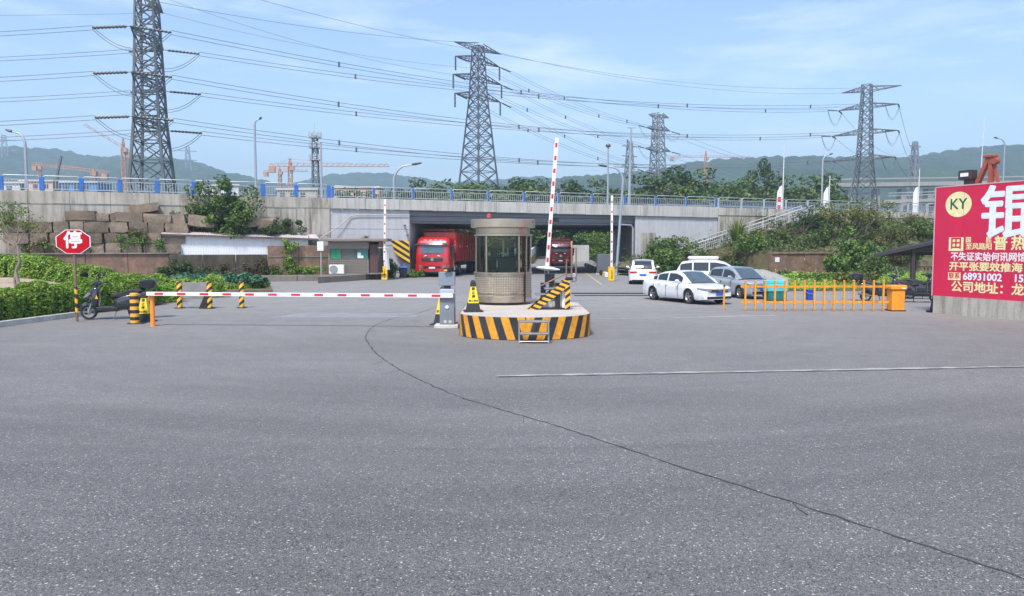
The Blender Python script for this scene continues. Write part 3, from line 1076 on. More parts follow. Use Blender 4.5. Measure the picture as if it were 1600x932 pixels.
def power_tower(label, loc, rz, height, hb, ht, arms, earth, leg_w, brace_w, ins_len, steel, seg_h):
    """arms: (z, half length left, half length right) along local x; returns the tower and the wire ends"""
    t = thing("lattice_tower", label, "power pylon", loc, rz, "lattice power towers")
    waist = arms[-1][0]
    def hw(z):
        return hb + (ht * 1.25 - hb) * (z / waist) if z < waist else ht * 1.25 + (ht * 0.8 - ht * 1.25) * ((z - waist) / (height - waist))
    lv = [(0.0, hw(0))]
    z = 0
    while z < height - 0.5:
        z += max(seg_h * 0.45, seg_h * hw(z) / hb)
        lv.append((min(z, height), hw(min(z, height))))
    for sx, sy in ((-1, -1), (1, -1), (1, 1), (-1, 1)):
        b = MB()
        for i in range(len(lv) - 1):
            b.bar((sx * lv[i][1], sy * lv[i][1], lv[i][0]), (sx * lv[i + 1][1], sy * lv[i + 1][1], lv[i + 1][0]), leg_w * (1 - 0.5 * i / len(lv)))
        b.build("leg", steel, t)
    b = MB(); lattice(b, None, lv, leg_w, brace_w)
    br = b.build("bracing", steel, t); br['kind'] = 'stuff'
    ends = []
    for (z, l0, l1) in arms + [earth]:
        w = hw(z)
        b = MB()
        for sgn, L in ((-1, l0), (1, l1)):
            tip = Vector((sgn * L, 0, z + 0.1))
            if (z, l0, l1) == earth:
                tip.z += 0.25
            up, dn = z + 1.1, z
            for sy in (-1, 1):
                b.bar((sgn * w * 0.9, sy * w, dn), tip, brace_w * 1.1)
                b.bar((sgn * w * 0.8, sy * w * 0.9, up), tip, brace_w * 1.1)
            for q in (0.25, 0.5, 0.75):
                a1 = Vector((sgn * w * 0.9, -w, dn)).lerp(tip, q); a2 = Vector((sgn * w * 0.9, w, dn)).lerp(tip, q)
                a3 = Vector((sgn * w * 0.8, -w * 0.9, up)).lerp(tip, q - 0.12); a4 = Vector((sgn * w * 0.8, w * 0.9, up)).lerp(tip, q - 0.12)
                b.bar(a1, a2, brace_w * 0.7); b.bar(a1, a3, brace_w * 0.7); b.bar(a2, a4, brace_w * 0.7); b.bar(a1, a4, brace_w * 0.6)
            ends.append((z, sgn, tip))
        b.build("cross_arm", steel, t)
    return t, ends

INSUL = mat("dark insulator", (0.09, 0.085, 0.085), 0.4, 0, 0.2, 3)
WIRE = mat("conductor wire", (0.22, 0.23, 0.25), 0.5, 0.3, 0.1, 1)

def insulator(t, p0, p1, r_=0.16):
    """string of sheds between two points (tower-local)"""
    p0, p1 = Vector(p0), Vector(p1)
    n = 9
    pts, rad = [], []
    for i in range(n * 2 + 1):
        pts.append(p0.lerp(p1, i / (n * 2))); rad.append(r_ if i % 2 else r_ * 0.55)
    b = MB(); b.tube(pts, rad, 6)
    return b.build("insulator", INSUL, t)

def sagged(p0, p1, sag, n=24):
    return [Vector(p0).lerp(Vector(p1), i / n) - Vector((0, 0, sag * 4 * (i / n) * (1 - i / n))) for i in range(n + 1)]

def power_line(label, p0, p1, sag, twin=0.42, r_=0.028, spacers=0):
    t = thing("power_line", label, "power line", p0, 0, "overhead power lines")
    p1 = Vector(p1) - Vector(p0)
    offs = (0,) if not twin else (-twin / 2, twin / 2)
    for k, o_ in enumerate(offs):
        pts = [q + Vector((0, 0, o_)) for q in sagged((0, 0, 0), p1, sag)]
        b = MB(); b.tube(pts, r_, 4)
        b.build("wire", WIRE, t)
    for k in range(spacers):
        f = (k + 0.7) / (spacers + 0.4)
        q = Vector((0, 0, 0)).lerp(p1, f) - Vector((0, 0, sag * 4 * f * (1 - f)))
        b = MB(); b.box(q, (0.3, 0.12, twin + 0.25)); b.build("spacer", INSUL, t)
    return t

# big tower on the left, its arms point along the view
LT = Vector((-51.1, 110, 0))
t_left, e_left = power_tower("tallest and nearest dark lattice power tower, on the left, its top out of frame", LT, R(96), 40.0, 3.15, 1.35, [(31.4, 6.2, 6.2), (25.4, 6.4, 6.4), (19.6, 6.4, 6.4)], (36.6, 5.5, 6.5), 0.40, 0.155, 4, STEEL_DK, 4.2)
RT = A(1347, 384, 190); RT.z = 0
t_right, e_right = power_tower("lattice power tower on the right with long splayed arms behind the bank", RT, R(-42), 41.6, 3.7, 1.2, [(36.0, 6.6, 7.2), (29.8, 8.0, 7.4), (23.6, 7.8, 6.8)], (40.0, 6.0, 7.8), 0.32, 0.14, 4, STEEL_DK, 4.6)
MT = A(748, 384, 150); MT.z = 0
t_mid, e_mid = power_tower("slender lattice power tower standing behind the middle of the bridge", MT, R(48), 40.6, 3.9, 1.0, [(37.6, 6.0, 6.0), (34.2, 6.6, 6.6), (30.8, 6.2, 6.2)], (39.9, 6.3, 6.3), 0.28, 0.12, 4, STEEL_DK, 4.0)
ST_ = A(1026, 384, 205); ST_.z = 0
t_small, e_small = power_tower("short pale lattice power tower above the right end of the bridge", ST_, R(42), 37.0, 2.7, 1.2, [(33.0, 5.2, 5.2), (27.6, 5.4, 5.4), (21.6, 5.4, 5.4)], (36.2, 4.0, 4.5), 0.32, 0.15, 4, STEEL_LT, 4.2)

def wpt(t, p):
    return Matrix.Translation(t.location) @ Matrix.Rotation(t.rotation_euler.z, 4, 'Z') @ Vector(p)

def strain(t, tip, target, L, r_=0.15):
    """tension insulator from an arm tip towards a far world point; returns the world end"""
    w0 = wpt(t, tip)
    d = (Vector(target) - w0); d.z -= 0.04 * d.length; d.normalize()
    w1 = w0 + d * L
    inv = (Matrix.Translation(t.location) @ Matrix.Rotation(t.rotation_euler.z, 4, 'Z')).inverted()
    insulator(t, inv @ (w0 + d * 0.6), inv @ w1, r_)
    b = MB(); b.bar(inv @ w0, inv @ (w0 + d * 0.7), 0.08); b.build("link", INSUL, t)
    return w1

def jumper(t, a, b_, drop, label=None):
    inv = (Matrix.Translation(t.location) @ Matrix.Rotation(t.rotation_euler.z, 4, 'Z')).inverted()
    b = MB()
    for o_ in (-0.2, 0.2):
        pts = sagged(inv @ a, inv @ b_, drop, 12)
        b.tube([q + Vector((0, 0, o_)) for q in pts], 0.04, 4)
    b.build("jumper_wire", WIRE, t)

lvl = ['top', 'middle', 'lowest']
for i in range(6):
    z, sgn, tip = e_left[i]
    zr, sr, tipr = e_right[i]
    side = 'near' if sgn < 0 else 'far'
    w_l = wpt(t_left, tip)
    far_r = wpt(t_right, tipr)
    a = strain(t_left, tip, far_r, 5.0, 0.2)
    c = strain(t_right, tipr, w_l, 4.5, 0.17)
    power_line(f"twin conductor from the left tower's {lvl[i // 2]} {side} arm to the right tower", a, c, 3.4, 0.55, 0.04, 4)
    off_l = Vector((-190, w_l.y + 6, w_l.z + 2.0))
    d = strain(t_left, tip, off_l, 5.2, 0.24)
    power_line(f"twin conductor running off left from the big tower's {lvl[i // 2]} {side} arm", d, off_l, 2.5, 0.55, 0.04, 0)
    jumper(t_left, a, d, 2.6)
    # right tower onward strings to the next tower far behind
    nxt = Vector((A(1430, 235, 420).x + sr * 3, 420, A(1430, 235, 420).z - (i // 2) * 4))
    e = strain(t_right, tipr, nxt, 5.5, 0.2)
    jumper(t_right, c, e, 3.2)
    power_line(f"conductor falling away behind the right tower's {lvl[i // 2]} {'left' if sr < 0 else 'right'} arm", e, nxt, 6, 0, 0.05)
for i in range(6):
    z, sgn, tip = e_mid[i]
    zs, ss, tips = e_small[i]
    a = strain(t_mid, tip, wpt(t_small, tips), 3.4, 0.17)
    c = strain(t_small, tips, wpt(t_mid, tip), 3.6, 0.17)
    power_line(f"twin conductor from the middle tower's {lvl[i // 2]} {'left' if sgn < 0 else 'right'} arm to the short tower", a, c, 1.6, 0.5, 0.03, 2)
    w0 = wpt(t_mid, tip)
    inv = (Matrix.Translation(t_mid.location) @ Matrix.Rotation(t_mid.rotation_euler.z, 4, 'Z')).inverted()
    insulator(t_mid, tip, inv @ (w0 - Vector((0, 0, 2.6))), 0.2)
    off_r = wpt(t_small, tips) + Vector((120, 70, -14))
    e = strain(t_small, tips, off_r, 3.6, 0.17)
    power_line(f"conductor running off right from the short tower's {lvl[i // 2]} {'left' if ss < 0 else 'right'} arm", e, off_r, 4.0, 0, 0.035)
    jumper(t_small, c, e, 2.4)
for k in (6, 7):
    z, sgn, tip = e_mid[k]
    zr, sr, tipr = e_right[k]
    nm = 'left' if k == 6 else 'right'
    power_line(f"thin earth wire from the middle tower's {nm} top tip to the right tower", wpt(t_mid, tip), wpt(t_right, tipr), 3.0, 0, 0.03)
    power_line(f"thin earth wire from the middle tower's {nm} top tip up towards the left", wpt(t_mid, tip), Vector((-48 + (k - 6) * 6, 100, 34 + (k - 6) * 2.5)), 0.8, 0, 0.03)
    zl, sl, tipl = e_left[k]
    power_line(f"thin earth wire from the big left tower's {'near' if k == 6 else 'far'} peak to the middle tower", wpt(t_left, tipl), wpt(t_mid, tip) + Vector((0, 0, -6 + 3 * k - 18)), 1.5, 0, 0.025)
    power_line(f"thin earth wire from the left tower's {'near' if k == 6 else 'far'} peak off to the left", wpt(t_left, tipl), Vector((-190, 112, 38.5)), 1.5, 0, 0.025)
# far pylons: one beside the right hill, one behind the short pole, one on the left hill
for px, py0, py1, Y, nm in ((1430, 222, 262, 420, "small hazy pylon at the foot of the right hill beyond the right tower"), (984, 222, 285, 330, "thin hazy pylon behind the tall pole over the bridge"), (6, 212, 238, 1300, "tiny pylon on the crest of the left hill"), (293, 230, 250, 1300, "tiny radio mast on the left hill right of the big tower")):
    p = A(px, py0, Y)
    k = p.z
    t = thing("far_pylon", nm, "power pylon", (p.x, Y, 0), R(30))
    b = MB(); lv = [(k * q, k * (0.07 - 0.055 * q)) for q in (0, .2, .38, .54, .68, .8, .9, 1.0)]
    lattice(b, None, lv, 0, 0.0045 * k + 0.08)
    for sx, sy in ((-1, -1), (1, -1), (1, 1), (-1, 1)):
        b.bar((sx * k * .07, sy * k * .07, 0), (sx * k * .015, sy * k * .015, k), 0.006 * k + 0.1)
    b.build("mast", STEEL_LT, t)
    for q in (0.78, 0.87, 0.96):
        b = MB(); b.bar((-k * 0.085, 0, k * q), (k * 0.085, 0, k * q), 0.007 * k + 0.08); b.build("cross_arm", STEEL_LT, t)

# ---- telecom mast with antenna rings
p = A(492, 213, 175); k = p.z
t = thing("telecom_mast", "grey telecom mast with stacked antenna rings left of the bridge", "telecom mast", (p.x, 175, 0))
b = MB(); lattice(b, None, [(i * k / 12, 0.95 - 0.035 * i) for i in range(13)], 0, 0.10)
for sx, sy in ((-1, -1), (1, -1), (1, 1), (-1, 1)):
    b.bar((sx * .95, sy * .95, 0), (sx * .5, sy * .5, k), 0.2)
b.build("mast", STEEL_DK, t)
for z in (k * 0.80, k * 0.90, k * 0.985):
    b = MB(); b.lathe([(1.2, z), (1.25, z), (1.25, z + 0.15), (1.2, z + 0.15)], 16)
    for a_ in range(8):
        b.box((1.35 * math.cos(a_ * PI / 4), 1.35 * math.sin(a_ * PI / 4), z + 0.6), (0.25, 0.25, 1.4))
    b.build("antenna_ring", STEEL, t)
b = MB(); b.bar((0, 0, k), (0, 0, k + 3.2), 0.07); b.build("whip", STEEL, t)

# ================================================================== TOWER CRANES
CRANE = mat("haze-faded crane orange", (0.44, 0.24, 0.17), 0.6, 0, 0.15, 0.4)  # distance haze mixed into the orange, so it is duller
CWHITE = mat("crane banner", (0.8, 0.8, 0.8), 0.6)
def crane(label, px, py_top, py_jib, Y, jib_l, jib_r, tilt=0.0, rz=0.0, w=0.72):
    top = A(px, py_top, Y); zj = A(px, py_jib, Y).z
    t = thing("tower_crane", label, "crane", (top.x, Y, 0), rz, "orange tower cranes")
    b = MB()
    n = max(6, int(zj / 3))
    lattice(b, None, [(zj * i / n, w) for i in range(n + 1)], 0, 0.14)
    for sx, sy in ((-1, -1), (1, -1), (1, 1), (-1, 1)):
        b.bar((sx * w, sy * w, 0), (sx * w, sy * w, zj), 0.24)
    b.build("mast", CRANE, t)
    b = MB(); lattice(b, None, [(zj, w), (zj + (top.z - zj) * .5, w * .6), (top.z, 0.2)], 0, 0.25)
    b.box((w * 1.3, -w, zj - 0.3), (1.6, 1.6, 1.8)); b.build("cab_head", CRANE, t)
    def jib(L, sgn, hh, nm):
        b = MB()
        m = max(4, int(L / 2.2))
        f = lambda q, dz, y: (sgn * q * L, y, zj + 0.4 + dz + tilt * sgn * q * L)
        for dz, y in ((0, -0.7), (0, 0.7), (hh, 0)):
            b.bar(f(0, dz, y), f(1, dz * .6, y), 0.15)
        for i in range(m):
            q0, q1 = i / m, (i + 1) / m
            b.bar(f(q0, 0, -0.7), f((q0 + q1) / 2, hh, 0), 0.09); b.bar(f((q0 + q1) / 2, hh, 0), f(q1, 0, -0.7), 0.09)
            b.bar(f(q0, 0, 0.7), f((q0 + q1) / 2, hh, 0), 0.09)
        b.build(nm, CRANE, t)
        if abs(tilt) < 0.2:
            b = MB(); b.bar((0, 0, top.z - 0.3), f(0.6, hh, 0), 0.08); b.build("stay", CRANE, t)
    jib(jib_l, -1, 1.3, "jib")
    jib(jib_r, 1, 1.3, "counter_jib")
    b = MB(); b.box(((jib_r - 1.2) if jib_r < jib_l else -(jib_l - 1.2), 0, zj - 0.8 + tilt * ((jib_r - 1.2) if jib_r < jib_l else -(jib_l - 1.2))), (2.4, 1.6, 2.4)); b.build("counterweight", CRANE, t)
    return t
crane("orange luffing crane with its jib raised left, beside the big left tower", 192, 217, 234, 330, 15, 3.5, -0.62, 0.2)
crane("large orange tower crane with a long level jib reaching right over the bridge", 453, 248, 262, 300, 8, 38, 0.01, 0.1)
crane("smaller faded crane just left of the large orange one", 437, 262, 270, 420, 9, 16, 0.0, -0.1)
crane("distant orange crane on the skyline over the wooded belt", 1103, 236, 247, 520, 24, 30, 0.0, 0.05)
crane("low orange crane boom left of the big tower above the railing", 146, 264, 271, 330, 26, 6, -0.13, 0.0)
crane("low crane with a drooping jib in front of the left hill", 62, 258, 262, 420, 4, 38, -0.09, 0.0, 0.6)
# dark drill mast and huts of the building site behind the left railing
p = A(84, 272, 190)
t = thing("piling_rig", "dark leaning piling rig boom behind the left railing", "piling rig", (p.x, 190, 0))
b = MB(); b.bar((0, 0, 0), (0.9, 0, p.z), 0.45); b.bar((0.9, 0, p.z), (2.1, 0, A(91, 244, 190).z), 0.4); b.build("boom", STEEL_DK, t)
b = MB(); b.box((0, 0, 1.2), (4, 3, 2.0), bev=0.2); b.build("body", ORANGE, t)
HUT = [(20, 286, 62, (0.55, 0.56, 0.58), "white flat roofed site hut farthest left behind the railing"), (70, 283, 50, (0.60, 0.42, 0.35), "pinkish site hut behind the left railing"), (135, 285, 55, (0.08, 0.22, 0.45), "blue site hut behind the left railing near the big tower"), (345, 290, 70, (0.60, 0.60, 0.60), "long grey site hut right of the big left tower"), (560, 293, 70, (0.62, 0.40, 0.26), "tan site building seen through the bridge railing"), (470, 296, 60, (0.40, 0.37, 0.30), "olive brown shed seen through the railing left of the bridge")]
for (px, py, wpx, col, lab) in HUT:
    Y = 170
    p = A(px, py, Y); wd = wpx / 1200 * Y
    t = thing("site_hut", lab, "hut", (p.x, Y, 0), 0, "site huts behind the railing")
    mm = mat("hut wall %d" % px, col, 0.7, 0, 0.1, 0.5)
    b = MB(); b.box((0, 0, (p.z - 0.4) / 2), (wd, 6, p.z - 0.4)); b.build("wall", mm, t)
    b = MB(); b.box((0, 0, p.z - 0.2), (wd + 0.6, 6.6, 0.35)); b.build("roof", mat("hut roof", (0.55, 0.53, 0.5), 0.6, 0, 0.1, 0.5), t)
    for k in range(int(wd / 2.2)):
        b = MB(); b.box((-wd / 2 + 1.1 + k * 2.2, -3.02, p.z - 1.5), (1.1, 0.08, 1.1)); b.build("window", mat("hut window", (0.06, 0.08, 0.10), 0.2), t)

# ---- far viaduct on the right
t = thing("far_viaduct", "pale elevated viaduct on piers below the right hill", "viaduct", (0, 0, 0))
VI = concrete_mat("far viaduct concrete", (0.30, 0.285, 0.265), (0.35, 0.335, 0.31), 0.3, scale=0.1)
pa, pb = A(1285, 291, 300), A(1700, 285, 300)
b = MB(); b.bar(pa, pb, 8, 1.5); b.build("deck", VI, t)
b = MB(); b.bar(pa + Vector((0, -4, 2.2)), pb + Vector((0, -4, 2.2)), 0.25, 0.5); b.build("barrier", VI, t)
for k in range(11):
    q = pa.lerp(pb, k / 10)
    b = MB(); b.box((q.x, q.y, q.z / 2 - 0.8), (2.2, 3.5, q.z - 1.6)); b.build("pier", VI, t)
pa, pb = A(1380, 316, 230), A(1720, 306, 210)
t = thing("far_ramp", "low pale ramp running behind the billboard above the bank", "ramp", (0, 0, 0))
b = MB(); b.bar(pa, pb, 6, 0.9); b.build("deck", VI, t)
for k in range(9):
    q = pa.lerp(pb, k / 8)
    b = MB(); b.box((q.x, q.y, q.z / 2 - 0.6), (1.5, 2.5, q.z - 1.0)); b.build("pier", VI, t)
b = MB(); b.bar(pa + Vector((0, -3, 1.6)), pb + Vector((0, -3, 1.6)), 0.2, 0.2); b.bar(pa + Vector((0, -3, 2.4)), pb + Vector((0, -3, 2.4)), 0.2, 0.2); b.build("rail", STEEL, t)
# ================================================================== STREET LAMPS AND POLES
LAMPHEAD = mat("lamp housing", (0.09, 0.09, 0.10), 0.4)
POLE = mat("grey pole paint", (0.33, 0.36, 0.40), 0.5, 0.3, 0.08, 1)
def street_lamp(label, base, top_z, reach, rz=0.0, r_=0.085, tilt=0.0, m=None):
    """pole that curves over at the top to a flat lamp head; reach is signed along x"""
    t = thing("street_lamp", label, "street lamp", base, rz, "street lamps")
    H = top_z - base[2]
    sg = 1 if reach > 0 else -1
    L = abs(reach)
    pts = [(0, 0, 0), (tilt * 0.5, 0, H * 0.45), (tilt, 0, H - 0.55 * L - 0.4)]
    for k in range(1, 7):
        a_ = k / 6 * PI / 2
        pts.append((tilt + sg * (L * 0.55) * (1 - math.cos(a_)), 0, H - 0.55 * L - 0.4 + (0.55 * L + 0.2) * math.sin(a_)))
    pts.append((tilt + sg * L * 0.75, 0, H - 0.12))
    b = MB(); b.tube(pts, [r_ * (1.25 - 0.75 * i / (len(pts) - 1)) for i in range(len(pts))], 8)
    b.build("pole", m or POLE, t, True)
    hx = tilt + sg * L
    b = MB()
    rings = []
    for q, wd, th in ((0, .06, .05), (.12, .15, .09), (.5, .19, .11), (.85, .15, .07), (1, .05, .03)):
        x = tilt + sg * (L * 0.72 + q * L * 0.42)
        z = H - 0.13 + q * 0.14
        rings.append([(x, wd * math.cos(a_), z + th * math.sin(a_)) for a_ in [2 * PI * i / 8 for i in range(8)]])
    b.loft(rings); b.build("lamp_head", LAMPHEAD, t, True)
    b = MB(); b.lathe([(r_ * 2.6, 0), (r_ * 2.6, 0.04), (r_ * 1.6, 0.12), (r_ * 1.5, 0.5), (r_ * 1.2, 0.52)], 10); b.build("base", m or POLE, t)
    return t
g = G(617, 433)
street_lamp("tall grey lamp in front of the left abutment, arm curving right", g, A(640, 255, g.y).z, 2.0, 0, 0.10)
g = Vector((A(963, 430, 66.5).x, 66.5, 0))
street_lamp("leaning lamp in front of the right underpass wall, arm curving left", g, A(940, 258, 66.5).z, -1.9, 0, 0.10, 0.5)
def deck_z(s):
    return 5.36
def on_deck(px, off):
    p = W(S(px, off), off, 5.36)
    return p
for px, py, reach, off, lab in ((402, 184, 0.55, 8, "tall lamp on the left approach right of the big tower, short arm"), (504, 219, -0.75, 16, "lamp beside the telecom mast with its arm to the left"), (46, 203, -1.2, 3, "lamp farthest left on the approach, arm curving left"), (1282, 240, 1.0, 10, "lamp on the right approach in front of the right tower, arm to the right"), (1563, 215, -1.3, 14, "lamp above the red billboard, arm curving left")):
    p = on_deck(px, off)
    street_lamp(lab, p, A(px, py, p.y).z, reach, 0, 0.09)
p = on_deck(949, 4)
t = thing("camera_pole", "slim pole with a small round head on the bridge deck over the underpass", "pole", p)
H = A(949, 230, p.y).z - p.z
b = MB(); b.tube([(0, 0, 0), (0, 0, H)], [0.11, 0.07], 8); b.build("pole", POLE, t, True)
b = MB(); b.lathe([(0.05, H - 0.05), (0.2, H), (0.26, H + 0.12), (0.2, H + 0.26), (0.05, H + 0.3)], 12); b.build("head", LAMPHEAD, t, True)
p = on_deck(982, 7)
t = thing("tall_pole", "tallest plain grey pole on the bridge deck left of the short pale tower", "pole", p)
H = A(984, 200, p.y).z - p.z
b = MB(); b.tube([(0, 0, 0), (0.15, 0, H)], [0.16, 0.09], 8); b.build("pole", POLE, t, True)
b = MB(); b.bar((-0.3, 0, H), (0.6, 0, H), 0.1); b.build("cap_bar", POLE, t)
# poles with white flag banners
BANNER = mat("white banner cloth", (0.72, 0.72, 0.74), 0.8, 0, 0.05, 2)
for px, py, yb, off, red, lab in ((1221, 229, 290, 2.5, True, "slim pole with a white and red banner on the right approach"), (1293, 275, 292, 3, False, "short pole with a plain white banner beside the right approach lamp"), (1432, 264, 292, 4, False, "pole with a long white furled banner above the right bank")):
    p = on_deck(px, off)
    t = thing("banner_pole", lab, "banner pole", p, 0, "banner poles on the right approach")
    H = A(px, py, p.y).z - p.z
    b = MB(); b.tube([(0, 0, 0), (0.05, 0, H)], [0.07, 0.045], 6); b.build("pole", mat("white pole", (0.6, 0.6, 0.6), 0.5), t, True)
    zb = A(px, yb, p.y).z - p.z
    b = MB(); b.prism([(-0.62, 0), (-0.08, 0), (-0.08, zb), (-0.3, zb - 0.15), (-0.55, zb - 0.7)], -0.03, 0.03, 'y'); bn = b.build("banner", BANNER, t)
    if red:
        b = MB(); b.box((-0.34, -0.045, zb - 1.4), (0.34, 0.02, 0.5), bev=0.008); b.box((-0.36, -0.045, zb - 2.4), (0.3, 0.02, 0.9), bev=0.008); b.build("red_print", REDP, bn)
# whip antenna above the billboard
p = on_deck(1526, 6)
t = thing("flag_pole", "thin pale flag pole rising behind the billboard frame", "pole", p)
H = A(1532, 186, p.y).z - p.z
b = MB(); b.tube([(0, 0, 0), (0.3, 0, H)], [0.08, 0.04], 6); b.build("pole", mat("white pole", (0.6, 0.6, 0.6), 0.5), t, True)
# blue hoarding on the far side of the right deck
t = thing("blue_hoarding", "blue sheet hoarding along the deck behind the right railing", "hoarding", B0, BA)
for k in range(14):
    s0 = sR + 0.5 + k * 1.5
    b = MB(); b.box((s0, 12, 5.36 + 0.85), (1.44, 0.06 + 0.02 * (k % 2), 1.7)); b.build("panel", mat("blue hoarding", (0.04, 0.12, 0.26), 0.5, 0, 0.2, 0.5), t)

# ---- barrier wall and gantry beyond the underpass
t = thing("road_barrier", "white barrier wall with yellow and black foot beyond the underpass", "barrier", (0, 0, 0))
WB = stripes("barrier stripes", (0.75, 0.45, 0.04), (0.03, 0.03, 0.03), (0.3, 1.0, 0), 0.35)
for k in range(8):
    y0, y1 = 104 + k * 8, 104 + k * 8 + 7.96
    x0, x1 = 2.5 + 0.055 * (y0 - 104), 2.5 + 0.055 * (y1 - 104)
    b = MB(); b.bar((x0, y0, road_z(y0) + 0.45), (x1, y1, road_z(y1) + 0.45), 0.5, 0.9); b.build("foot", WB, t)
    b = MB(); b.bar((x0, y0, road_z(y0) + 1.4), (x1, y1, road_z(y1) + 1.4), 0.3, 1.0); b.build("wall", WHITE, t)
t = thing("roadside_wall", "pale low wall with a brown gatepost beyond the underpass on the right", "wall", (10.2, 112, 0))
b = MB(); b.box((-0.2, 0, 1.3), (2.4, 0.4, 2.6), bev=0.03); b.build("wall", M_CONC_CLEAN, t)
b = MB(); b.box((-1.6, -0.2, 1.6), (0.35, 0.4, 3.2), bev=0.03); b.build("gatepost", mat("tan post", (0.45, 0.34, 0.22), 0.7), t)
t = thing("sign_gantry", "grey sign gantry with a green board far beyond the underpass", "gantry", (5, 175, 0))
b = MB(); b.bar((-9, 0, 0), (-9, 0, 7.2), 0.4); b.bar((7, 0, 0), (7, 0, 7.2), 0.4); b.bar((-9, 0, 6.6), (7, 0, 6.6), 0.4, 0.8); b.build("frame", STEEL, t)
b = MB(); b.box((1.5, -0.4, 5.9), (2.2, 0.15, 2.6), bev=0.02); b.build("board", mat("green sign board", (0.02, 0.22, 0.12), 0.4), t)

# ================================================================== LEFT SIDE: TERRACE, WALLS, STONES, SHED, BOOTH
def bridge_obj(b, name, m, parent=None, smooth=False):
    """mesh given in bridge-line coordinates"""
    o = b.build(name, m, parent, smooth)
    return o

# raised planting terrace in front of the retaining wall
b = MB(); b.prism([(S(-80, -4), -3.9), (S(508, -4), -3.9), (S(517), 0.0), (S(-80), 0.0)], -0.2, 0.40)
o = struct(b.build("terrace_soil", M_EARTH)); o.location = B0; o.rotation_euler = (0, 0, BA)

t = thing("low_wall", "mossy low concrete wall edging the planting terrace on the left", "wall", B0, BA)
s = S(-80, -4)
while s < S(500, -4) - 0.5:
    L = 3.0
    b = MB(); b.box((s + L / 2, -4.1, 0.21), (L - 0.03, 0.32, 0.46), bev=0.03); b.build("segment", M_LOWWALL, t)
    s += L
LOW_END = s

t = thing("brick_wall", "weathered brown brick wall below the stacked stone blocks", "wall", B0, BA)
rr = random.Random(3)
s = S(-80, -2.2)
while s < S(262, -2.2):
    L = 2.6
    b = MB(); b.box((s + L / 2, -2.2 + rr.uniform(-.01, .01), 1.17), (L - 0.02, 0.3, 1.56), bev=0.02); b.build("bay", M_BRICK, t)
    b = MB(); b.box((s + L / 2, -2.25, 2.0), (L - 0.01, 0.46, 0.10), bev=0.02); b.build("coping", M_LOWWALL, t)
    s += L
BW0 = s
M_DARKWALL = concrete_mat("creeper darkened wall", (0.035, 0.032, 0.022), (0.085, 0.07, 0.05), 0.6, scale=2.5)
t = thing("garden_wall", "dark creeper stained wall in front of the white shed", "wall", B0, BA)
while s < S(505, -2.4):
    L = 2.2
    hh = 1.5 if s < S(395, -2.2) else 2.15
    b = MB(); b.box((s + L / 2, -2.3 + rr.uniform(-.01, .01), 0.4 + hh / 2), (L - 0.02, 0.3, hh), bev=0.03); b.build("bay", M_DARKWALL if hh < 2 else M_BRICK, t)
    if hh > 2:
        b = MB(); b.box((s + L / 2, -2.32, 0.4 + hh * 0.62), (L - 0.02, 0.36, 0.08)); b.build("ledge", M_LOWWALL, t)
    s += L

# quarried blocks stacked in rough courses
t = thing("stone_block_wall", "rough courses of big brown quarried stone blocks below the left railing", "stone wall", B0, BA)
blk_meshes = []
for k in range(10):
    rng = np.random.default_rng(100 + k)
    bm = bmesh.new()
    bmesh.ops.create_cube(bm, size=1.0)
    bmesh.ops.subdivide_edges(bm, edges=bm.edges[:], cuts=2, use_grid_fill=True)
    for v in bm.verts:
        c = v.co
        e = sum(1 for q in c if abs(q) > 0.49)
        k_ = {1: 1.0, 2: 0.98, 3: 0.94}.get(e, 1)
        v.co = c * k_ + Vector(rng.uniform(-0.035, 0.035, 3))
    me = bpy.data.meshes.new("stone_block"); bm.to_mesh(me); bm.free()
    me.materials.append(M_STONE)
    me.polygons.foreach_set('use_smooth', [True] * len(me.polygons))
    try:
        me.set_sharp_from_angle(angle=R(28))
    except Exception:
        pass
    blk_meshes.append(me)
rr = random.Random(21)
def course(px0, px1, z0, h, off, wmin, wmax, jit=0.06, lean=0.03):
    s, s1 = S(px0, off), S(px1, off)
    while s < s1:
        w = rr.uniform(wmin, wmax)
        inst(rr.choice(blk_meshes), "stone_block", t, (s + w / 2, off + rr.uniform(-jit, jit) * 3, z0 + h / 2 + rr.uniform(-.03, .03)), (rr.uniform(-lean, lean), rr.uniform(-lean, lean), rr.uniform(-0.08, 0.08)), (w * 0.965, 1.15, h * rr.uniform(0.93, 1.03)))
        s += w
course(15, 268, 1.95, 0.75, -1.45, 0.85, 1.55)
course(8, 262, 2.68, 0.74, -1.35, 0.85, 1.6)
course(10, 268, 3.42, 0.76, -1.2, 0.8, 1.6)
course(105, 148, 4.22, 0.70, -0.95, 1.8, 2.2)
course(150, 182, 4.20, 0.60, -0.95, 0.8, 1.2)
course(182, 262, 4.16, 0.66, -0.95, 1.2, 1.9, lean=0.12)
course(205, 240, 4.86, 0.62, -0.8, 1.6, 2.2, lean=0.22)
course(262, 330, 3.8, 0.85, -0.9, 1.2, 1.9, lean=0.3)
course(378, 412, 3.8, 0.8, -0.8, 1.0, 1.5, lean=0.3)

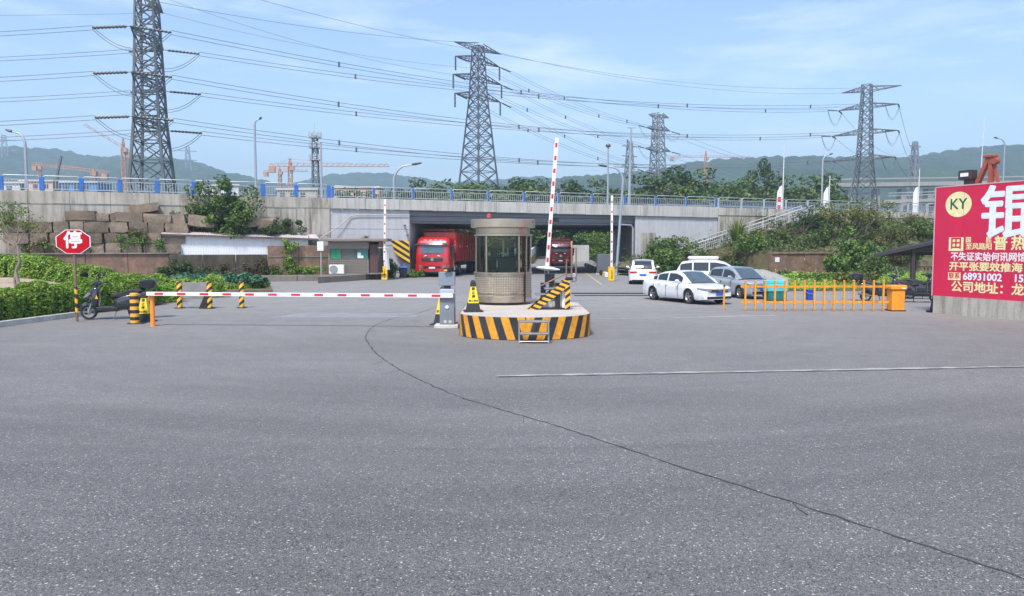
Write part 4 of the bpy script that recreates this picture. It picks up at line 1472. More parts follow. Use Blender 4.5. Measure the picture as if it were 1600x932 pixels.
# white corrugated shed
def corr_mat():
    m, nt, out = nodes_of("white corrugated sheet")
    v = coords(nt, 'Object')
    c = ramp(nt, noise(nt, coords(nt, 'Object', (1, 1, 0.2)), 1.5, 6, 0.7), 0.35, 0.75, (0.80, 0.80, 0.81), (0.68, 0.68, 0.70))
    princ(nt, out, c, 0.5)
    return m
M_CORR = corr_mat()
t = thing("corrugated_shed", "long low shed of white corrugated sheet with a pinkish roof", "shed", W(0, 0, 0.4), BA)
s0, s1 = S(266, -1.9), S(482, -1.9)
b = MB()
n = int((s1 - s0) / 0.11)
top = lambda q: 3.32 - 0.3 * q
vs = []
for i in range(n * 2 + 1):
    s = s0 + (s1 - s0) * i / (n * 2)
    y = -1.9 - (0.02 if i % 2 else 0.0)
    vs += [(s, y, 0.0), (s, y, top(i / (n * 2)) - 0.4)]
b.add(vs, [(2 * i, 2 * i + 2, 2 * i + 3, 2 * i + 1) for i in range(n * 2)])
b.build("front_wall", M_CORR, t)
b = MB(); b.add([(s1, -1.89, 0), (s1, -0.3, 0), (s1, -0.3, 2.8), (s1, -1.89, 2.62)], [(0, 1, 2, 3)]); b.add([(s0, -1.89, 0), (s0, -0.3, 0), (s0, -0.3, 3.1), (s0, -1.89, 2.92)], [(0, 1, 2, 3)]); b.build("end_wall", M_CORR, t)
ROOFM = mat("faded pink roof sheet", (0.55, 0.47, 0.46), 0.5, 0, 0.12, 1.2, dirt=0.3)
b = MB()
vs = []
for i in range(n * 2 + 1):
    q = i / (n * 2)
    s = s0 - 0.55 + (s1 - s0 + 1.3) * q
    dz = 0.03 if i % 2 else 0
    vs += [(s, -2.25, top(q) - 0.36 + dz), (s, -0.25, top(q) - 0.02 + dz)]
b.add(vs, [(2 * i, 2 * i + 2, 2 * i + 3, 2 * i + 1) for i in range(n * 2)])
b.build("roof", ROOFM, t)
b = MB(); b.bar((s0 - 0.5, -2.24, top(0) - 0.42), (s1 + 0.7, -2.24, top(1) - 0.42), 0.06, 0.09); b.build("fascia", mat("dark fascia", (0.10, 0.09, 0.09), 0.6), t)
for s in (s0 - 0.02, s1 + 0.02):
    b = MB(); b.bar((s, -1.95, 0), (s, -1.95, 2.85), 0.07); b.build("corner_post", mat("dark fascia", (0.10, 0.09, 0.09), 0.6), t)

# guard booth on its plinth
BY = 57.0
bp = A(560, 430, BY)
BTH = mat("grey brown cladding", (0.24, 0.21, 0.175), 0.6, 0.1, 0.12, 2)
def grid_mat(name, col, dark, sc, low=0.08):
    """sheet pierced with a regular grid of small holes"""
    m, nt, out = nodes_of(name)
    v = coords(nt, 'Object')
    sx = nt.nodes.new("ShaderNodeSeparateXYZ"); nt.links.new(v, sx.inputs[0])
    ang = nt.nodes.new("ShaderNodeMath"); ang.operation = 'ARCTAN2'
    nt.links.new(sx.outputs[1], ang.inputs[0]); nt.links.new(sx.outputs[0], ang.inputs[1])
    return m, nt, out, sx, ang
def pierced(name, col, dark, fu, fv, cyl):
    m, nt, out, sx, ang = grid_mat(name, col, dark, 1)
    def cell(src, f, th):
        a = nt.nodes.new("ShaderNodeMath"); a.operation = 'MULTIPLY'; a.inputs[1].default_value = f
        nt.links.new(src, a.inputs[0])
        c = nt.nodes.new("ShaderNodeMath"); c.operation = 'FRACT'; nt.links.new(a.outputs[0], c.inputs[0])
        g_ = nt.nodes.new("ShaderNodeMath"); g_.operation = 'GREATER_THAN'; g_.inputs[1].default_value = th
        nt.links.new(c.outputs[0], g_.inputs[0])
        return g_.outputs[0]
    a = cell(ang.outputs[0] if cyl else sx.outputs[0], fu, 0.42)
    c = cell(sx.outputs[2], fv, 0.42)
    mu = nt.nodes.new("ShaderNodeMath"); mu.operation = 'MULTIPLY'
    nt.links.new(a, mu.inputs[0]); nt.links.new(c, mu.inputs[1])
    base = ramp(nt, noise(nt, coords(nt, 'Object'), 3, 5, 0.6), 0.3, 0.7, tuple(q * 0.85 for q in col), tuple(q * 1.15 for q in col))
    col_ = mixc(nt, mu.outputs[0], base, dark)
    inv = nt.nodes.new("ShaderNodeMath"); inv.operation = 'SUBTRACT'; inv.inputs[0].default_value = 1.0
    nt.links.new(mu.outputs[0], inv.inputs[1])
    princ(nt, out, col_, 0.42, 0.55, bump(nt, inv.outputs[0], 0.5, 0.02))
    MATS[name] = m
    return m
BTHG = pierced("pierced booth cladding", (0.25, 0.22, 0.185), (0.12, 0.105, 0.085), 6.0, 6.0, False)
t = thing("guard_booth", "brown flat roofed guard booth with green windows beside the left abutment", "booth", (bp.x, BY, 0.42), R(3))
sc_ = BY / 1200
w0, w1 = (515 - 560) * sc_, (577 - 560) * sc_
zt, zb = A(560, 384, BY).z - 0.42, 0.1
zr = A(560, 377, BY).z - 0.42
wt_, wb_ = A(560, 389, BY).z - .42, A(560, 405, BY).z - .42
b = MB(); b.box(((w0 + w1) / 2, 0, (zb + wb_) / 2), (w1 - w0, 0.10, wb_ - zb)); b.build("lower_wall", BTHG, t)
b = MB(); b.box(((w0 + w1) / 2, 0, (wt_ + zr) / 2 - 0.02), (w1 - w0, 0.10, zr - wt_ - 0.04)); b.build("upper_wall", BTH, t)
b = MB(); b.box((w0, 1.1, zr / 2), (0.10, 2.2, zr - 0.06)); b.box((w1 + 0.75, 1.1, zr / 2), (0.10, 2.2, zr - 0.06)); b.build("side_wall", BTH, t)
b = MB(); b.box(((w0 + w1) / 2 + 0.4, 2.2, zr / 2), (w1 - w0 + 0.8, 0.08, zr - 0.06)); b.build("back_wall", BTH, t)
b = MB(); b.box(((w0 + w1) / 2 + 0.4, 1.1, 0.05), (w1 - w0 + 0.9, 2.3, 0.1)); b.build("floor_slab", M_LOWWALL, t)
b = MB(); b.box(((w0 + w1) / 2 + 0.55, 0.9, zr + 0.09), (w1 - w0 + 1.75, 3.2, 0.22), bev=0.04); b.build("roof", mat("brown roof edge", (0.23, 0.18, 0.15), 0.6), t)
fr = mat("brown window frame", (0.13, 0.10, 0.085), 0.5)
GREENP = [mat("green film", (0.02, 0.25, 0.13), 0.15), mat("dim grey pane", (0.09, 0.12, 0.11), 0.12), mat("teal film", (0.02, 0.20, 0.18), 0.15)]
xs = [w0 + 0.05, w0 + (w1 - w0) * 0.32, w0 + (w1 - w0) * 0.68, w1 - 0.05]
for i in range(3):
    wd = b.build if False else None
    cx, ww = (xs[i] + xs[i + 1]) / 2, xs[i + 1] - xs[i]
    f = MB()
    f.box((cx, -0.03, wb_ + 0.03), (ww - 0.02, 0.09, 0.05)); f.box((cx, -0.03, wt_ - 0.03), (ww - 0.02, 0.09, 0.05))
    f.box((xs[i] + 0.04, -0.03, (wb_ + wt_) / 2), (0.05, 0.09, wt_ - wb_ - 0.11)); f.box((xs[i + 1] - 0.04, -0.03, (wb_ + wt_) / 2), (0.05, 0.09, wt_ - wb_ - 0.11))
    fo = f.build("window", fr, t)
    b = MB(); b.box((cx, 0.0, (wb_ + wt_) / 2), (ww - 0.11, 0.03, wt_ - wb_ - 0.1)); b.build("pane", GREENP[i], fo)
b = MB(); b.box((xs[2] + 0.22, -0.03, wb_ + 0.27), (0.26, 0.02, 0.42)); b.box((xs[2] + 0.42, -0.03, wb_ + 0.16), (0.2, 0.02, 0.2)); b.build("paper_notice", WHITE, t)
b = MB(); b.box((w1 + 0.36, 0.02, zr / 2 - 0.1), (0.62, 0.05, zr - 0.3), bev=0.01); b.build("door", mat("dark maroon door", (0.09, 0.04, 0.035), 0.5), t)
# hanging coats by the booth door, air conditioner, post box
t = thing("coat_stand", "dark stand with black and white coats hanging beside the booth door", "coat stand", (bp.x + w1 + 1.05, BY - 0.35, 0.42))
b = MB(); b.tube([(0, 0, 0), (0, 0, 2.1)], 0.03, 6); b.tube([(-0.3, 0, 1.95), (0.5, 0, 1.95)], 0.025, 6); b.box((0, 0, 0.02), (0.5, 0.4, 0.04)); b.build("stand", BLKPLAS, t)
def cloth(cx, w0_, w1_, z1, z0, m, nm):
    b = MB()
    rings = []
    for q in range(7):
        f = q / 6
        w = w0_ + (w1_ - w0_) * f
        rings.append([(cx + w * math.cos(a_) * (1 + 0.12 * math.sin(5 * a_ + f * 3)), 0.09 * math.sin(a_) * (1 + 0.3 * math.sin(4 * a_)), z1 + (z0 - z1) * f) for a_ in [2 * PI * i / 18 for i in range(18)]])
    b.loft(rings); b.build(nm, m, t, True)
cloth(-0.1, 0.1, 0.24, 1.9, 0.15, mat("black cloth", (0.015, 0.014, 0.016), 0.9), "coat")
cloth(0.32, 0.07, 0.22, 1.75, 0.35, mat("white cloth", (0.5, 0.5, 0.54), 0.9), "coat")
t = thing("air_conditioner", "white air conditioner unit standing in front of the guard booth", "air conditioner", (A(527, 428, BY - 0.8).x, BY - 0.9, 0.46), R(3))
b = MB(); b.box((0, 0, 0.36), (1.06, 0.36, 0.66), bev=0.03); b.build("casing", WHITE, t)
b = MB(); b.lathe([(0.27, 0), (0.29, -0.02), (0.27, -0.04), (0.25, -0.02)], 24, (-0.2, -0.19, 0.37), 'y'); b.build("fan_ring", mat("fan grey", (0.25, 0.26, 0.27), 0.5), t)
b = MB()
for k in range(8):
    b.bar((-0.2, -0.195, 0.37), (-0.2 + 0.26 * math.cos(k * PI / 4), -0.195, 0.37 + 0.26 * math.sin(k * PI / 4)), 0.02)
b.lathe([(0.0, -0.185), (0.255, -0.185)], 20, (-0.2, 0, 0.37), 'y'); b.build("fan_grille", mat("fan dark", (0.08, 0.08, 0.085), 0.5), t)
b = MB(); b.box((-0.4, 0, 0.015), (0.08, 0.4, 0.03)); b.box((0.4, 0, 0.015), (0.08, 0.4, 0.03)); b.build("feet", STEEL, t)
bx = A(502, 440, 54)
t = thing("post_box", "white cabinet on a thin pole left of the guard booth", "cabinet", (bx.x, 54, 0.0))
b = MB(); b.tube([(0, 0, 0.3), (0, 0, 2.1)], 0.045, 8); b.build("pole", STEEL, t)
b = MB(); b.box((0, 0, 2.5), (0.44, 0.25, 0.64), bev=0.02); b.build("box", WHITE, t)
# booth plinth
t = thing("booth_plinth", "stained concrete plinth carrying the guard booth", "plinth", (0, 0, 0))
q0, q1, q2, q3 = G(497, 443), G(572, 438), G(594, 434.5), G(600, 432)
b = MB(); b.prism([(q0.x, q0.y), (q1.x, q1.y), (q1.x - 0.3, 60.5), (q0.x - 0.5, 60)], -0.1, 0.42); b.build("slab", M_LOWWALL, t)
b = MB(); b.prism([(q1.x + 0.05, q1.y + 0.15), (q2.x, q2.y + 0.2), (q3.x - 0.2, 60.8), (q1.x - 0.25, 60.5)], -0.1, 0.36); b.build("step", M_LOWWALL, t)
# chevron board and wheelie bins by the left abutment
cpx = W(S(632, -0.5), -0.5, 0)
t = thing("chevron_board", "slanting black and yellow hazard board fixed to the left abutment", "hazard board", cpx, BA)
HZ = stripes("hazard stripes", (0.80, 0.45, 0.02), (0.02, 0.02, 0.02), (0.62, 0, 1.0), 2.1)
b = MB(); zz = lambda py: A(632, py, cpx.y).z
b.prism([(-1.1, zz(376)), (0.35, zz(376)), (0.42, zz(414)), (-0.1, zz(408)), (-0.8, zz(394))], -0.05, 0.0, 'y'); b.build("board", HZ, t)
b = MB(); b.tube([(0.0, 0.12, 0), (0.0, 0.12, zz(376))], 0.05, 6); b.build("post", STEEL, t)
for px, col, h, nm in ((621, (0.012, 0.014, 0.02), 1.25, "tall black wheelie bin behind the left lamp pole"), (630, (0.02, 0.10, 0.40), 0.95, "short blue lidded bin beside the truck")):
    g = G(px, 434.5 if px == 630 else 432)
    t = thing("waste_bin", nm, "bin", g, 0.2)
    mm = mat("bin %d" % px, col, 0.5, 0, 0.15, 3)
    dm = mat("bin body dark", (0.015, 0.018, 0.03), 0.5)
    b = MB(); b.box((0, 0, h * 0.42), (0.5, 0.5, h * 0.78), taper=1.22, bev=0.04); b.build("body", dm if px == 630 else mm, t)
    b = MB(); b.box((0, 0, h * 0.88), (0.72, 0.72, h * 0.16), taper=0.85, bev=0.05); b.build("lid", mm, t)
    for sx in (-1, 1):
        b = MB(); b.lathe([(0.0, -0.03), (0.1, -0.03), (0.1, 0.03), (0, 0.03)], 12, (sx * 0.27, 0.2, 0.1), 'x'); b.build("wheel", BLACK, t)

# ---- small bushes of the left bank
def bush(name, label, loc, rx, ry, rz, n, leaf, lm, seed, nc=None, cat="shrub", group=None, stems=4, aspect=0.5, base=0.0):
    rng = np.random.default_rng(seed)
    t = thing(name, label, cat, loc, 0, group)
    nc = nc or max(6, int(7 * rx * ry * 1.2))
    P, N, C = crown_pts(rng, rx, ry, rz, rz * 0.85 + base, nc, n // nc, 0.32 * (rx * ry * rz) ** (1 / 3) + 0.12)
    P[:, 2] = np.abs(P[:, 2])
    V, F = leaves(P, N, leaf, rng, aspect)
    inst(arr_mesh("crown", V, F, lm), "crown", t)
    b = MB()
    for c in C[:stems]:
        b.tube([(c[0] * 0.1, c[1] * 0.1, -0.1), (c[0] * 0.4, c[1] * 0.4, c[2] * 0.55), tuple(c)], [0.06 * rz ** .5, 0.04 * rz ** .5, 0.015], 5)
    b.build("stems", BARK, t, True)
    return t
def wp(px, py, off):
    """point seen at a photo pixel on the plane shifted off from the bridge line"""
    s = S(px, off); p = W(s, off, 0)
    p.z = A(px, py, p.y).z
    return p
p = wp(345, 362, -0.9)
bush("leafy_bush", "large dark green bush growing out of the stones above the shed", (p.x, p.y, p.z - 0.5), 2.9, 0.9, 2.25, 6000, 0.26, LEAF_MID, 1, 46)
b_sh = wp(448, 362, -0.7); bush("leafy_bush", "small rounded shrub against the concrete wall right of the shed roof", (b_sh.x, b_sh.y, b_sh.z - 0.3), 1.25, 0.6, 0.75, 1600, 0.16, LEAF_DARK, 2, 12)
for i, (px, py, rx, rz, lm, lab) in enumerate(((60, 392, 2.2, .55, LEAF_OLIVE, "straggly olive weeds under the stone blocks far left"), (110, 390, 1.8, .5, LEAF_MID, "green weeds under the stone blocks left of the stop sign"), (190, 385, 1.5, .6, LEAF_MID, "bright weeds between the stone blocks right of the stop sign"), (240, 388, 1.2, .45, LEAF_MID, "weeds at the left end of the white shed"), (15, 360, 1.1, 1.2, LEAF_MID, "light green shrub at the far left end of the stone blocks"), (215, 372, 0.9, .45, LEAF_OLIVE, "creeper patch on the lower stone course"), (425, 362, 0.8, 0.35, LEAF_DARK, "low dark creeper on the shed roof edge"))):
    off = -1.9 if py > 380 else -1.7
    p = wp(px, py, off)
    bush("weed_clump", lab, (p.x, p.y, p.z - 0.2), rx, 0.35, rz, 1200, 0.15, lm, 30 + i, 14, "weeds", "weeds on the left bank", 2)
for i, (px, py, rx, rz, lm, lab) in enumerate(((268, 428, .9, .7, LEAF_DARK, "round dark fern at the foot of the creeper wall"), (295, 425, 1.5, .55, LEAF_DARK, "dark creeper hanging on the wall below the shed's left half"), (350, 425, 1.8, .55, LEAF_DRY, "dry dark creeper hanging on the wall below the middle of the shed"), (405, 424, 1.1, .55, LEAF_DRY, "dry brown creeper on the wall below the shed's right half"), (452, 424, .4, 1.6, LEAF_HEDGE, "bright green vine climbing the wall left of the guard booth"), (470, 430, 1.5, .5, LEAF_HEDGE, "bright green fern patch left of the guard booth"), (420, 428, 1.0, .35, LEAF_MID, "low weeds along the terrace below the shed"))):
    p = wp(px, py, -2.65)
    bush("creeper", lab, (p.x, p.y, 0.38), rx, 0.22, rz, 1300, 0.15, lm, 50 + i, 16, "creeper", "plants along the terrace wall", 2)
for i, (px, rx, rz, lm, lab) in enumerate(((570, 1.0, 1.5, LEAF_DARK, "dark bush behind the guard booth roof"), (592, 0.9, 1.35, LEAF_MID, "green bush between the booth and the lamp pole"), (607, 0.8, 1.1, LEAF_DARK, "dark bush behind the left lamp pole"), (648, 0.8, .25, LEAF_MID, "low weeds at the foot of the left abutment"))):
    p = W(S(px, -0.9), -0.9, 0)
    bush("shrub", lab, p, rx, 0.5, rz, 1500, 0.17, lm, 70 + i, 14, "shrub", "shrubs at the left abutment", 3)

# ================================================================== LEFT FOREGROUND: MOUND, HEDGES, KERB
def mound_z(x, y):
    a = min(1, max(0, (-15.9 - x) / 7.0)) * min(1, max(0, (y - 23) / 6.0)) * min(1, max(0, (46 - y) / 6.0))
    return 0.03 + 1.05 * (a * a * (3 - 2 * a)) + 0.05 * math.sin(x * 1.3) * math.sin(y * 0.9)
b = MB(); b.grid(lambda u, v: (-46 + 29.9 * u + 0.45 * max(0, (v * 31 - 14) / 17), 15 + 31 * v, mound_z(-46 + 29.9 * u, 15 + 31 * v) if u < 1 else -0.02), 60, 60)
struct(b.build("earth_mound", M_SAND, None, True))

def hedge(label, path, width, height, n, seed, zf, lm=None, leaf=0.105):
    """clipped hedge along a path of (x, y): dense leaf skin over a twiggy core"""
    rng = np.random.default_rng(seed)
    t = thing("hedge", label, "hedge", (path[0][0], path[0][1], 0), 0, "clipped hedges on the left")
    o0 = np.array([path[0][0], path[0][1], 0])
    P = np.array(path, float)
    seg = np.hypot(*np.diff(P, axis=0).T); cum = np.concatenate([[0], np.cumsum(seg)])
    q = rng.uniform(0, cum[-1], n)
    X = np.interp(q, cum, P[:, 0]); Y = np.interp(q, cum, P[:, 1])
    i = np.clip(np.searchsorted(cum, q) - 1, 0, len(seg) - 1)
    D = (np.diff(P, axis=0) / seg[:, None])[i]
    Nn = np.stack([-D[:, 1], D[:, 0]], 1)
    th = rng.uniform(-0.15, PI + 0.15, n)               # around the cross-section
    lump = 1 + 0.10 * np.sin(q * 2.3 + seed) + 0.07 * np.sin(q * 5.1 + th * 2) + 0.05 * np.sin(q * 11 + th * 5)
    ce, se = np.cos(th), np.sin(th)
    sup = (np.abs(ce) ** 4 + np.abs(se) ** 4) ** -0.25   # squarish section
    dep = 1 - rng.exponential(0.07, n)
    du = ce * sup * width / 2 * lump * dep
    dz = np.clip(se * sup, -0.05, None) * height * lump * dep
    z0 = np.array([zf(a, c) for a, c in zip(X, Y)])
    Pt = np.stack([X + Nn[:, 0] * du, Y + Nn[:, 1] * du, z0 + np.clip(dz, 0.04, None)], 1) - o0
    No = np.stack([Nn[:, 0] * ce, Nn[:, 1] * ce, se + 0.25], 1)
    V, F = leaves(Pt, No, leaf, rng, 0.55, 0.55)
    inst(arr_mesh("foliage", V, F, lm or LEAF_HEDGE), "foliage", t)
    b = MB()
    for k in range(len(path) - 1):
        (xa, ya), (xb, yb) = path[k], path[k + 1]
        m_ = max(2, int(seg[k] / 0.8))
        for j in range(m_):
            f0 = (j + 0.5) / m_
            x, y = xa + (xb - xa) * f0, ya + (yb - ya) * f0
            a_ = math.atan2(yb - ya, xb - xa)
            b.box((x - o0[0], y - o0[1], zf(x, y) + height * 0.33), (seg[k] / m_ * 1.02, width * 0.6, height * 0.62), Matrix.Rotation(a_, 3, 'Z'))
    b.build("twig_core", mat("hedge twigs", (0.035, 0.045, 0.018), 0.95, 0, 0.4, 6), t)
    return t
hedge("front clipped green hedge along the white kerb behind the stop sign", [(-19.0, 19.0), (-17.5, 22.5), (-17.0, 25.5), (-16.45, 29.5), (-15.9, 33.5)], 1.5, 1.08, 52000, 1, lambda x, y: 0.05)
hedge("rear clipped hedge climbing the sandy mound to the left", [(-27, 37.5), (-23, 35.8), (-19.5, 35.5), (-16.6, 36.8), (-14.6, 38.5)], 1.5, 0.95, 34000, 2, mound_z)
hedge("short hedge between the sandy mound and the front hedge", [(-18.7, 32.4), (-16.9, 33.4), (-15.3, 35.2)], 1.3, 0.85, 13000, 3, mound_z)
# kerb stones
t = thing("kerb", "pale concrete kerb stones edging the front hedge", "kerb", (0, 0, 0))
kp = [G(-60, 522), G(0, 511.5), G(60, 503.5), G(128, 494.5)]
kp = [kp[0]] + [kp[1]] + [kp[2]] + [kp[3]]
cum = [0]
for i in range(3):
    cum.append(cum[-1] + (kp[i + 1] - kp[i]).length)
n = int(cum[-1] / 0.75)
for k in range(n):
    def at(d):
        for i in range(3):
            if d <= cum[i + 1] + 1e-6:
                return kp[i].lerp(kp[i + 1], (d - cum[i]) / (cum[i + 1] - cum[i]))
        return kp[3]
    a_, c_ = at(cum[-1] * k / n), at(cum[-1] * (k + 1) / n - 0.015)
    b = MB(); b.bar((a_.x - 0.08, a_.y, 0.08), (c_.x - 0.08, c_.y, 0.08), 0.2, 0.18); b.build("kerb_stone", M_KERB, t)

# crooked little tree on the mound
tp = Vector((-20.2, 31.3, 0)); tp.z = mound_z(tp.x, tp.y)
t = thing("small_tree", "crooked thin tree with sparse leaves on the sandy mound", "tree", tp)
b = MB()
b.tube([(0.25, 0, -0.1), (0.05, 0, 0.35), (-0.02, 0, 0.8), (0.15, 0, 1.15), (0.1, 0, 1.8), (-0.05, 0, 2.05)], [0.10, 0.075, 0.06, 0.06, 0.05, 0.04], 7)
b.tube([(-0.05, 0, 0.0), (-0.1, 0, 0.4), (0.02, 0, 0.9), (0.16, 0, 1.15)], [0.06, 0.05, 0.045, 0.04], 6)
ends = [(-0.9, 0.1, 2.75), (-0.5, -0.2, 3.1), (0.5, 0.2, 2.7), (0.9, -0.1, 2.45), (-1.2, 0.2, 2.3), (0.2, 0.1, 2.9)]
for e in ends:
    b.tube([(0.02, 0, 1.8), (e[0] * 0.5, e[1], 1.8 + (e[2] - 1.8) * 0.6), e], [0.035, 0.022, 0.01], 5)
b.build("trunk", mat("pale bark", (0.24, 0.20, 0.16), 0.9, 0, 0.3, 8, 0.4), t, True)
rng = np.random.default_rng(5)
P = np.concatenate([np.array(e) + rng.normal(size=(170, 3)) * [0.36, 0.3, 0.14] for e in ends])
V, F = leaves(P, np.tile([0, 0, 1.0], (len(P), 1)), 0.09, rng)
inst(arr_mesh("crown", V, F, LEAF_OLIVE), "crown", t)

# vegetable bed behind the striped guards
bb = MB(); bb.prism([(G(240, 462).x, 41), (G(420, 458).x, 42), (G(412, 445).x, 51.2), (G(230, 445).x, 50)], -0.1, 0.14)
struct(bb.build("planting_bed", M_EARTH))
rng = np.random.default_rng(9)
veg_spots = []
for r_ in range(4):
    for c_ in range(9):
        x = -21 + c_ * 0.95 + (r_ % 2) * 0.45; y = 43.2 + r_ * 1.75
        if G(262, 450).x * (y / G(262, 450).y) < x < G(405, 450).x * (y / G(405, 450).y):
            veg_spots.append((x, y))
vm = []
for k in range(3):
    rg = np.random.default_rng(60 + k)
    n = 130
    a_ = rg.uniform(0, 2 * PI, n); rr_ = rg.uniform(0.05, 0.42, n)
    P = np.stack([np.cos(a_) * rr_, np.sin(a_) * rr_, 0.12 + 0.34 * (1 - rr_ * 1.6) + rg.uniform(0, 0.12, n)], 1)
    N = np.stack([np.cos(a_) * 0.5, np.sin(a_) * 0.5, np.ones(n)], 1)
    V, F = leaves(P, N, 0.24, rg, 0.7, 0.3)
    vm.append(arr_mesh("cabbage", V, F, LEAF_VEG))
rows_ = ['front', 'second', 'third', 'back']
for i, (x, y) in enumerate(veg_spots):
    o = inst(vm[i % 3], "vegetable_plant", None, (x, y, 0.12), (0, 0, i * 1.1), (1.25, 1.25, 1.35))
    tag(o, "blue green leafy vegetable in the bed behind the striped guards", "vegetable", "vegetables in the left bed")
p0 = G(388, 456)
hedge("low bright green clump edging the right end of the vegetable bed", [(G(352, 456).x, 42.3), (G(402, 454).x, 43.6), (G(410, 448).x, 48)], 0.9, 0.34, 6000, 4, lambda x, y: 0.12)

# ================================================================== STOP SIGN, SCOOTER'S NEIGHBOURS, STRIPED GUARDS
SIGNRED = mat("sign red", (0.46, 0.004, 0.010), 0.5, 0, 0.04, 3, spec=0.15)
YB_POST = stripes("post wrap stripes", (0.78, 0.42, 0.02), (0.025, 0.025, 0.025), (0.55, 0, 1.0), 3.2)
g = G(120, 503)
t = thing("stop_sign", "red octagonal stop sign on a brown post by the hedge", "stop sign", g, R(8))
zc = A(119, 378, g.y).z
b = MB(); b.tube([(0, 0.03, 0), (0, 0.03, 1.0)], 0.045, 10); b.build("striped_foot", mat("rusty brown post", (0.19, 0.12, 0.08), 0.7, 0, 0.25, 8), t, True)
b = MB(); b.tube([(0, 0.03, 0.28), (0, 0.03, 1.18)], 0.049, 10); b.build("striped_wrap", YB_POST, t, True)
b = MB(); b.tube([(0, 0.03, 0.9), (0, 0.03, zc + 0.3)], 0.044, 10); b.build("post", mat("rusty brown post", (0.19, 0.12, 0.08), 0.7, 0, 0.25, 8), t, True)
oct_ = lambda r_: [(r_ * math.cos(PI / 8 + k * PI / 4), zc + r_ * math.sin(PI / 8 + k * PI / 4) * 0.74) for k in range(8)]
b = MB(); b.prism(oct_(0.585), -0.045, -0.02, 'y'); b.build("rim", WHITE, t)
b = MB(); b.prism(oct_(0.555), -0.052, -0.046, 'y'); b.build("face", SIGNRED, t)
text("lettering", "停", 0.60, WHITE, t, (0, -0.056, zc + 0.02), (PI / 2, 0, 0), 0.016, 0.002)

# reflective bollard, cones
CONE_Y = mat("cone yellow", (0.80, 0.58, 0.02), 0.45, 0, 0.1, 6, dirt=0.25)
INK = mat("black ink", (0.02, 0.02, 0.02), 0.6)
BANDS = stripes("bollard bands", (0.82, 0.38, 0.03), (0.02, 0.02, 0.022), (0, 0, 1.0), 4.4)
def cone(label, loc, h, rz=0.0, chars="禁止停车"):
    t = thing("warning_cone", label, "cone", loc, rz, "yellow warning cones")
    w = h * 0.30
    sq = lambda s, z: [(sx * s, sy * s, z) for sx, sy in ((-1, -1), (1, -1), (1, 1), (-1, 1))]
    b = MB(); b.box((0, 0, 0.02), (w * 2.0, w * 2.0, 0.045), bev=0.015); b.build("base_plate", BLACK, t)
    b = MB(); b.loft([sq(w * 0.72, 0.045), sq(w * 0.56, h * 0.28)]); b.build("foot", BLACK, t)
    b = MB(); b.loft([sq(w * 0.56, h * 0.281), sq(w * 0.27, h * 0.80)]); b.build("body", CONE_Y, t)
    b = MB(); b.loft([sq(w * 0.30, h * 0.801), sq(w * 0.24, h * 0.95), sq(w * 0.12, h)]); b.build("top", BLACK, t)
    sl = math.atan((w * 0.29) / (h * 0.52))
    for k, ch in enumerate(chars[:3]):
        z = h * (0.72 - k * 0.12); y = -(w * 0.56 + (w * 0.27 - w * 0.56) * ((z / h - 0.28) / 0.52)) - 0.003
        text("lettering", ch, h * 0.11, INK, t, (0, y, z), (PI / 2 - sl, 0, 0), 0.004, 0.001)
    z = h * 0.345; y = -(w * 0.56 + (w * 0.27 - w * 0.56) * ((z / h - 0.28) / 0.52)) - 0.003
    text("lettering", chars, h * 0.075, INK, t, (0, y, z), (PI / 2 - sl, 0, 0), 0.002, 0.001)
    return t
g = G(211, 506)
t = thing("striped_bollard", "short black and orange banded bollard beside the scooter", "bollard", g)
b = MB(); b.box((0.06, 0, 0.015), (0.5, 0.36, 0.03), bev=0.01); b.build("base_plate", BLACK, t)
b = MB(); b.lathe([(0.14, 0.03), (0.135, 0.98), (0.12, 1.0)], 20); b.build("body", BANDS, t, True)
g = G(223, 503.5); cone("black footed yellow cone behind the banded bollard by the scooter", (g.x + 0.03, g.y + 0.1, 0.0), 1.0, 0.1)
g = G(692, 509); cone("yellow cone tucked behind the left side of the grey gate cabinet", (g.x, g.y + 0.35, 0), 1.25, -0.2)
# striped guards
YB2 = stripes("guard post stripes", (0.80, 0.42, 0.02), (0.02, 0.02, 0.022), (-0.9, 0, 1.0), 3.6)
g0, g1 = G(281, 482), G(328, 482.5)
t = thing("panel_guard", "grey panel guard between two black and yellow striped posts", "guard rail", (0, 0, 0))
for px, gg in ((281, g0), (328, g1)):
    b = MB(); b.lathe([(0.105, 0.0), (0.105, 1.07), (0.09, 1.1)], 14); b.build("striped_post", YB2, t, True, (gg.x, gg.y, 0))
    b = MB(); b.box((gg.x, gg.y, 0.02), (0.34, 0.3, 0.04), bev=0.01); b.build("foot_plate", BLACK, t)
b = MB(); b.box(((g0.x + g1.x) / 2 - 0.02, g0.y + 0.02, 0.72), (g1.x - g0.x - 0.26, 0.04, 0.66), bev=0.01); b.build("panel", mat("grey board", (0.22, 0.215, 0.20), 0.7, 0, 0.15, 2, dirt=0.3), t)
b = MB(); b.bar((g0.x + 0.1, g0.y, 0.2), (g1.x - 0.1, g1.y, 0.2), 0.05); b.bar((g0.x + 0.1, g0.y, 0.30), (g1.x - 0.1, g1.y, 0.30), 0.03); b.build("bottom_rail", STEEL, t)
b = MB(); b.prism([(g1.x - 0.42, 0.0), (g1.x - 0.08, 0.0), (g1.x - 0.08, 0.75)], g1.y - 0.1, g1.y + 0.1, 'y'); b.build("brace", BLACK, t)
g = G(378, 481.5)
t = thing("striped_post", "single black and yellow striped post right of the panel guard", "post", g)
b = MB(); b.lathe([(0.10, 0.0), (0.10, 1.05), (0.085, 1.08)], 14); b.build("body", YB2, t, True)
b = MB(); b.box((0, 0, 0.02), (0.34, 0.3, 0.04), bev=0.01); b.build("foot_plate", BLACK, t)

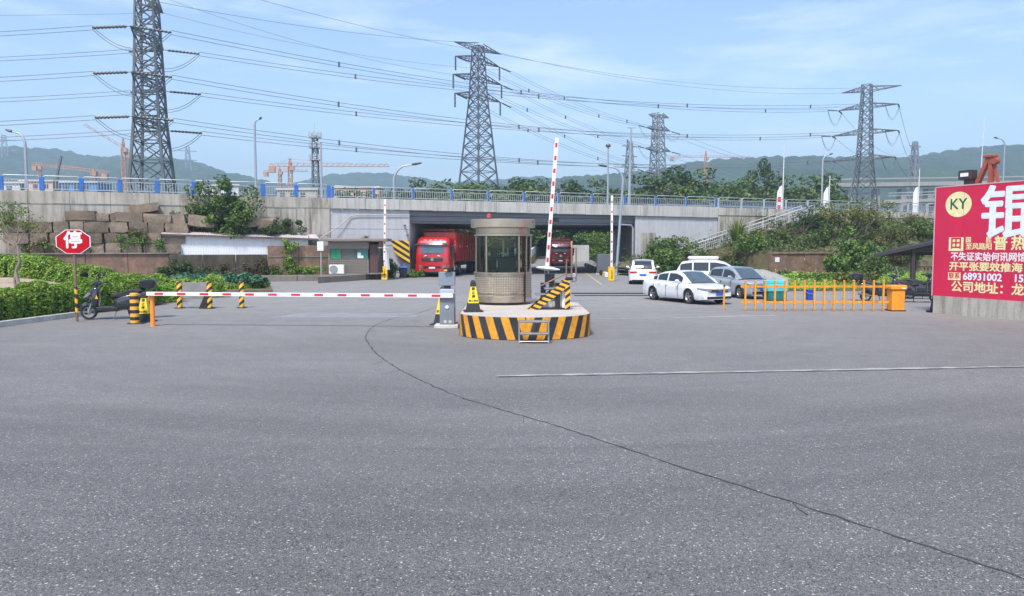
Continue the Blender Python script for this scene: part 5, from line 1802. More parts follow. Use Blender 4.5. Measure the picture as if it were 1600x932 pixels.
# ================================================================== ISLAND AND KIOSK
IC = Vector((0.37, 21.95, 0))               # widest cross line of the island
HW, FR, LEN, BK, IH = 1.87, 1.42, 3.6, 1.3, 0.63
def island_outline():
    pts = []
    for k in range(49):                      # front half ellipse from left to right
        a_ = PI + PI * k / 48
        pts.append((HW * math.cos(a_), FR * math.sin(a_)))
    for k in range(25):
        a_ = PI * k / 24
        pts.append((HW * math.cos(a_), LEN + BK * math.sin(a_)))
    return pts
t_is = thing("traffic_island", "raised concrete island with a black and yellow striped rim under the booth", "traffic island", IC)
ol = island_outline()
M_ISTOP = concrete_mat("island top concrete", (0.42, 0.375, 0.325), (0.52, 0.47, 0.41), 0.0, streak=False, scale=1.2)
b = MB(); b.prism([(x * 0.992, y * 0.992) for x, y in ol], 0.02, IH); b.build("slab", M_ISTOP, t_is)
# rim stripes: slanted bands, mirrored about the middle of the front
ISY = mat("island yellow", (0.70, 0.30, 0.012), 0.55, 0, 0.2, 8, dirt=0.6, dirtcol=(0.2, 0.14, 0.08))
ISB = mat("island black", (0.022, 0.025, 0.032), 0.45, 0, 0.3, 4, dirt=0.3, dirtcol=(0.14, 0.13, 0.12))
cum = [0]
closed = ol + [ol[0]]
for i in range(len(ol)):
    cum.append(cum[-1] + math.dist(closed[i], closed[i + 1]))
def at_s(s, out=0.0):
    s = s % cum[-1]
    for i in range(len(ol)):
        if s <= cum[i + 1]:
            f = (s - cum[i]) / max(1e-6, cum[i + 1] - cum[i])
            a_, c_ = closed[i], closed[i + 1]
            d = Vector((c_[0] - a_[0], c_[1] - a_[1])).normalized()
            return (a_[0] + (c_[0] - a_[0]) * f + d.y * out, a_[1] + (c_[1] - a_[1]) * f - d.x * out)
    return ol[0]
mid = cum[24]
SW, SH = 0.225, 0.20
nb = int(cum[-1] / 2 / SW)
for side in (-1, 1):
    for k in range(-1, nb + 1):
        s0 = k * SW + 0.02; s1 = s0 + SW
        b = MB()
        m_ = 5
        zs = [0.015, IH * 0.3, IH * 0.65, IH - 0.008]
        P = []
        for z in zs:
            sh = SH * (1 - z / IH)                # the foot of each band leans to the middle
            row = []
            for j in range(m_ + 1):
                s = s0 + (s1 - s0) * j / m_ - sh
                s = max(0.0, min(cum[-1] / 2, s))
                x, y = at_s(mid + side * s, 0.006)
                row.append((x, y, z))
            P.append(row)
        if math.dist(P[3][0][:2], P[3][-1][:2]) < 1e-4 and math.dist(P[0][0][:2], P[0][-1][:2]) < 1e-4:
            continue
        for r_ in range(3):
            for j in range(m_):
                b.add([P[r_][j], P[r_][j + 1], P[r_ + 1][j + 1], P[r_ + 1][j]], [(0, 1, 2, 3)])
        b.build("rim_band", ISY if k % 2 == 0 else ISB, t_is)

KC = Vector((A(786, 470, 25.5).x, 25.5, IH))
t = thing("guard_kiosk", "round bronze coloured guard kiosk with curved green glass on the island", "kiosk", KC)
BRZ = mat("bronze steel", (0.47, 0.40, 0.315), 0.30, 0.8, 0.10, 3, dirt=0.15, dirtcol=(0.10, 0.08, 0.06))
BRZG = pierced("pierced bronze sheet", (0.50, 0.43, 0.34), (0.14, 0.115, 0.09), 17.0, 17.5, True)
KR = 0.94
b = MB(); b.lathe([(KR - 0.05, 0.0), (KR - 0.05, 0.08)], 48); b.build("plinth", BLKPLAS, t, True)
b = MB(); b.lathe([(KR, 0.081), (KR + 0.015, 0.09), (KR + 0.015, 0.26), (KR, 0.27)], 48, close=False); b.build("skirt", BRZ, t, True)
b = MB(); b.lathe([(KR, 0.271), (KR, 0.95)], 48, close=False); b.build("pierced_panel", BRZG, t, True)
for z in (0.36, 0.95):
    b = MB(); b.lathe([(KR, z), (KR + 0.02, z), (KR + 0.02, z + 0.045), (KR, z + 0.045)], 48, close=False); b.build("hoop", BRZ, t)
b = MB(); b.lathe([(KR, 0.996), (KR + 0.03, 1.0), (KR + 0.03, 1.05), (KR - 0.02, 1.06), (KR - 0.04, 1.055)], 48, close=False); b.build("sill_ring", BRZ, t, True)
GZ0, GZ1 = 1.06, 2.22
KG = glassmat("green kiosk glass", (0.66, 0.80, 0.73), 0.93, 0.02)
mull = [R(a_) for a_ in (200, 236, 304, 325, 352, 28, 90, 150)]
for i, a0 in enumerate(mull):
    a1 = mull[(i + 1) % len(mull)]
    if a1 < a0:
        a1 += 2 * PI
    b = MB(); b.lathe([(KR - 0.02, GZ0), (KR - 0.02, GZ1)], 14, a0=a0 + 0.02, a1=a1 - 0.02, close=False); b.build("glass_pane", KG, t, True)
    b = MB(); b.box((math.cos(a0) * (KR - 0.02), math.sin(a0) * (KR - 0.02), (GZ0 + GZ1) / 2), (0.05, 0.05, GZ1 - GZ0), Matrix.Rotation(a0, 3, 'Z')); b.build("mullion", BRZ, t)
b = MB(); b.box((math.cos(R(318)) * KR, math.sin(R(318)) * KR, 0.62), (0.07, 0.06, 1.05), Matrix.Rotation(R(318), 3, 'Z')); b.build("door_edge", BLKPLAS, t)
b = MB(); b.lathe([(KR - 0.02, GZ1), (KR + 0.01, GZ1 + 0.01), (KR + 0.01, GZ1 + 0.06), (KR - 0.05, GZ1 + 0.08), (KR - 0.05, GZ1 + 0.27), (KR + 0.10, GZ1 + 0.28), (KR + 0.12, GZ1 + 0.29), (KR + 0.12, GZ1 + 0.53), (KR + 0.10, GZ1 + 0.55), (0.3, GZ1 + 0.58), (0, GZ1 + 0.58)], 56, close=False); b.build("roof", BRZ, t, True)
b = MB(); b.lathe([(0, GZ1 + 0.02), (KR - 0.08, GZ1 + 0.02)], 40, close=False); b.build("ceiling", mat("pale ceiling", (0.45, 0.43, 0.4), 0.8), t)
b = MB(); b.lathe([(0, 0.10), (KR - 0.08, 0.10)], 40, close=False); b.build("floor", mat("kiosk floor", (0.12, 0.11, 0.10), 0.8), t)
b = MB(); b.box((-0.05, -0.45, 1.02), (1.25, 0.5, 0.05), bev=0.02); b.build("desk", mat("desk grey", (0.16, 0.16, 0.17), 0.5), t)
RZ = GZ1 + 0.58
bcn = thing("warning_beacon", "small red beacon lamp on top of the guard kiosk", "beacon", KC + Vector((-0.45, -0.35, RZ - 0.03)))
b = MB(); b.lathe([(0.08, 0), (0.08, 0.04), (0.055, 0.05)], 14); b.build("base", BLKPLAS, bcn)
b = MB(); b.lathe([(0.07, 0.05), (0.07, 0.12), (0.055, 0.17), (0.02, 0.19)], 14); b.build("lens", mat("red lens", (0.45, 0.05, 0.05), 0.2), bcn, True)
ch = thing("office_chair", "dark office chair seen through the kiosk glass", "chair", KC + Vector((0.12, 0.12, 0.10)))
b = MB(); b.box((0, 0.16, 1.12), (0.62, 0.10, 0.62), Matrix.Rotation(R(-8), 3, 'X'), bev=0.04); b.build("backrest", BLKPLAS, ch)
b = MB(); b.box((0, -0.1, 0.62), (0.5, 0.48, 0.1), bev=0.03); b.build("seat", BLKPLAS, ch)
b = MB(); b.tube([(0, -0.05, 0), (0, -0.05, 0.58)], 0.04, 8); b.tube([(0, 0.1, 0.6), (0, 0.17, 0.85)], 0.03, 6); b.build("stem", BLKPLAS, ch)
mo = thing("monitor", "dark monitor on the desk inside the kiosk", "monitor", KC + Vector((-0.42, -0.42, 1.05)), R(-20))
b = MB(); b.box((0, 0, 0.26), (0.46, 0.04, 0.32), bev=0.01); b.build("screen", BLKPLAS, mo)
b = MB(); b.box((0, 0.03, 0.05), (0.06, 0.05, 0.1)); b.box((0, 0.03, 0.008), (0.22, 0.16, 0.015)); b.build("stand", BLKPLAS, mo)
cu = thing("kiosk_curtain", "red cloth hanging at the right inside the kiosk", "curtain", KC + Vector((0.50, -0.35, 1.12)))
b = MB(); b.grid(lambda u, v: (-0.06 + 0.12 * u, 0.02 * math.sin(u * 14), 1.05 * v), 14, 3); b.build("cloth", mat("dark red cloth", (0.22, 0.02, 0.02), 0.9), cu)
b = MB(); b.tube([(-0.15, 0, 1.06), (0.15, 0, 1.06)], 0.012, 6); b.build("rod", STEEL, cu)

# cone on the island
cg = A(739, 489, 22.2)
cone("yellow warning cone standing on the striped island left of the kiosk", (cg.x, 22.3, IH), 0.92, 0.15)

# ---- striped folding steps on the island
p0 = A(836, 486, 23.6)
t = thing("striped_steps", "black and yellow striped metal steps with a white side panel right of the kiosk", "steps", (A(826, 486, 22.9).x, 22.9, IH))
SST = stripes("stringer stripes", (0.78, 0.38, 0.02), (0.02, 0.02, 0.02), (0.35, 0, 1.0), 6.5)
SST2 = stripes("step post stripes", (0.78, 0.38, 0.02), (0.02, 0.02, 0.02), (-0.75, 0, 1.0), 5.0)
k_ = 22.9 / 1200
def L_(px, py):
    q = A(px, py, 22.9); return (q.x - t.location.x, q.z - IH)
a0, a1, a2, a3 = L_(826, 485), L_(841, 485), L_(890, 447), L_(890, 440)
for y in (0.0, 0.62):
    b = MB(); b.prism([(a0[0], 0.0), (a1[0], 0.0), (a2[0], a2[1]), (a3[0], a3[1] + 0.0), (a3[0] - 0.18, a3[1] + 0.02)], y, y + 0.035, 'y'); b.build("stringer", SST, t)
    b = MB(); b.box((L_(887, 470)[0], y + 0.02, a2[1] / 2), (0.15, 0.05, a2[1] - 0.01)); b.build("post", SST2, t)
b = MB(); b.prism([(a1[0] + 0.14, 0.06), (L_(866, 470)[0], 0.06), (L_(866, 470)[0], 0.46)], 0.30, 0.32, 'y'); b.build("side_panel", WHITE, t)
b = MB(); b.box((L_(872, 470)[0], 0.32, 0.40), (0.16, 0.5, 0.76)); b.build("leg_box", BLKPLAS, t)
b = MB(); b.box((L_(881, 470)[0], 0.30, 0.28), (0.10, 0.3, 0.5)); b.build("white_bracket", WHITE, t)
b = MB(); b.bar((a1[0], 0.3, 0.03), (L_(889, 470)[0], 0.3, 0.03), 0.5, 0.05); b.build("bottom_frame", BLKPLAS, t)
for (px, py) in ((828, 470), (843, 461), (857, 452), (874, 442)):
    q = L_(px, py)
    b = MB(); b.box((q[0] + 0.05, 0.33, q[1]), (0.34, 0.62, 0.035), bev=0.01); b.build("tread", mat("worn tread", (0.20, 0.20, 0.21), 0.45, 0.5, 0.2, 6), t)
RUST = mat("brown rail pipe", (0.25, 0.15, 0.10), 0.6, 0.2, 0.2, 4)
hr = thing("pipe_handrail", "brown pipe handrail and gate at the top of the striped steps", "handrail", (0, 0, 0))
Yh = 23.6
b = MB(); b.tube([A(845, 447, Yh), A(884, 428, Yh), A(885, 428, Yh)], 0.022, 8); b.build("sloping_rail", RUST, hr, True)
for px, y0, y1 in ((885, 440, 405), (893, 437, 388), (900, 440, 387)):
    b = MB(); b.tube([A(px, y0, Yh), A(px, y1, Yh)], 0.022, 8); b.build("upright", RUST, hr, True)
b = MB(); b.tube([A(893, 388, Yh), A(900, 387, Yh)], 0.022, 8); b.tube([A(893, 440, Yh), A(900, 440, Yh)], 0.02, 8); b.build("cross_rail", RUST, hr, True)
b = MB(); b.box(A(897, 431, Yh), (0.12, 0.08, 0.14), bev=0.02); b.build("latch_box", STEEL, hr)
b = MB(); b.lathe([(0, 0), (0.12, 0.0), (0.13, 0.05), (0.08, 0.09), (0, 0.1)], 14, tuple(A(889, 438, Yh))); b.build("cap", BLKPLAS, hr, True)

# ---- steel step stool in front of the island
g = G(834, 536.5)
t = thing("step_stool", "small two step steel stool in front of the striped island", "step stool", g)
ST2 = mat("brushed stool steel", (0.33, 0.32, 0.31), 0.35, 0.7, 0.1, 5)
wS = 46 / 1200 * g.y
for z, y in ((0.56, 0.10), (0.26, -0.06)):
    b = MB(); b.box((0, y, z), (wS - 0.02, 0.26, 0.05), bev=0.012); b.build("tread", ST2, t)
for sx in (-1, 1):
    b = MB(); b.tube([(sx * wS / 2, -0.14, 0), (sx * wS / 2, -0.10, 0.30), (sx * wS / 2, -0.02, 0.57)], 0.02, 8); b.build("leg", ST2, t, True)
    b = MB(); b.tube([(sx * wS / 2, 0.30, 0), (sx * wS / 2, 0.22, 0.57)], 0.02, 8); b.build("leg", ST2, t, True)
b = MB(); b.tube([(-wS / 2, -0.14, 0.06), (wS / 2, -0.14, 0.06)], 0.012, 6); b.build("stretcher", ST2, t)

# ================================================================== BARRIER GATES
def banded_arm(b0, b1, w, h, m_white, m_red, n, frac, parent, start=0.05, flip=False):
    """arm beam with red reflective bands on its face"""
    b0, b1 = Vector(b0), Vector(b1)
    b = MB(); b.bar(b0, b1, w, h, up=(0, 1, 0) if abs((b1 - b0).normalized().z) > 0.7 else (0, 0, 1)); arm = b.build("arm", m_white, parent)
    for k in range(n):
        f0 = start + (1 - start) * (k + 0.25) / n; f1 = f0 + (1 - start) / n * frac
        b = MB(); b.bar(b0.lerp(b1, f0), b0.lerp(b1, f1), w + 0.006 if abs((b1 - b0).normalized().z) < 0.7 else w * 0.62, h * 0.62 if abs((b1 - b0).normalized().z) < 0.7 else h + 0.006, up=(0, 1, 0) if abs((b1 - b0).normalized().z) > 0.7 else (0, 0, 1)); b.build("red_band", m_red, arm)
    return arm
CAB = mat("grey cabinet paint", (0.20, 0.225, 0.26), 0.45, 0.1, 0.1, 3, dirt=0.2)
CABL = mat("pale cabinet paint", (0.34, 0.37, 0.42), 0.45, 0.1, 0.08, 3, dirt=0.2)
g = G(698, 513)
k_ = g.y / 1200
t = thing("barrier_gate", "grey gate cabinet beside the island with a lowered red and white arm", "barrier gate", g)
b = MB(); b.box((0, 0.05, 0.06), (33 * k_ + 0.08, 0.55, 0.13), bev=0.02); b.build("plinth", M_KERB, t)
b = MB(); b.box((0.03, 0, 0.13 + 0.45), (23.5 * k_, 0.36, 0.92), bev=0.02); b.build("cabinet", CAB, t)
b = MB(); b.box((0.03, 0.0, 1.14), (24 * k_, 0.36, 0.16), taper=0.94, bev=0.02); b.build("cabinet_head", CABL, t)
b = MB(); b.box((0.03, 0.02, 1.27), (0.2, 0.2, 0.1)); b.build("neck", BLKPLAS, t)
b = MB(); b.box((0.02, -0.02, 1.53), (25.5 * k_, 0.22, 0.42), bev=0.015); b.build("control_box", mat("blue grey box", (0.22, 0.25, 0.29), 0.4, 0.1, 0.08, 3), t)
b = MB(); b.lathe([(0.055, 0.0), (0.055, -0.02), (0.04, -0.03), (0.0, -0.03)], 18, (0.03, -0.18, 0.66), 'y'); b.build("lock_disc", WHITE, t, True)
for sx in (-0.06, 0.09):
    b = MB(); b.lathe([(0.05, 0.0), (0.05, -0.012), (0.0, -0.012)], 14, (0.03 + sx, -0.181, 0.22), 'y'); b.build("sticker", M_KERB, t)
b = MB(); b.box((0.05, -0.05, 1.82), (0.16, 0.42, 0.13), Matrix.Rotation(0.4, 3, 'Z'), bev=0.03); b.box((0.03, 0, 1.76), (0.07, 0.07, 0.08)); b.build("camera_housing", BLKPLAS, t)
b = MB(); b.box((0.03, -0.2, 1.795), (0.17, 0.08, 0.05), Matrix.Rotation(0.4, 3, 'Z')); b.build("camera_stripe", YEL, t)
pe = G(239, 510)
armY = g.y - 0.26
za = 1.02
banded_arm((0.22, -0.26, za), (pe.x - g.x - 0.1, pe.y - g.y - 0.12, za + 0.02), 0.09, 0.115, WHITE, REDP, 13, 0.38, t, 0.02)
b = MB(); b.box((0.03, -0.21, za), (0.34, 0.10, 0.16), bev=0.02); b.build("arm_clamp", CABL, t)
t = thing("arm_rest_post", "bright orange post catching the end of the lowered arm", "post", pe)
b = MB(); b.lathe([(0.075, 0), (0.07, 0.04), (0.065, za - 0.07)], 16); b.build("post", ORANGE, t, True)
b = MB(); b.box((0, -0.02, za - 0.055), (0.14, 0.22, 0.03)); b.build("fork", ORANGE, t)
b = MB(); b.tube([(0, 0.12, 0), (0, 0.12, 0.03)], 0.09, 12); b.build("foot", ORANGE, t)

# right hand gate behind the steps, arm raised
Yg = 27.4
gb = A(856, 470, Yg); gb.z = 0
t = thing("barrier_gate", "black gate machine right of the kiosk with its red and white arm raised", "barrier gate", gb)
z_ = lambda py: A(856, py, Yg).z
b = MB(); b.box((0, 0, z_(442) / 2), (0.52, 0.36, z_(442)), bev=0.02); b.build("cabinet", BLKPLAS, t)
b = MB(); b.box((0.06, -0.03, (z_(442) + z_(428)) / 2 + 0.01), (0.34, 0.3, z_(428) - z_(442)), bev=0.02); b.build("drive_box", BLKPLAS, t)
b = MB(); b.box((-0.03, -0.2, z_(450)), (0.12, 0.06, 0.4), bev=0.01); b.build("bracket", STEEL, t)
b = MB()
rings = []
for q, wd, th in ((-1, .04, .02), (-.8, .16, .05), (-.2, .22, .09), (.4, .18, .07), (1, .05, .02)):
    rings.append([(q * 0.42, wd * math.cos(a_), z_(420) - q * 0.04 + th * math.sin(a_)) for a_ in [2 * PI * i / 10 for i in range(10)]])
b.loft(rings); b.build("arm_cap", WHITE, t, True)
b = MB(); b.tube([(0, 0, z_(428)), (0, 0, z_(420))], 0.05, 8); b.tube([(-0.12, 0, z_(427)), (-0.1, 0, z_(420))], 0.025, 6); b.build("hinge", STEEL, t)
topA = A(870, 216, Yg)
banded_arm((-0.04, -0.02, z_(421)), (topA.x - gb.x, -0.02, topA.z), 0.13, 0.07, WHITE, REDP, 10, 0.36, t, 0.03)

def yellow_gate(label, px, py, arm_top, lean):
    g = G(px, py)
    t = thing("yellow_barrier", label, "barrier gate", g)
    b = MB(); b.box((0, 0, 0.5), (0.44, 0.36, 0.98), bev=0.03); b.build("cabinet", YEL, t)
    b = MB(); b.box((0, 0, 1.0), (0.47, 0.39, 0.05), bev=0.01); b.build("lid", YEL, t)
    b = MB(); b.box((0.02, -0.185, 0.5), (0.10, 0.012, 0.62)); b.build("label_strip", INK, t)
    for k in range(4):
        text("lettering", "禁停区内"[k], 0.11, YEL, t, (0.02, -0.194, 0.73 - k * 0.15), (PI / 2, 0, 0), 0.004, 0.001)
    tp = A(arm_top[0], arm_top[1], g.y)
    banded_arm((0, -0.08, 1.0), (tp.x - g.x, -0.08, tp.z), 0.15, 0.07, WHITE, REDP, 7, 0.22, t, 0.03)
    return t
yellow_gate("yellow gate box with its arm raised beside the guard booth", 601, 438, (602, 312), 0)
yellow_gate("yellow gate box with its arm raised in front of the right underpass wall", 955, 439.5, (956, 306), 0)
# concrete-footed rubber kerbs lining the right lane under the bridge
t = thing("lane_divider", "row of dark kerb blocks with yellow ends along the right lane", "lane divider", (0, 0, 0))
for k in range(26):
    y = 62 + k * 1.35
    x = road_x(7.6, y)
    b = MB(); b.box((x, y, 0.2), (0.35, 1.2, 0.4), taper=0.8, bev=0.04); b.build("block", (YEL if k in (1, 7, 15) else M_KERB if k % 5 == 0 else BLACK), t)
t = thing("handrail_hoop", "black hoop guard beside the right lamp foot", "guard rail", (A(974, 430, 65).x, 65, 0))
b = MB(); b.tube([(-0.5, 0, 0), (-0.5, 0, 0.9), (-0.3, 0, 1.1), (0.3, 0, 1.1), (0.5, 0, 0.9), (0.5, 0, 0)], 0.04, 8); b.build("hoop", STEEL_DK, t, True)
b = MB(); b.tube([(-0.5, 0, 0.5), (0.5, 0, 0.5)], 0.03, 6); b.build("cross_bar", STEEL_DK, t)
t = thing("utility_cabinet", "dark cabinet at the foot of the right underpass wall", "cabinet", (A(944, 425, 68).x, 68, 0))
b = MB(); b.box((0, 0, 0.95), (1.3, 0.7, 1.7), bev=0.04); b.build("body", STEEL_DK, t)
b = MB(); b.box((0, 0, 0.05), (1.5, 0.9, 0.1)); b.build("plinth", M_KERB, t)

# ================================================================== VEHICLES
def carpaint(name, col, rough=0.22, metal=0.0):
    return mat(name, col, rough, metal, 0.03, 1.5, coat=0.5, dirt=0.08, dirtcol=(0.3, 0.28, 0.25))
AUTOGLASS = mat("dark car glass", (0.018, 0.022, 0.026), 0.05, 0, 0.1, 2, spec=0.8)
WINDSCR = mat("windscreen glass", (0.06, 0.085, 0.10), 0.04, 0, 0.1, 2, spec=1.0)
LAMPW = mat("headlamp lens", (0.20, 0.21, 0.225), 0.06, 0.2, 0.1, 8, spec=0.9)
LAMPR = mat("tail lamp lens", (0.40, 0.01, 0.015), 0.1, 0, 0.1, 6)
PLATEB = mat("blue plate", (0.01, 0.10, 0.50), 0.35)
RIMS = mat("alloy rim", (0.42, 0.42, 0.44), 0.3, 0.8, 0.1, 5)
TRIM = mat("black trim", (0.012, 0.012, 0.014), 0.35)

def add_wheel(parent, x, y, r_, w, out, spokes=5, name="wheel"):
    """tyre with a spoked rim as its sub-parts; out = +1/-1 side that faces outward (y)"""
    b = MB()
    b.lathe([(r_ * 0.66, -w / 2), (r_ * 0.93, -w / 2), (r_, -w * 0.32), (r_, w * 0.32), (r_ * 0.93, w / 2), (r_ * 0.66, w / 2), (r_ * 0.62, 0), (r_ * 0.66, -w / 2)], 28, (0, 0, 0), 'y', close=False)
    o = b.build(name, BLACK, parent, True, (x, y, r_))
    b = MB()
    yy = out * w * 0.36
    b.lathe([(r_ * 0.67, yy + out * 0.02), (r_ * 0.60, yy), (r_ * 0.56, yy - out * 0.03)], 28, (0, 0, 0), 'y', close=False)
    for k in range(spokes):
        a_ = 2 * PI * k / spokes + 0.3
        b.bar((0.03 * math.cos(a_), yy, 0.03 * math.sin(a_)), (r_ * 0.62 * math.cos(a_), yy, r_ * 0.62 * math.sin(a_)), r_ * 0.16, 0.025, up=(0, 1, 0))
    b.lathe([(0.0, yy + out * 0.02), (r_ * 0.14, yy + out * 0.015), (r_ * 0.15, yy)], 12, (0, 0, 0), 'y', close=False)
    b.build("rim", RIMS, o, True)
    b = MB(); b.lathe([(0, yy - out * 0.05), (r_ * 0.62, yy - out * 0.05)], 20, (0, 0, 0), 'y', close=False); b.build("brake_disc", TRIM, o)
    return o

def interp(x, pts):
    xs = [p[0] for p in pts]; vs = [p[1] for p in pts]
    return float(np.interp(x, xs, vs))

def smooth_pts(pts, n=200):
    xs = np.linspace(pts[0][0], pts[-1][0], n)
    v = np.interp(xs, [p[0] for p in pts], [p[1] for p in pts])
    k = np.hanning(13); k /= k.sum()
    v2 = np.convolve(np.pad(v, 6, 'edge'), k, 'valid')
    return list(zip(xs.tolist(), v2.tolist()))

def car(label, loc, heading, paint, L, Wd, belt, roof, wb, r_, win, pillars, plate_front=True, suv=False, cat="car", group="parked cars", lamps_front=True, name="parked_car", zs=1.0):
    """belt / roof: (x, z) profiles from rear to front; win: side glass x range; pillars: x positions"""
    t = thing(name, label, cat, loc, heading, group)
    t.scale = (1, 1, zs)
    belt = smooth_pts(belt); roofp = smooth_pts(roof)
    x0, x1 = -L / 2, L / 2
    xr, xf = -wb / 2 + (0.02 if not suv else 0.0), wb / 2
    off_c = (x0 + x1) / 2
    hw = Wd / 2
    wplan = smooth_pts([(x0, hw * 0.80), (x0 + 0.12, hw * 0.92), (x0 + 0.5, hw), (x1 - 0.75, hw), (x1 - 0.25, hw * 0.90), (x1 - 0.06, hw * 0.76), (x1, hw * 0.66)])
    def xnose(y):
        x = x1
        while x > x1 - 0.7 and interp(x, wplan) * 0.985 < y:
            x -= 0.005
        return x
    def xtail(y):
        x = x0
        while x < x0 + 0.6 and interp(x, wplan) * 0.985 < y:
            x += 0.005
        return x
    N = 110
    X = [x0 + L * i / N for i in range(N + 1)]
    R2 = r_ + 0.065
    def zb(x):
        z = 0.20
        if x > x1 - 0.35: z = 0.20 + (x - x1 + 0.35) * 0.15
        if x < x0 + 0.35: z = 0.22 + (x0 + 0.35 - x) * 0.35
        for c in (xr, xf):
            d = abs(x - c)
            if d < R2:
                z = max(z, r_ + math.sqrt(R2 * R2 - d * d))
        return z
    bm_, rings = MB(), []
    for x in X:
        w = interp(x, wplan); zt = interp(x, belt); z0 = zb(x)
        z0 = min(z0, zt - 0.1)
        h = zt - 0.20
        def pt(f, y):
            return (x, y, max(z0 + 0.001 * f, 0.20 + h * f))
        half = [(x, w * 0.93, z0), pt(0.12, w * 0.985), pt(0.45, w * 1.0), pt(0.62, w * 0.985), pt(0.72, w * 0.995), pt(0.90, w * 0.95), pt(0.97, w * 0.90), (x, w * 0.72, zt + 0.010), (x, w * 0.40, zt + 0.025)]
        ring = half + [(x, 0, zt + 0.03)] + [(p[0], -p[1], p[2]) for p in reversed(half)]
        rings.append(ring)
    bm_.loft(rings, closed=False)
    for ring, rev in ((rings[0], False), (rings[-1], True)):
        bm_.add(ring, [tuple(range(len(ring)))])
    # greenhouse
    gx0, gx1 = roof[0][0], roof[-1][0]
    NG = 90
    gr = []
    for i in range(NG + 1):
        x = gx0 + (gx1 - gx0) * i / NG
        w = interp(x, wplan) * 0.90; zt = interp(x, belt) - 0.01; zr = max(interp(x, roofp), zt + 0.005)
        f = min(1.0, (zr - zt) / 0.45)
        wr = w * (1 - 0.17 * f)
        def mixp(q):
            return (x, w + (wr - w) * q, zt + (zr - 0.04 * f - zt) * q)
        half = [mixp(0), mixp(0.10), mixp(0.86), mixp(1.0), (x, wr * 0.90, zr - 0.012), (x, wr * 0.80, zr), (x, wr * 0.4, zr + 0.02)]
        gr.append((x, zt, zr, half + [(x, 0, zr + 0.028)] + [(p[0], -p[1], p[2]) for p in reversed(half)]))
    parts = {}
    top = max(p[1] for p in roof)
    for i in range(NG):
        xa, xb = gr[i][0], gr[i + 1][0]
        xm = (xa + xb) / 2
        n = len(gr[i][3])
        zr_m = (gr[i][2] + gr[i + 1][2]) / 2; zt_m = (gr[i][1] + gr[i + 1][1]) / 2
        slope_f = xm > 0 and zr_m < top - 0.045 and zr_m > zt_m + 0.02
        slope_r = xm < 0 and zr_m < top - 0.045 and zr_m > zt_m + 0.02
        for j in range(n - 1):
            jj = min(j, n - 2 - j)
            key = "body"
            if jj == 1 and win[0] < xm < win[1] and zr_m - zt_m > 0.16 and not any(abs(xm - p) < 0.05 for p in pillars):
                key = "side_window_l" if j < n / 2 else "side_window_r"
            elif jj >= 5 and slope_f:
                key = "windscreen"
            elif jj >= 5 and slope_r:
                key = "rear_window"
            parts.setdefault(key, []).append([gr[i][3][j], gr[i][3][j + 1], gr[i + 1][3][j + 1], gr[i + 1][3][j]])
    for key, faces in parts.items():
        if key == "body":
            for f in faces:
                bm_.add(f, [(0, 1, 2, 3)])
            continue
        b = MB()
        for f in faces:
            b.add(f, [(0, 1, 2, 3)])
        o = b.build(key.replace("_l", "").replace("_r", "") if key.startswith("side") else key, WINDSCR if key == "windscreen" else AUTOGLASS, t, True)
    body = bm_
    me = body.mesh("body", paint, False)
    bmx = bmesh.new(); bmx.from_mesh(me); bmesh.ops.remove_doubles(bmx, verts=bmx.verts, dist=0.0005); bmesh.ops.recalc_face_normals(bmx, faces=bmx.faces); bmx.to_mesh(me); bmx.free()
    me.polygons.foreach_set('use_smooth', [True] * len(me.polygons))
    try:
        me.set_sharp_from_angle(angle=R(40))
    except Exception:
        pass
    inst(me, "body", t)
    # dark underside with wheel wells
    b = MB(); b.box((0, 0, 0.33), (L - 0.5, Wd * 0.80, 0.26)); b.box((0, 0, 0.55), (L - 1.0, Wd * 0.82, 0.3)); b.build("underbody", TRIM, t)
    for x in (xr, xf):
        for sg in (-1, 1):
            add_wheel(t, x, sg * (hw - 0.13), r_, 0.21, sg)
    # front: arcs follow the nose
    def arc(name, xf_, hwid, z0, z1, curve, m, sgn=1, y0=None, parent=t, nseg=10, th=0.03):
        ya = -hwid if y0 is None else y0
        b = MB(); rings = []
        for k in range(nseg + 1):
            y = ya + (hwid - ya) * k / nseg
            x = ((xnose(abs(y)) if sgn > 0 else xtail(abs(y))) + (xf_ - (x1 if sgn > 0 else x0))) - sgn * 0.05 * (y / hw) ** 2
            rings.append([(x - sgn * th, y, z0), (x, y, z0), (x, y, z1), (x - sgn * th, y, z1)])
        b.loft(rings); return b.build(name, m, parent)
    zh = interp(x1 - 0.05, belt)
    F = x1 + 0.012
    arc("bumper", F + 0.045, hw * 0.90, 0.24, 0.40, 0.26, paint, th=0.3)
    arc("lower_grille", F + 0.055, hw * 0.70, 0.27, 0.37, 0.26, TRIM)
    g_ = arc("grille", F + 0.02, hw * 0.52, zh - 0.17, zh - 0.05, 0.20, TRIM)
    arc("chrome_strip", F + 0.03, hw * 0.52, zh - 0.115, zh - 0.095, 0.20, CHROME)
    if plate_front:
        arc("number_plate", F + 0.075, 0.22, 0.44, 0.56, 0.1, PLATEB)
    b = MB(); b.lathe([(0.06, 0.0), (0.06, 0.015), (0.045, 0.015), (0.045, 0.0)], 16, (F + 0.03, 0, zh - 0.10), 'x'); b.build("badge", CHROME, t)
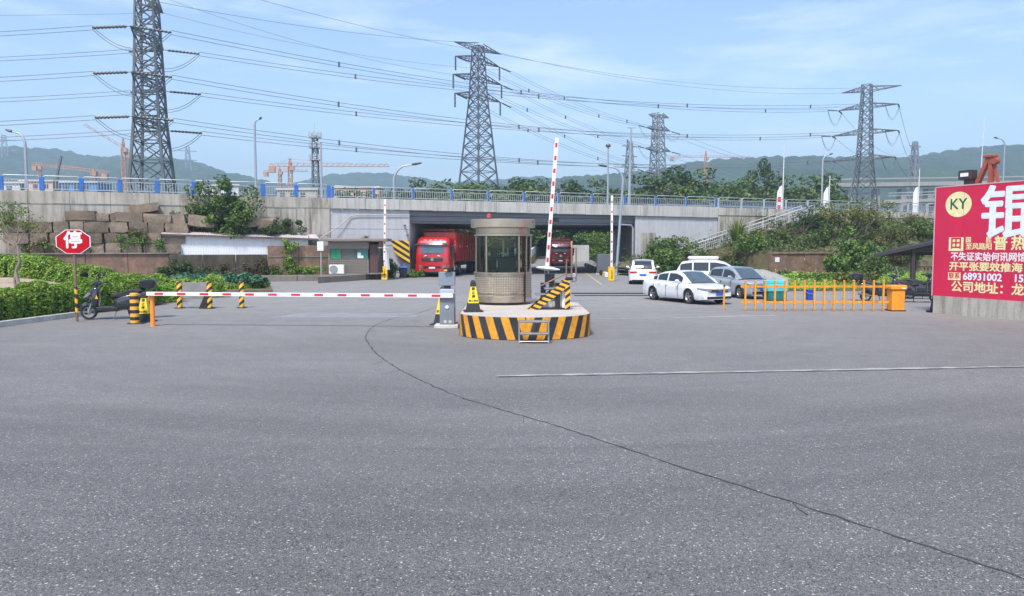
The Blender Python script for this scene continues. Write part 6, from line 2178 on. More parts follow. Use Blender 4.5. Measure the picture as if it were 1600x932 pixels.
    for sg in (-1, 1):
        b = MB(); rings = []
        for k in range(8):
            q = k / 7
            y = sg * hw * (0.48 + 0.44 * q); x = xnose(abs(y)) + 0.035
            z1_ = zh - 0.02 + 0.035 * q; z0_ = zh - 0.13 + 0.06 * q
            rings.append([(x - 0.05, y, z0_), (x, y, z0_), (x - 0.02, y, z1_), (x - 0.07, y, z1_)])
        b.loft(rings); b.build("headlight", LAMPW, t)
        # mirror
        xm = win[1] - 0.12
        zm = interp(xm, belt) + 0.09
        b = MB(); rings = []
        for q, s_ in ((-1, .5), (-.5, .95), (.5, 1), (1, .6)):
            rings.append([(xm + 0.05 * math.cos(a_) * s_, sg * (hw + 0.09) + q * 0.10, zm + 0.075 * math.sin(a_) * s_) for a_ in [2 * PI * i / 10 for i in range(10)]])
        b.loft(rings); b.bar((xm, sg * (hw - 0.1), zm - 0.05), (xm, sg * (hw + 0.05), zm - 0.03), 0.05); b.build("mirror", paint, t, True)
        # door handles
        for xh in (win[0] + 0.55, (win[0] + win[1]) / 2 + 0.05):
            b = MB(); b.box((xh, sg * (hw * 0.995 + 0.012), interp(xh, belt) - 0.13), (0.17, 0.03, 0.025), bev=0.008); b.build("door_handle", paint, t)
        # door seams
        b = MB()
        for xs_ in (pillars[0] if pillars else 0, win[1] - 0.18, win[0] + 0.12):
            b.box((xs_, sg * (hw * 1.0 + 0.001), 0.55), (0.012, 0.012, 0.56))
        b.build("door_seam", TRIM, t)
    # rear
    Rr = x0 - 0.012
    zb_ = interp(x0 + 0.05, belt)
    arc("rear_bumper", Rr - 0.05, hw * 0.92, 0.28, 0.52, 0.22, paint, -1, th=0.3)
    arc("rear_trim", Rr - 0.06, hw * 0.75, 0.24, 0.34, 0.22, TRIM, -1)
    arc("number_plate", Rr - 0.015, 0.22, 0.60 if suv else 0.56, 0.73 if suv else 0.68, 0.1, PLATEB, -1)
    for sg in (-1, 1):
        b = MB(); rings = []
        for k in range(8):
            q = k / 7
            y = sg * hw * (0.42 + 0.50 * q); x = xtail(abs(y)) - 0.03
            zc_ = (zb_ - 0.10) if not suv else 0.86
            rings.append([(x + 0.05, y, zc_ - 0.05 - 0.03 * q), (x, y, zc_ - 0.05 - 0.03 * q), (x, y, zc_ + 0.04), (x + 0.05, y, zc_ + 0.05)])
        b.loft(rings); b.build("tail_light", LAMPR, t)
    return t

W_PAINT = carpaint("white car paint", (0.64, 0.645, 0.65))
S_PAINT = carpaint("silver car paint", (0.40, 0.42, 0.44), 0.28, 0.4)
W2_PAINT = carpaint("warm white car paint", (0.74, 0.73, 0.71))

def head(fx, fy):
    return math.atan2(fy, fx)
SED_B = [(-2.33, 0.90), (-2.25, 0.99), (-1.6, 1.00), (0.0, 0.93), (1.0, 0.92), (1.5, 0.88), (2.0, 0.82), (2.25, 0.76), (2.33, 0.69)]
SED_R = [(-1.85, 1.00), (-1.30, 1.22), (-0.75, 1.40), (-0.2, 1.45), (0.25, 1.44), (0.55, 1.36), (1.0, 1.10), (1.28, 0.92)]
car("white saloon car parked nearest, three quarter front view with blue plate", (7.95, 35.1, 0), head(0.42, -0.91), W_PAINT, 4.66, 1.84, SED_B, SED_R, 2.68, 0.325, (-1.35, 0.80), [-0.28, -1.05], zs=0.97)
HAT_B = [(-1.95, 0.85), (-1.88, 0.98), (-1.2, 0.99), (0.0, 0.94), (0.85, 0.92), (1.3, 0.87), (1.75, 0.82), (1.95, 0.71)]
HAT_R = [(-1.86, 1.00), (-1.65, 1.22), (-1.35, 1.44), (-0.6, 1.49), (0.1, 1.47), (0.4, 1.38), (0.85, 1.10), (1.1, 0.93)]
car("silver hatchback parked behind the white saloon, partly behind the orange fence", (11.35, 38.3, 0), head(0.30, -0.95), S_PAINT, 3.95, 1.72, HAT_B, HAT_R, 2.45, 0.30, (-1.45, 0.72), [-0.35], zs=1.0)
SUV_B = [(-2.25, 0.95), (-2.18, 1.05), (-1.0, 1.06), (0.8, 1.05), (1.3, 1.02), (1.9, 0.95), (2.15, 0.85), (2.25, 0.72)]
SUV_R = [(-2.16, 1.05), (-2.05, 1.28), (-1.85, 1.55), (-1.2, 1.66), (0.0, 1.68), (0.35, 1.64), (0.7, 1.45), (1.2, 1.06)]
car("white sport utility vehicle seen from behind by the right underpass wall", (A(1004, 444, 52.3).x, 52.3, 0), head(0.16, 0.98), W2_PAINT, 4.5, 1.88, SUV_B, SUV_R, 2.65, 0.34, (-1.9, 0.70), [-0.35, -1.25], False, True, zs=0.95)
MPV_R = [(-2.20, 1.05), (-2.05, 1.35), (-1.9, 1.62), (-1.2, 1.72), (0.0, 1.72), (0.5, 1.62), (0.9, 1.38), (1.35, 1.06)]
mpv = car("white estate car with a roof box parked side on behind the saloon", (A(1118, 440, 44.2).x, 44.2, 0), head(1, -0.28), W_PAINT, 4.6, 1.86, SUV_B, MPV_R, 2.7, 0.33, (-1.95, 0.85), [-0.35, -1.25], True, True)
b = MB(); b.box((-0.7, 0, 1.84), (1.75, 0.85, 0.20), bev=0.08); b.build("roof_box", W_PAINT, mpv)

# ---- red trucks
def truck(label, loc, heading, col, cargo_len, sc=1.0, dark=False):
    t = thing("red_truck", label, "truck", loc, heading, "red trucks at the underpass")
    t.scale = (sc, sc, sc)
    P = carpaint("truck paint %s" % ("dark" if dark else "red"), col, 0.3)
    hw = 1.32
    def rr_ring(z, xfront, xback, w, rc):
        pts = []
        for cx, cy, a0 in ((xfront - rc, w - rc, 0), (xback + 0.05, w - 0.05, PI / 2), (xback + 0.05, -w + 0.05, PI), (xfront - rc, -w + rc, 3 * PI / 2)):
            q = rc if cx > xback + 0.1 else 0.05
            for k in range(5):
                a_ = a0 + PI / 2 * k / 4
                pts.append((cx + q * math.cos(a_), cy + q * math.sin(a_), z))
        return pts
    b = MB()
    b.loft([rr_ring(z, xf, -1.95, w, rc) for z, xf, w, rc in ((0.72, 0.0, hw, .22), (1.0, 0.02, hw, .24), (1.65, 0.0, hw, .26), (1.78, -0.03, hw, .26), (2.48, -0.18, hw * 0.975, .28), (2.60, -0.20, hw * 0.97, .28), (2.85, -0.36, hw * .93, .30), (3.02, -0.58, hw * .86, .34), (3.07, -0.85, hw * .78, .36))])
    b.build("cab", P, t, True, angle=50)
    def arc(name, x_, hwid, z0, z1, m, curve=0.16, xtop=None, th=0.03, y0=None, parent=t):
        ya = -hwid if y0 is None else y0
        b = MB(); rings = []
        xt = x_ if xtop is None else xtop
        for k in range(13):
            y = ya + (hwid - ya) * k / 12
            c = curve * abs(y / hw) ** 3.5
            rings.append([(x_ - th - c, y, z0), (x_ - c, y, z0), (xt - c, y, z1), (xt - th - c, y, z1)])
        b.loft(rings); return b.build(name, m, parent, True)
    arc("windscreen", 0.02, hw * 0.90, 1.80, 2.44, WINDSCR, 0.18, -0.13)
    arc("sun_visor", 0.09, hw * 0.96, 2.46, 2.58, mat("visor smoke", (0.03, 0.05, 0.055), 0.15), 0.2, 0.02)
    g_ = arc("grille", 0.045, hw * 0.68, 1.18, 1.45, TRIM, 0.16)
    for k in range(3):
        arc("grille_bar", 0.06, hw * 0.66, 1.22 + k * 0.08, 1.245 + k * 0.08, mat("grille grey", (0.10, 0.10, 0.11), 0.4), 0.16, parent=g_)
    b = MB(); b.lathe([(0.13, 0.0), (0.13, 0.03), (0.09, 0.03), (0.09, 0.0)], 18, (0.05, 0, 1.34), 'x'); b.prism([(-0.07, 1.30), (0.07, 1.30), (0.0, 1.43)], 0.06, 0.075, 'x'); b.build("badge", CHROME, t)
    for sg in (-1, 1):
        b = MB(); b.tube([(0.05, sg * 0.42, 1.62), (0.05, sg * 0.52, 1.63), (0.04, sg * 0.62, 1.58)], 0.035, 6); b.build("wiper_mark", WHITE, t)
    bump_ = arc("bumper", 0.10, hw * 1.0, 0.42, 0.98, P, 0.16, th=0.25)
    arc("lower_valance", 0.07, hw * 0.98, 0.30, 0.42, TRIM, 0.16, th=0.3)
    arc("air_intake", 0.118, hw * 0.5, 0.68, 0.84, TRIM, 0.16, parent=bump_)
    arc("number_plate", 0.14, 0.24, 0.66, 0.78, WHITE, 0.1, parent=bump_)
    for sg in (-1, 1):
        b = MB(); rings = []
        for k in range(7):
            q = k / 6
            y = sg * hw * (0.62 + 0.36 * q); x = 0.125 - 0.16 * abs(y / hw) ** 3.5 - 0.25 * q ** 3
            rings.append([(x - 0.06, y, 0.68), (x, y, 0.68), (x, y, 0.90 + 0.05 * q), (x - 0.06, y, 0.90 + 0.05 * q)])
        b.loft(rings); b.build("headlight", LAMPW, t, True)
        b = MB(); b.box((-0.95, sg * (hw + 0.008), 2.1), (0.85, 0.03, 0.62), bev=0.01); b.build("door_window", AUTOGLASS, t)
        b = MB(); b.box((-0.05, sg * (hw + 0.28), 2.0), (0.14, 0.22, 0.72), bev=0.05); b.box((-0.05, sg * (hw + 0.24), 1.5), (0.14, 0.2, 0.24), bev=0.04); b.tube([(-0.15, sg * hw * .95, 2.45), (-0.05, sg * (hw + 0.25), 2.42), (-0.05, sg * (hw + 0.25), 1.4), (-0.15, sg * hw * 0.98, 1.4)], 0.022, 6); b.build("mirror", TRIM, t)
        b = MB(); b.box((-0.95, sg * (hw - 0.02), 0.55), (0.7, 0.12, 0.25), bev=0.03); b.build("step", TRIM, t)
        add_wheel(t, -1.15, sg * (hw - 0.18), 0.5, 0.3, sg, 8)
        for x in ([-4.2, -cargo_len, -cargo_len - 1.25] if cargo_len > 6 else [-4.2]):
            add_wheel(t, x, sg * (hw - 0.28), 0.5, 0.5, sg, 8)
    for k, y in enumerate((-0.6, -0.2, 0.2, 0.6)):
        b = MB(); b.box((-0.36, y, 2.80), (0.05, 0.26, 0.17), Matrix.Rotation(R(-35), 3, 'Y'), bev=0.02); b.build("roof_marker", WHITE if not dark or k in (1, 2) else TRIM, t)
    b = MB(); b.box((-2 - cargo_len / 2, 0, 0.85), (cargo_len + 1.5, 1.0, 0.3)); b.build("chassis", TRIM, t)
    for sg in (-1, 1):
        b = MB(); b.box((-2.9, sg * 1.0, 0.65), (1.1, 0.5, 0.5), bev=0.08); b.build("fuel_tank", CHROME, t)
    b = MB(); b.box((-2.55 - cargo_len / 2, 0, 2.30), (cargo_len, 2.6, 2.35), bev=0.05); cg_ = b.build("cargo_box", P, t)
    for k in range(2 * (int(cargo_len / 1.15) + 1)):
        b = MB(); b.box((-2.58 - (k // 2) * 1.15, (1 if k % 2 else -1) * 1.315, 2.3), (0.07, 0.05, 2.3))
        b.build("side_rib", mat("rib red", tuple(c * 0.8 for c in col), 0.5), cg_)
    b = MB(); b.tube([(-2.55, 1.25, 3.45), (-2.3, 1.25, 3.62), (-2.3, -1.25, 3.62), (-2.55, -1.25, 3.45)], 0.03, 6); b.build("front_rail", P, cg_)
    for k in range(4):
        b = MB(); b.box((-2.15, 1.33, 2.7 - k * 0.26), (0.03, 0.012, 0.16)); b.build("side_print", WHITE, t)
    return t
tf = Vector((A(676, 433, 62.0).x, 61.8, 0.005))
truck("bright red lorry emerging from the underpass, cab facing the camera", tf, head(-0.13, -1.0), (0.43, 0.008, 0.010), 10.0, 1.06)
tf = Vector((A(876, 416, 93.5).x, 93.5, 0.005))
truck("dark red lorry, shade painted in, farther back in the right lane beyond the underpass", tf, head(-0.04, -1.0), (0.11, 0.004, 0.007), 7.0, 0.97, True)  # bridge shade put into this lorry's darker red

# ================================================================== SCOOTERS
def pillow(b, poly, hw_, y0=0.0, layers=((-1, .72), (-.82, .90), (-.4, 1.0), (.4, 1.0), (.82, .90), (1, .72))):
    n = len(poly)
    # round the outline a little
    pts = []
    for i in range(n):
        a_, c_ = Vector(poly[i]), Vector(poly[(i + 1) % n])
        pts += [a_.lerp(c_, 0.2), a_.lerp(c_, 0.5), a_.lerp(c_, 0.8)]
    cx = sum(p.x for p in pts) / len(pts); cz = sum(p.y for p in pts) / len(pts)
    b.loft([[(cx + (p.x - cx) * s, y0 + q * hw_, cz + (p.y - cz) * s) for p in pts] for q, s in layers])
    return b

def scooter(label, loc, heading, body_m, accent_m, sc=1.1, case=True, steer=0.0, shield=False, group="parked scooters"):
    t = thing("motor_scooter", label, "scooter", loc, heading, group)
    t.scale = (sc, sc, sc)
    r_ = 0.225
    for x, nm in ((0.66, "front_wheel"), (-0.62, "rear_wheel")):
        b = MB(); w = 0.10
        b.lathe([(r_ * 0.70, -w / 2), (r_ * 0.92, -w / 2), (r_, -w * .25), (r_, w * .25), (r_ * .92, w / 2), (r_ * .70, w / 2), (r_ * .66, 0), (r_ * .70, -w / 2)], 28, (0, 0, 0), 'y', close=False)
        wh = b.build(nm, BLACK, t, True, (x, 0, r_))
        b = MB(); b.lathe([(r_ * .71, -w * .35), (r_ * .62, -w * .3), (r_ * .62, w * .3), (r_ * .71, w * .35)], 28, (0, 0, 0), 'y', close=False)
        for k in range(5):
            a_ = 2 * PI * k / 5
            b.bar((0.02 * math.cos(a_), 0, 0.02 * math.sin(a_)), (r_ * .66 * math.cos(a_), 0, r_ * .66 * math.sin(a_)), 0.03, 0.04, up=(0, 1, 0))
        b.lathe([(0, -0.05), (0.05, -0.05), (0.05, 0.05), (0, 0.05)], 12, (0, 0, 0), 'y'); b.build("rim", RIMS, wh, True)
    # front fender
    b = MB(); rings = []
    for k in range(9):
        a_ = R(15) + R(135) * k / 8
        q = math.sin(PI * (k + 0.6) / 9.2)
        rc = r_ + 0.05
        rings.append([(0.66 + (rc + dz) * math.cos(a_), dy * (0.5 + 0.5 * q), r_ + (rc + dz) * math.sin(a_)) for dy, dz in ((-0.085, -0.07), (-0.075, 0.0), (0, 0.025), (0.075, 0.0), (0.085, -0.07))])
    b.loft(rings, closed=False); b.build("front_fender", body_m, t, True)
    b = MB()
    for sy in (-1, 1):
        b.tube([(0.66, sy * 0.075, r_), (0.56, sy * 0.075, 0.52)], 0.022, 8)
    b.build("fork", STEEL, t, True)
    b = MB(); pillow(b, [(0.80, 0.63), (0.62, 0.86), (0.44, 1.00), (0.36, 0.98), (0.34, 0.62), (0.40, 0.36), (0.48, 0.34), (0.56, 0.56)], 0.19); b.build("front_apron", body_m, t, True, angle=50)
    b = MB(); pillow(b, [(0.815, 0.63), (0.60, 0.83), (0.50, 0.80), (0.66, 0.66)], 0.20); b.build("apron_flash", accent_m, t, True, angle=50)
    b = MB(); pillow(b, [(0.58, 1.02), (0.48, 1.12), (0.32, 1.15), (0.24, 1.08), (0.34, 0.98)], 0.13); b.build("headlight_cowl", body_m, t, True, angle=50)
    b = MB(); pillow(b, [(0.60, 1.03), (0.52, 1.09), (0.46, 1.06), (0.54, 1.01)], 0.085); b.build("headlight", LAMPW, t, True)
    b = MB(); b.tube([(0.24, -0.36, 1.08), (0.32, -0.2, 1.10), (0.35, 0, 1.09), (0.32, 0.2, 1.10), (0.24, 0.36, 1.08)], 0.018, 8); b.build("handlebar", STEEL_DK, t, True)
    for sy in (-1, 1):
        b = MB(); b.tube([(0.225, sy * 0.40, 1.075), (0.28, sy * 0.25, 1.09)], 0.026, 8); b.build("grip", BLACK, t, True)
        b = MB(); b.tube([(0.31, sy * 0.22, 1.12), (0.30, sy * 0.30, 1.28)], 0.010, 6)
        b.loft([[(0.30 + q * 0.025, sy * 0.31 + 0.075 * s_ * math.cos(a_), 1.33 + 0.055 * s_ * math.sin(a_)) for a_ in [2 * PI * i / 10 for i in range(10)]] for q, s_ in ((-1, .7), (-.3, 1), (.6, .95), (1, .5))])
        b.build("mirror", BLKPLAS, t, True)
    b = MB(); b.box((0.14, 0, 0.31), (0.66, 0.36, 0.14), bev=0.03); b.build("floorboard", BLKPLAS, t)
    b = MB(); pillow(b, [(0.0, 0.30), (-0.04, 0.62), (-0.30, 0.72), (-0.78, 0.80), (-1.0, 0.76), (-0.88, 0.58), (-0.55, 0.44), (-0.40, 0.28)], 0.20); b.build("rear_body", body_m, t, True, angle=50)
    b = MB(); pillow(b, [(-0.10, 0.44), (-0.20, 0.46), (-0.80, 0.68), (-0.82, 0.64), (-0.45, 0.46)], 0.18); b.build("side_flash", accent_m, t, True, angle=50)
    b = MB(); pillow(b, [(0.06, 0.62), (0.04, 0.76), (-0.25, 0.79), (-0.42, 0.86), (-0.82, 0.91), (-0.92, 0.82), (-0.40, 0.64)], 0.185); b.build("seat", BLACK, t, True, angle=50)
    b = MB(); pillow(b, [(-0.36, 0.34), (-0.38, 0.24), (-0.78, 0.22), (-0.80, 0.30), (-0.55, 0.38)], 0.11); b.build("engine", STEEL_DK, t, True)
    b = MB(); b.tube([(-0.35, -0.15, 0.24), (-0.6, -0.17, 0.26), (-0.92, -0.17, 0.34)], [0.02, 0.05, 0.05], 10); b.build("exhaust", STEEL_DK, t, True)
    b = MB(); b.tube([(-0.62, 0.12, r_), (-0.80, 0.14, 0.62)], 0.03, 8); b.build("shock_absorber", STEEL, t, True)
    b = MB(); b.tube([(-0.12, 0.10, 0.28), (-0.05, 0.24, 0.0)], 0.014, 6); b.tube([(-0.10, 0.24, 0.006), (0.0, 0.24, 0.006)], 0.012, 6); b.build("side_stand", STEEL_DK, t)
    b = MB(); b.box((-0.98, 0, 0.60), (0.02, 0.20, 0.14), Matrix.Rotation(R(20), 3, 'Y')); b.build("number_plate", YEL, t)
    b = MB(); b.box((-0.96, 0, 0.72), (0.05, 0.2, 0.06), bev=0.02); b.build("tail_light", LAMPR, t)
    b = MB(); b.tube([(-0.78, -0.12, 0.80), (-1.05, -0.12, 0.88), (-1.05, 0.12, 0.88), (-0.78, 0.12, 0.80)], 0.014, 6); b.build("rear_rack", STEEL_DK, t)
    if case:
        b = MB(); pillow(b, [(-0.74, 0.90), (-0.72, 1.06), (-0.78, 1.10), (-1.16, 1.12), (-1.20, 1.06), (-1.14, 0.89)], 0.22); cs = b.build("top_case", BLKPLAS, t, True, angle=45)
        b = MB(); pillow(b, [(-0.71, 1.07), (-0.78, 1.16), (-1.12, 1.19), (-1.22, 1.11), (-1.21, 1.07)], 0.225); b.build("case_lid", mat("case lid", (0.02, 0.022, 0.028), 0.25), cs, True, angle=45)
    if shield:
        b = MB(); b.box((0.52, 0, 1.28), (0.03, 0.34, 0.36), Matrix.Rotation(R(-18), 3, 'Y'), bev=0.01); b.build("wind_shield", mat("grey shield", (0.25, 0.27, 0.30), 0.25), t)
    b = MB(); b.prism([(0.44, 0.62), (0.36, 0.62), (0.40, 0.74)], 0.192, 0.198, 'y'); b.build("warning_sticker", YEL, t)
    return t
SCB = mat("glossy black scooter paint", (0.022, 0.025, 0.032), 0.18, 0, 0.1, 3, coat=0.8)
SCG = mat("grey scooter flash", (0.30, 0.31, 0.33), 0.25, 0.3, 0.1, 3)
SCR = mat("red scooter paint", (0.45, 0.02, 0.03), 0.25, 0, 0.1, 3, coat=0.6)
SCW = mat("white scooter flash", (0.55, 0.55, 0.56), 0.3, 0, 0.1, 3)
scooter("black motor scooter with a top case parked by the stop sign", (A(178, 500, 26.6).x, 26.6, 0), head(-0.97, -0.24), SCB, SCG, 1.17)
scooter("black scooter with red flashes and a top case behind the orange fence", (A(1378, 474, 34.8).x, 34.8, 0), head(0.93, -0.36), SCB, SCR, 1.1, True, 0, True)
scooter("black and white scooter under the canopy beside the billboard", (A(1432, 475, 34.4).x, 34.4, 0), head(0.95, -0.3), SCB, SCW, 1.15, False)
scooter("dark scooter farthest under the canopy, mostly hidden by the billboard", (A(1446, 468, 36.6).x, 36.6, 0), head(0.97, -0.2), SCB, SCG, 1.1, False)

# ================================================================== RIGHT SIDE
# weedy bank rising to the right approach
def bank_z(s, o):
    toe = -12.2 if s > S(1200, -12) else -9.0 - (s - S(1120)) * 0.0
    base = 1.95 if s > S(1203, -12) and s < S(1345, -12) else 0.1
    if s > S(1345, -12):
        base = 1.0
    f = min(1, max(0, (o - toe) / (-1.0 - toe)))
    top_ = 5.0 if s > sR + 4 else 1.4 + (s - sB) * 0.20
    top_ = min(5.0, max(0.3, top_))
    return base + (top_ - base) * f + 0.12 * math.sin(s * 1.7) * math.sin(o * 1.3)
s0b, s1b = S(1000, -6), S(1690, -10)
b = MB(); b.grid(lambda u, v: (s0b + (s1b - s0b) * u, -12 + 12.1 * v, bank_z(s0b + (s1b - s0b) * u, -12 + 12.1 * v) if v > 0.001 else (bank_z(s0b + (s1b - s0b) * u, -12) if S(1203, -12) < s0b + (s1b - s0b) * u < S(1345, -12) else -0.05)), 90, 26)
o = struct(b.build("weedy_bank", M_SLOPE, None, True)); o.location = B0; o.rotation_euler = (0, 0, BA)

def scatter(name, label, cat, n, fn, leaf, lm, seed, aspect=0.5, spread=0.7):
    rng = np.random.default_rng(seed)
    P = fn(rng, n)
    V, F = leaves(P, np.tile([0, -0.3, 0.9], (len(P), 1)), leaf, rng, aspect, spread)
    o = inst(arr_mesh(name, V, F, lm), name)
    return tag(o, label, cat, None, 'stuff')
def bank_fn(h):
    def fn(rng, n):
        s = rng.uniform(s0b + 1, s1b, n); o = rng.uniform(-11.8, -0.3, n)
        patch = np.sin(s * 0.9) * np.sin(o * 0.8 + s * 0.3) + np.sin(s * 2.7 + o)
        keep = patch > -0.5
        s, o = s[keep], o[keep]
        z = np.array([bank_z(a, c) for a, c in zip(s, o)]) + rng.exponential(h, len(s))
        P = np.stack([B0.x + BD.x * s + BN.x * o, B0.y + BD.y * s + BN.y * o, z], 1)
        return P
    return fn
scatter("ground_cover", "tangled green weeds covering the right bank", "weeds", 22000, bank_fn(0.22), 0.22, LEAF_BELT, 200)
scatter("ground_cover", "dry brownish scrub scattered over the right bank", "scrub", 9000, bank_fn(0.18), 0.24, LEAF_DRY, 201, 0.3)
# grass flat in front of the bank
gx0, gx1 = 13.2, 30
b = MB(); b.grid(lambda u, v: (gx0 + (gx1 - gx0) * u + v * 3.0, 43 + 19 * v, 0.02 + 0.10 * min(1, v * 5) + 0.08 * math.sin(u * 20) * math.sin(v * 12)), 40, 30)
struct(b.build("grass_verge", M_SLOPE, None, True))
def verge_fn(rng, n):
    u = rng.uniform(0, 1, n); v = rng.uniform(0.02, 1, n)
    return np.stack([gx0 + (gx1 - gx0) * u + v * 3, 43 + 19 * v, 0.05 + 0.1 * np.minimum(1, v * 5) + rng.exponential(0.10, n)], 1)
scatter("verge_grass", "bright green rank grass on the verge behind the orange fence", "grass", 26000, verge_fn, 0.26, LEAF_HEDGE, 202, 0.22, 0.5)

# brick retaining wall
t = thing("brick_retaining_wall", "reddish brick retaining wall at the foot of the right bank", "wall", B0, BA)
rr = random.Random(8)
s = S(1203, -12.1)
end = S(1345, -12.1)
while s < end:
    L = 1.6
    b = MB(); b.box((s + L / 2, -12.1 + rr.uniform(-.02, .02), 0.95), (L - 0.03, 0.34, 1.9), bev=0.03); b.build("bay", M_BRICK, t)
    b = MB(); b.box((s + L / 2, -12.12, 1.95), (L - 0.02, 0.46, 0.14), bev=0.02); b.build("coping", M_BRICK, t)
    s += L
nb_ = S(1215, -12.3)
b = MB(); b.box((nb_, -12.3, 1.45), (0.42, 0.03, 0.36), bev=0.01); b.build("notice_plate", WHITE, t)

# stair with white railing up the bank
t = thing("bank_stair", "concrete stair with a white railing climbing right up the bank", "stair", (0, 0, 0))
pA, pB = A(1070, 402, 66.6), A(1262, 338, 72.6)
N = 24
for k in range(N):
    q = pA.lerp(pB, (k + 0.5) / N)
    b = MB(); b.box((q.x, q.y, q.z - 0.12), ((pB.x - pA.x) / N + 0.05, 1.3, 0.3), Matrix.Rotation(0.48, 3, 'Z')); b.build("step", M_CONC, t)
WR = mat("white rail paint", (0.46, 0.47, 0.48), 0.45, 0.1, 0.05, 2)
for off in (-0.75, 0.75):
    n_ = Vector((-0.46, 0.89, 0)) * off
    for dz in (1.0, 0.72, 0.18):
        b = MB(); b.tube([pA + n_ + Vector((0, 0, dz)), pB + n_ + Vector((0, 0, dz))], 0.04 if dz == 1.0 else 0.028, 6); b.build("rail", WR, t)
    for k in range(10):
        q = pA.lerp(pB, k / 9) + n_
        b = MB(); b.bar(q, q + Vector((0, 0, 1.0)), 0.06); b.build("post", WR, t)
    b = MB()
    for k in range(70):
        q = pA.lerp(pB, k / 70) + n_
        b.bar(q + Vector((0, 0, 0.18)), q + Vector((0, 0, 0.72)), 0.022)
    bo = b.build("balusters", WR, t); bo['kind'] = 'stuff'
b = MB(); b.prism([(pA.x, pA.y - 0.9), (pB.x, pB.y - 0.9), (pB.x, pB.y + 0.9), (pA.x, pA.y + 0.9)], 0.0, 1.4); b.build("footing", M_SLOPE, t)

# shrubs and trees of the right bank
def bp_(px, off):
    s = S(px, off); p = W(s, off, 0); p.z = bank_z(s, off); return p
p = Vector((A(1046, 428, 63.5).x, 63.5, 0))
bush("bank_tree", "bushy young tree with spreading branches in front of the right wing wall", p, 2.2, 1.6, 1.35, 4200, 0.24, LEAF_MID, 301, 34, "tree", None, 10)
bush("bank_tree", "airy upper branches of a young tree against the grey wing wall", p + Vector((-0.4, 0.5, 1.7)), 2.3, 1.2, 0.8, 1400, 0.24, LEAF_MID, 302, 18, "tree", None, 10, base=0.1)
shr = [(1100, -6, 1.7, 1.2, LEAF_BELT, "dark shrub on the bank right of the young tree"), (1128, -7.5, 1.8, 1.1, LEAF_OLIVE, "olive shrub above the estate car"), (1150, -8.5, 1.6, 1.0, LEAF_BELT, "leafy shrub below the palm-like grass tuft"), (1175, -9.5, 1.9, 1.3, LEAF_MID, "light green shrub left of the brick wall"), (1190, -7, 1.7, 1.1, LEAF_OLIVE, "olive shrub higher up left of the brick wall"),
       (1205, -5.0, 1.8, 0.9, LEAF_DRY, "brown scrub below the white stair railing"), (1230, -8.5, 2.0, 1.2, LEAF_BELT, "dark shrub spilling over the brick wall's left end"), (1255, -6.5, 2.2, 1.8, LEAF_DARK, "tall dark shrub in the middle of the bank"), (1280, -9, 2.0, 1.5, LEAF_BELT, "shrub above the middle of the brick wall"), (1300, -6, 2.4, 1.8, LEAF_DARK, "dark shrub under the spreading tree"),
       (1320, -10.2, 1.9, 1.2, LEAF_MID, "green shrub above the brick wall's right end"), (1365, -10, 1.8, 1.2, LEAF_OLIVE, "olive shrub right of the brick wall"), (1390, -7.5, 2.2, 1.3, LEAF_OLIVE, "yellowish shrub above the dark canopy"), (1415, -6, 2.4, 1.5, LEAF_MID, "green shrub behind the canopy roof"), (1440, -5, 2.5, 1.6, LEAF_OLIVE, "olive shrub beside the billboard's left edge"), (1462, -6.5, 2.2, 1.5, LEAF_BELT, "shrub mostly hidden by the billboard"), (1380, -11.5, 1.6, 1.0, LEAF_DRY, "dry bush behind the red flashed scooter"), (1410, -11.8, 1.8, 1.2, LEAF_BELT, "dark bush behind the canopy post"), (1350, -4.5, 2.0, 1.3, LEAF_OLIVE, "olive shrub high on the bank below the right tower")]
for i, (px, off, rx, rz, lm, lab) in enumerate(shr):
    bush("bank_shrub", lab, bp_(px, off), rx, 1.2, rz * 0.62, 1500, 0.22, lm, 320 + i, 18, "shrub", "shrubs on the right bank", 4)
p = bp_(1325, -7.0)
bush("bank_tree", "wide spreading light green tree on the bank in front of the right tower", (p.x, p.y, p.z), 3.3, 1.6, 1.25, 2300, 0.22, LEAF_OLIVE, 350, 24, "tree", None, 14, base=1.7)
p = Vector((A(1335, 440, 58).x, 58, 0.1))
bush("bank_tree", "dense dark green tree with broad leaves in front of the brick wall", p, 2.1, 1.5, 1.7, 5200, 0.30, LEAF_MID, 351, 34, "tree", None, 8)
for i, (px, Y, rx, rz, lm, lab) in enumerate(((1215, 56, 1.6, .25, LEAF_DARK, "low dark weeds behind the silver hatchback"), (1245, 53, 1.5, .25, LEAF_HEDGE, "bright weeds behind the teal bin"), (1275, 50, 1.8, .25, LEAF_MID, "tall weeds behind the orange fence, middle"), (1310, 48, 1.6, .3, LEAF_MID, "tall weeds behind the orange fence, right of the blue tub"), (1345, 47, 1.5, .5, LEAF_OLIVE, "olive weeds left of the red flashed scooter"), (1370, 52, 1.5, 1.0, LEAF_BELT, "bush behind the top case of the red flashed scooter"))):
    bush("verge_weeds", lab, (A(px, 440, Y).x, Y, 0.1), rx, 1.0, rz, 1800, 0.2, lm, 370 + i, 16, "weeds", "weeds on the right verge", 3)

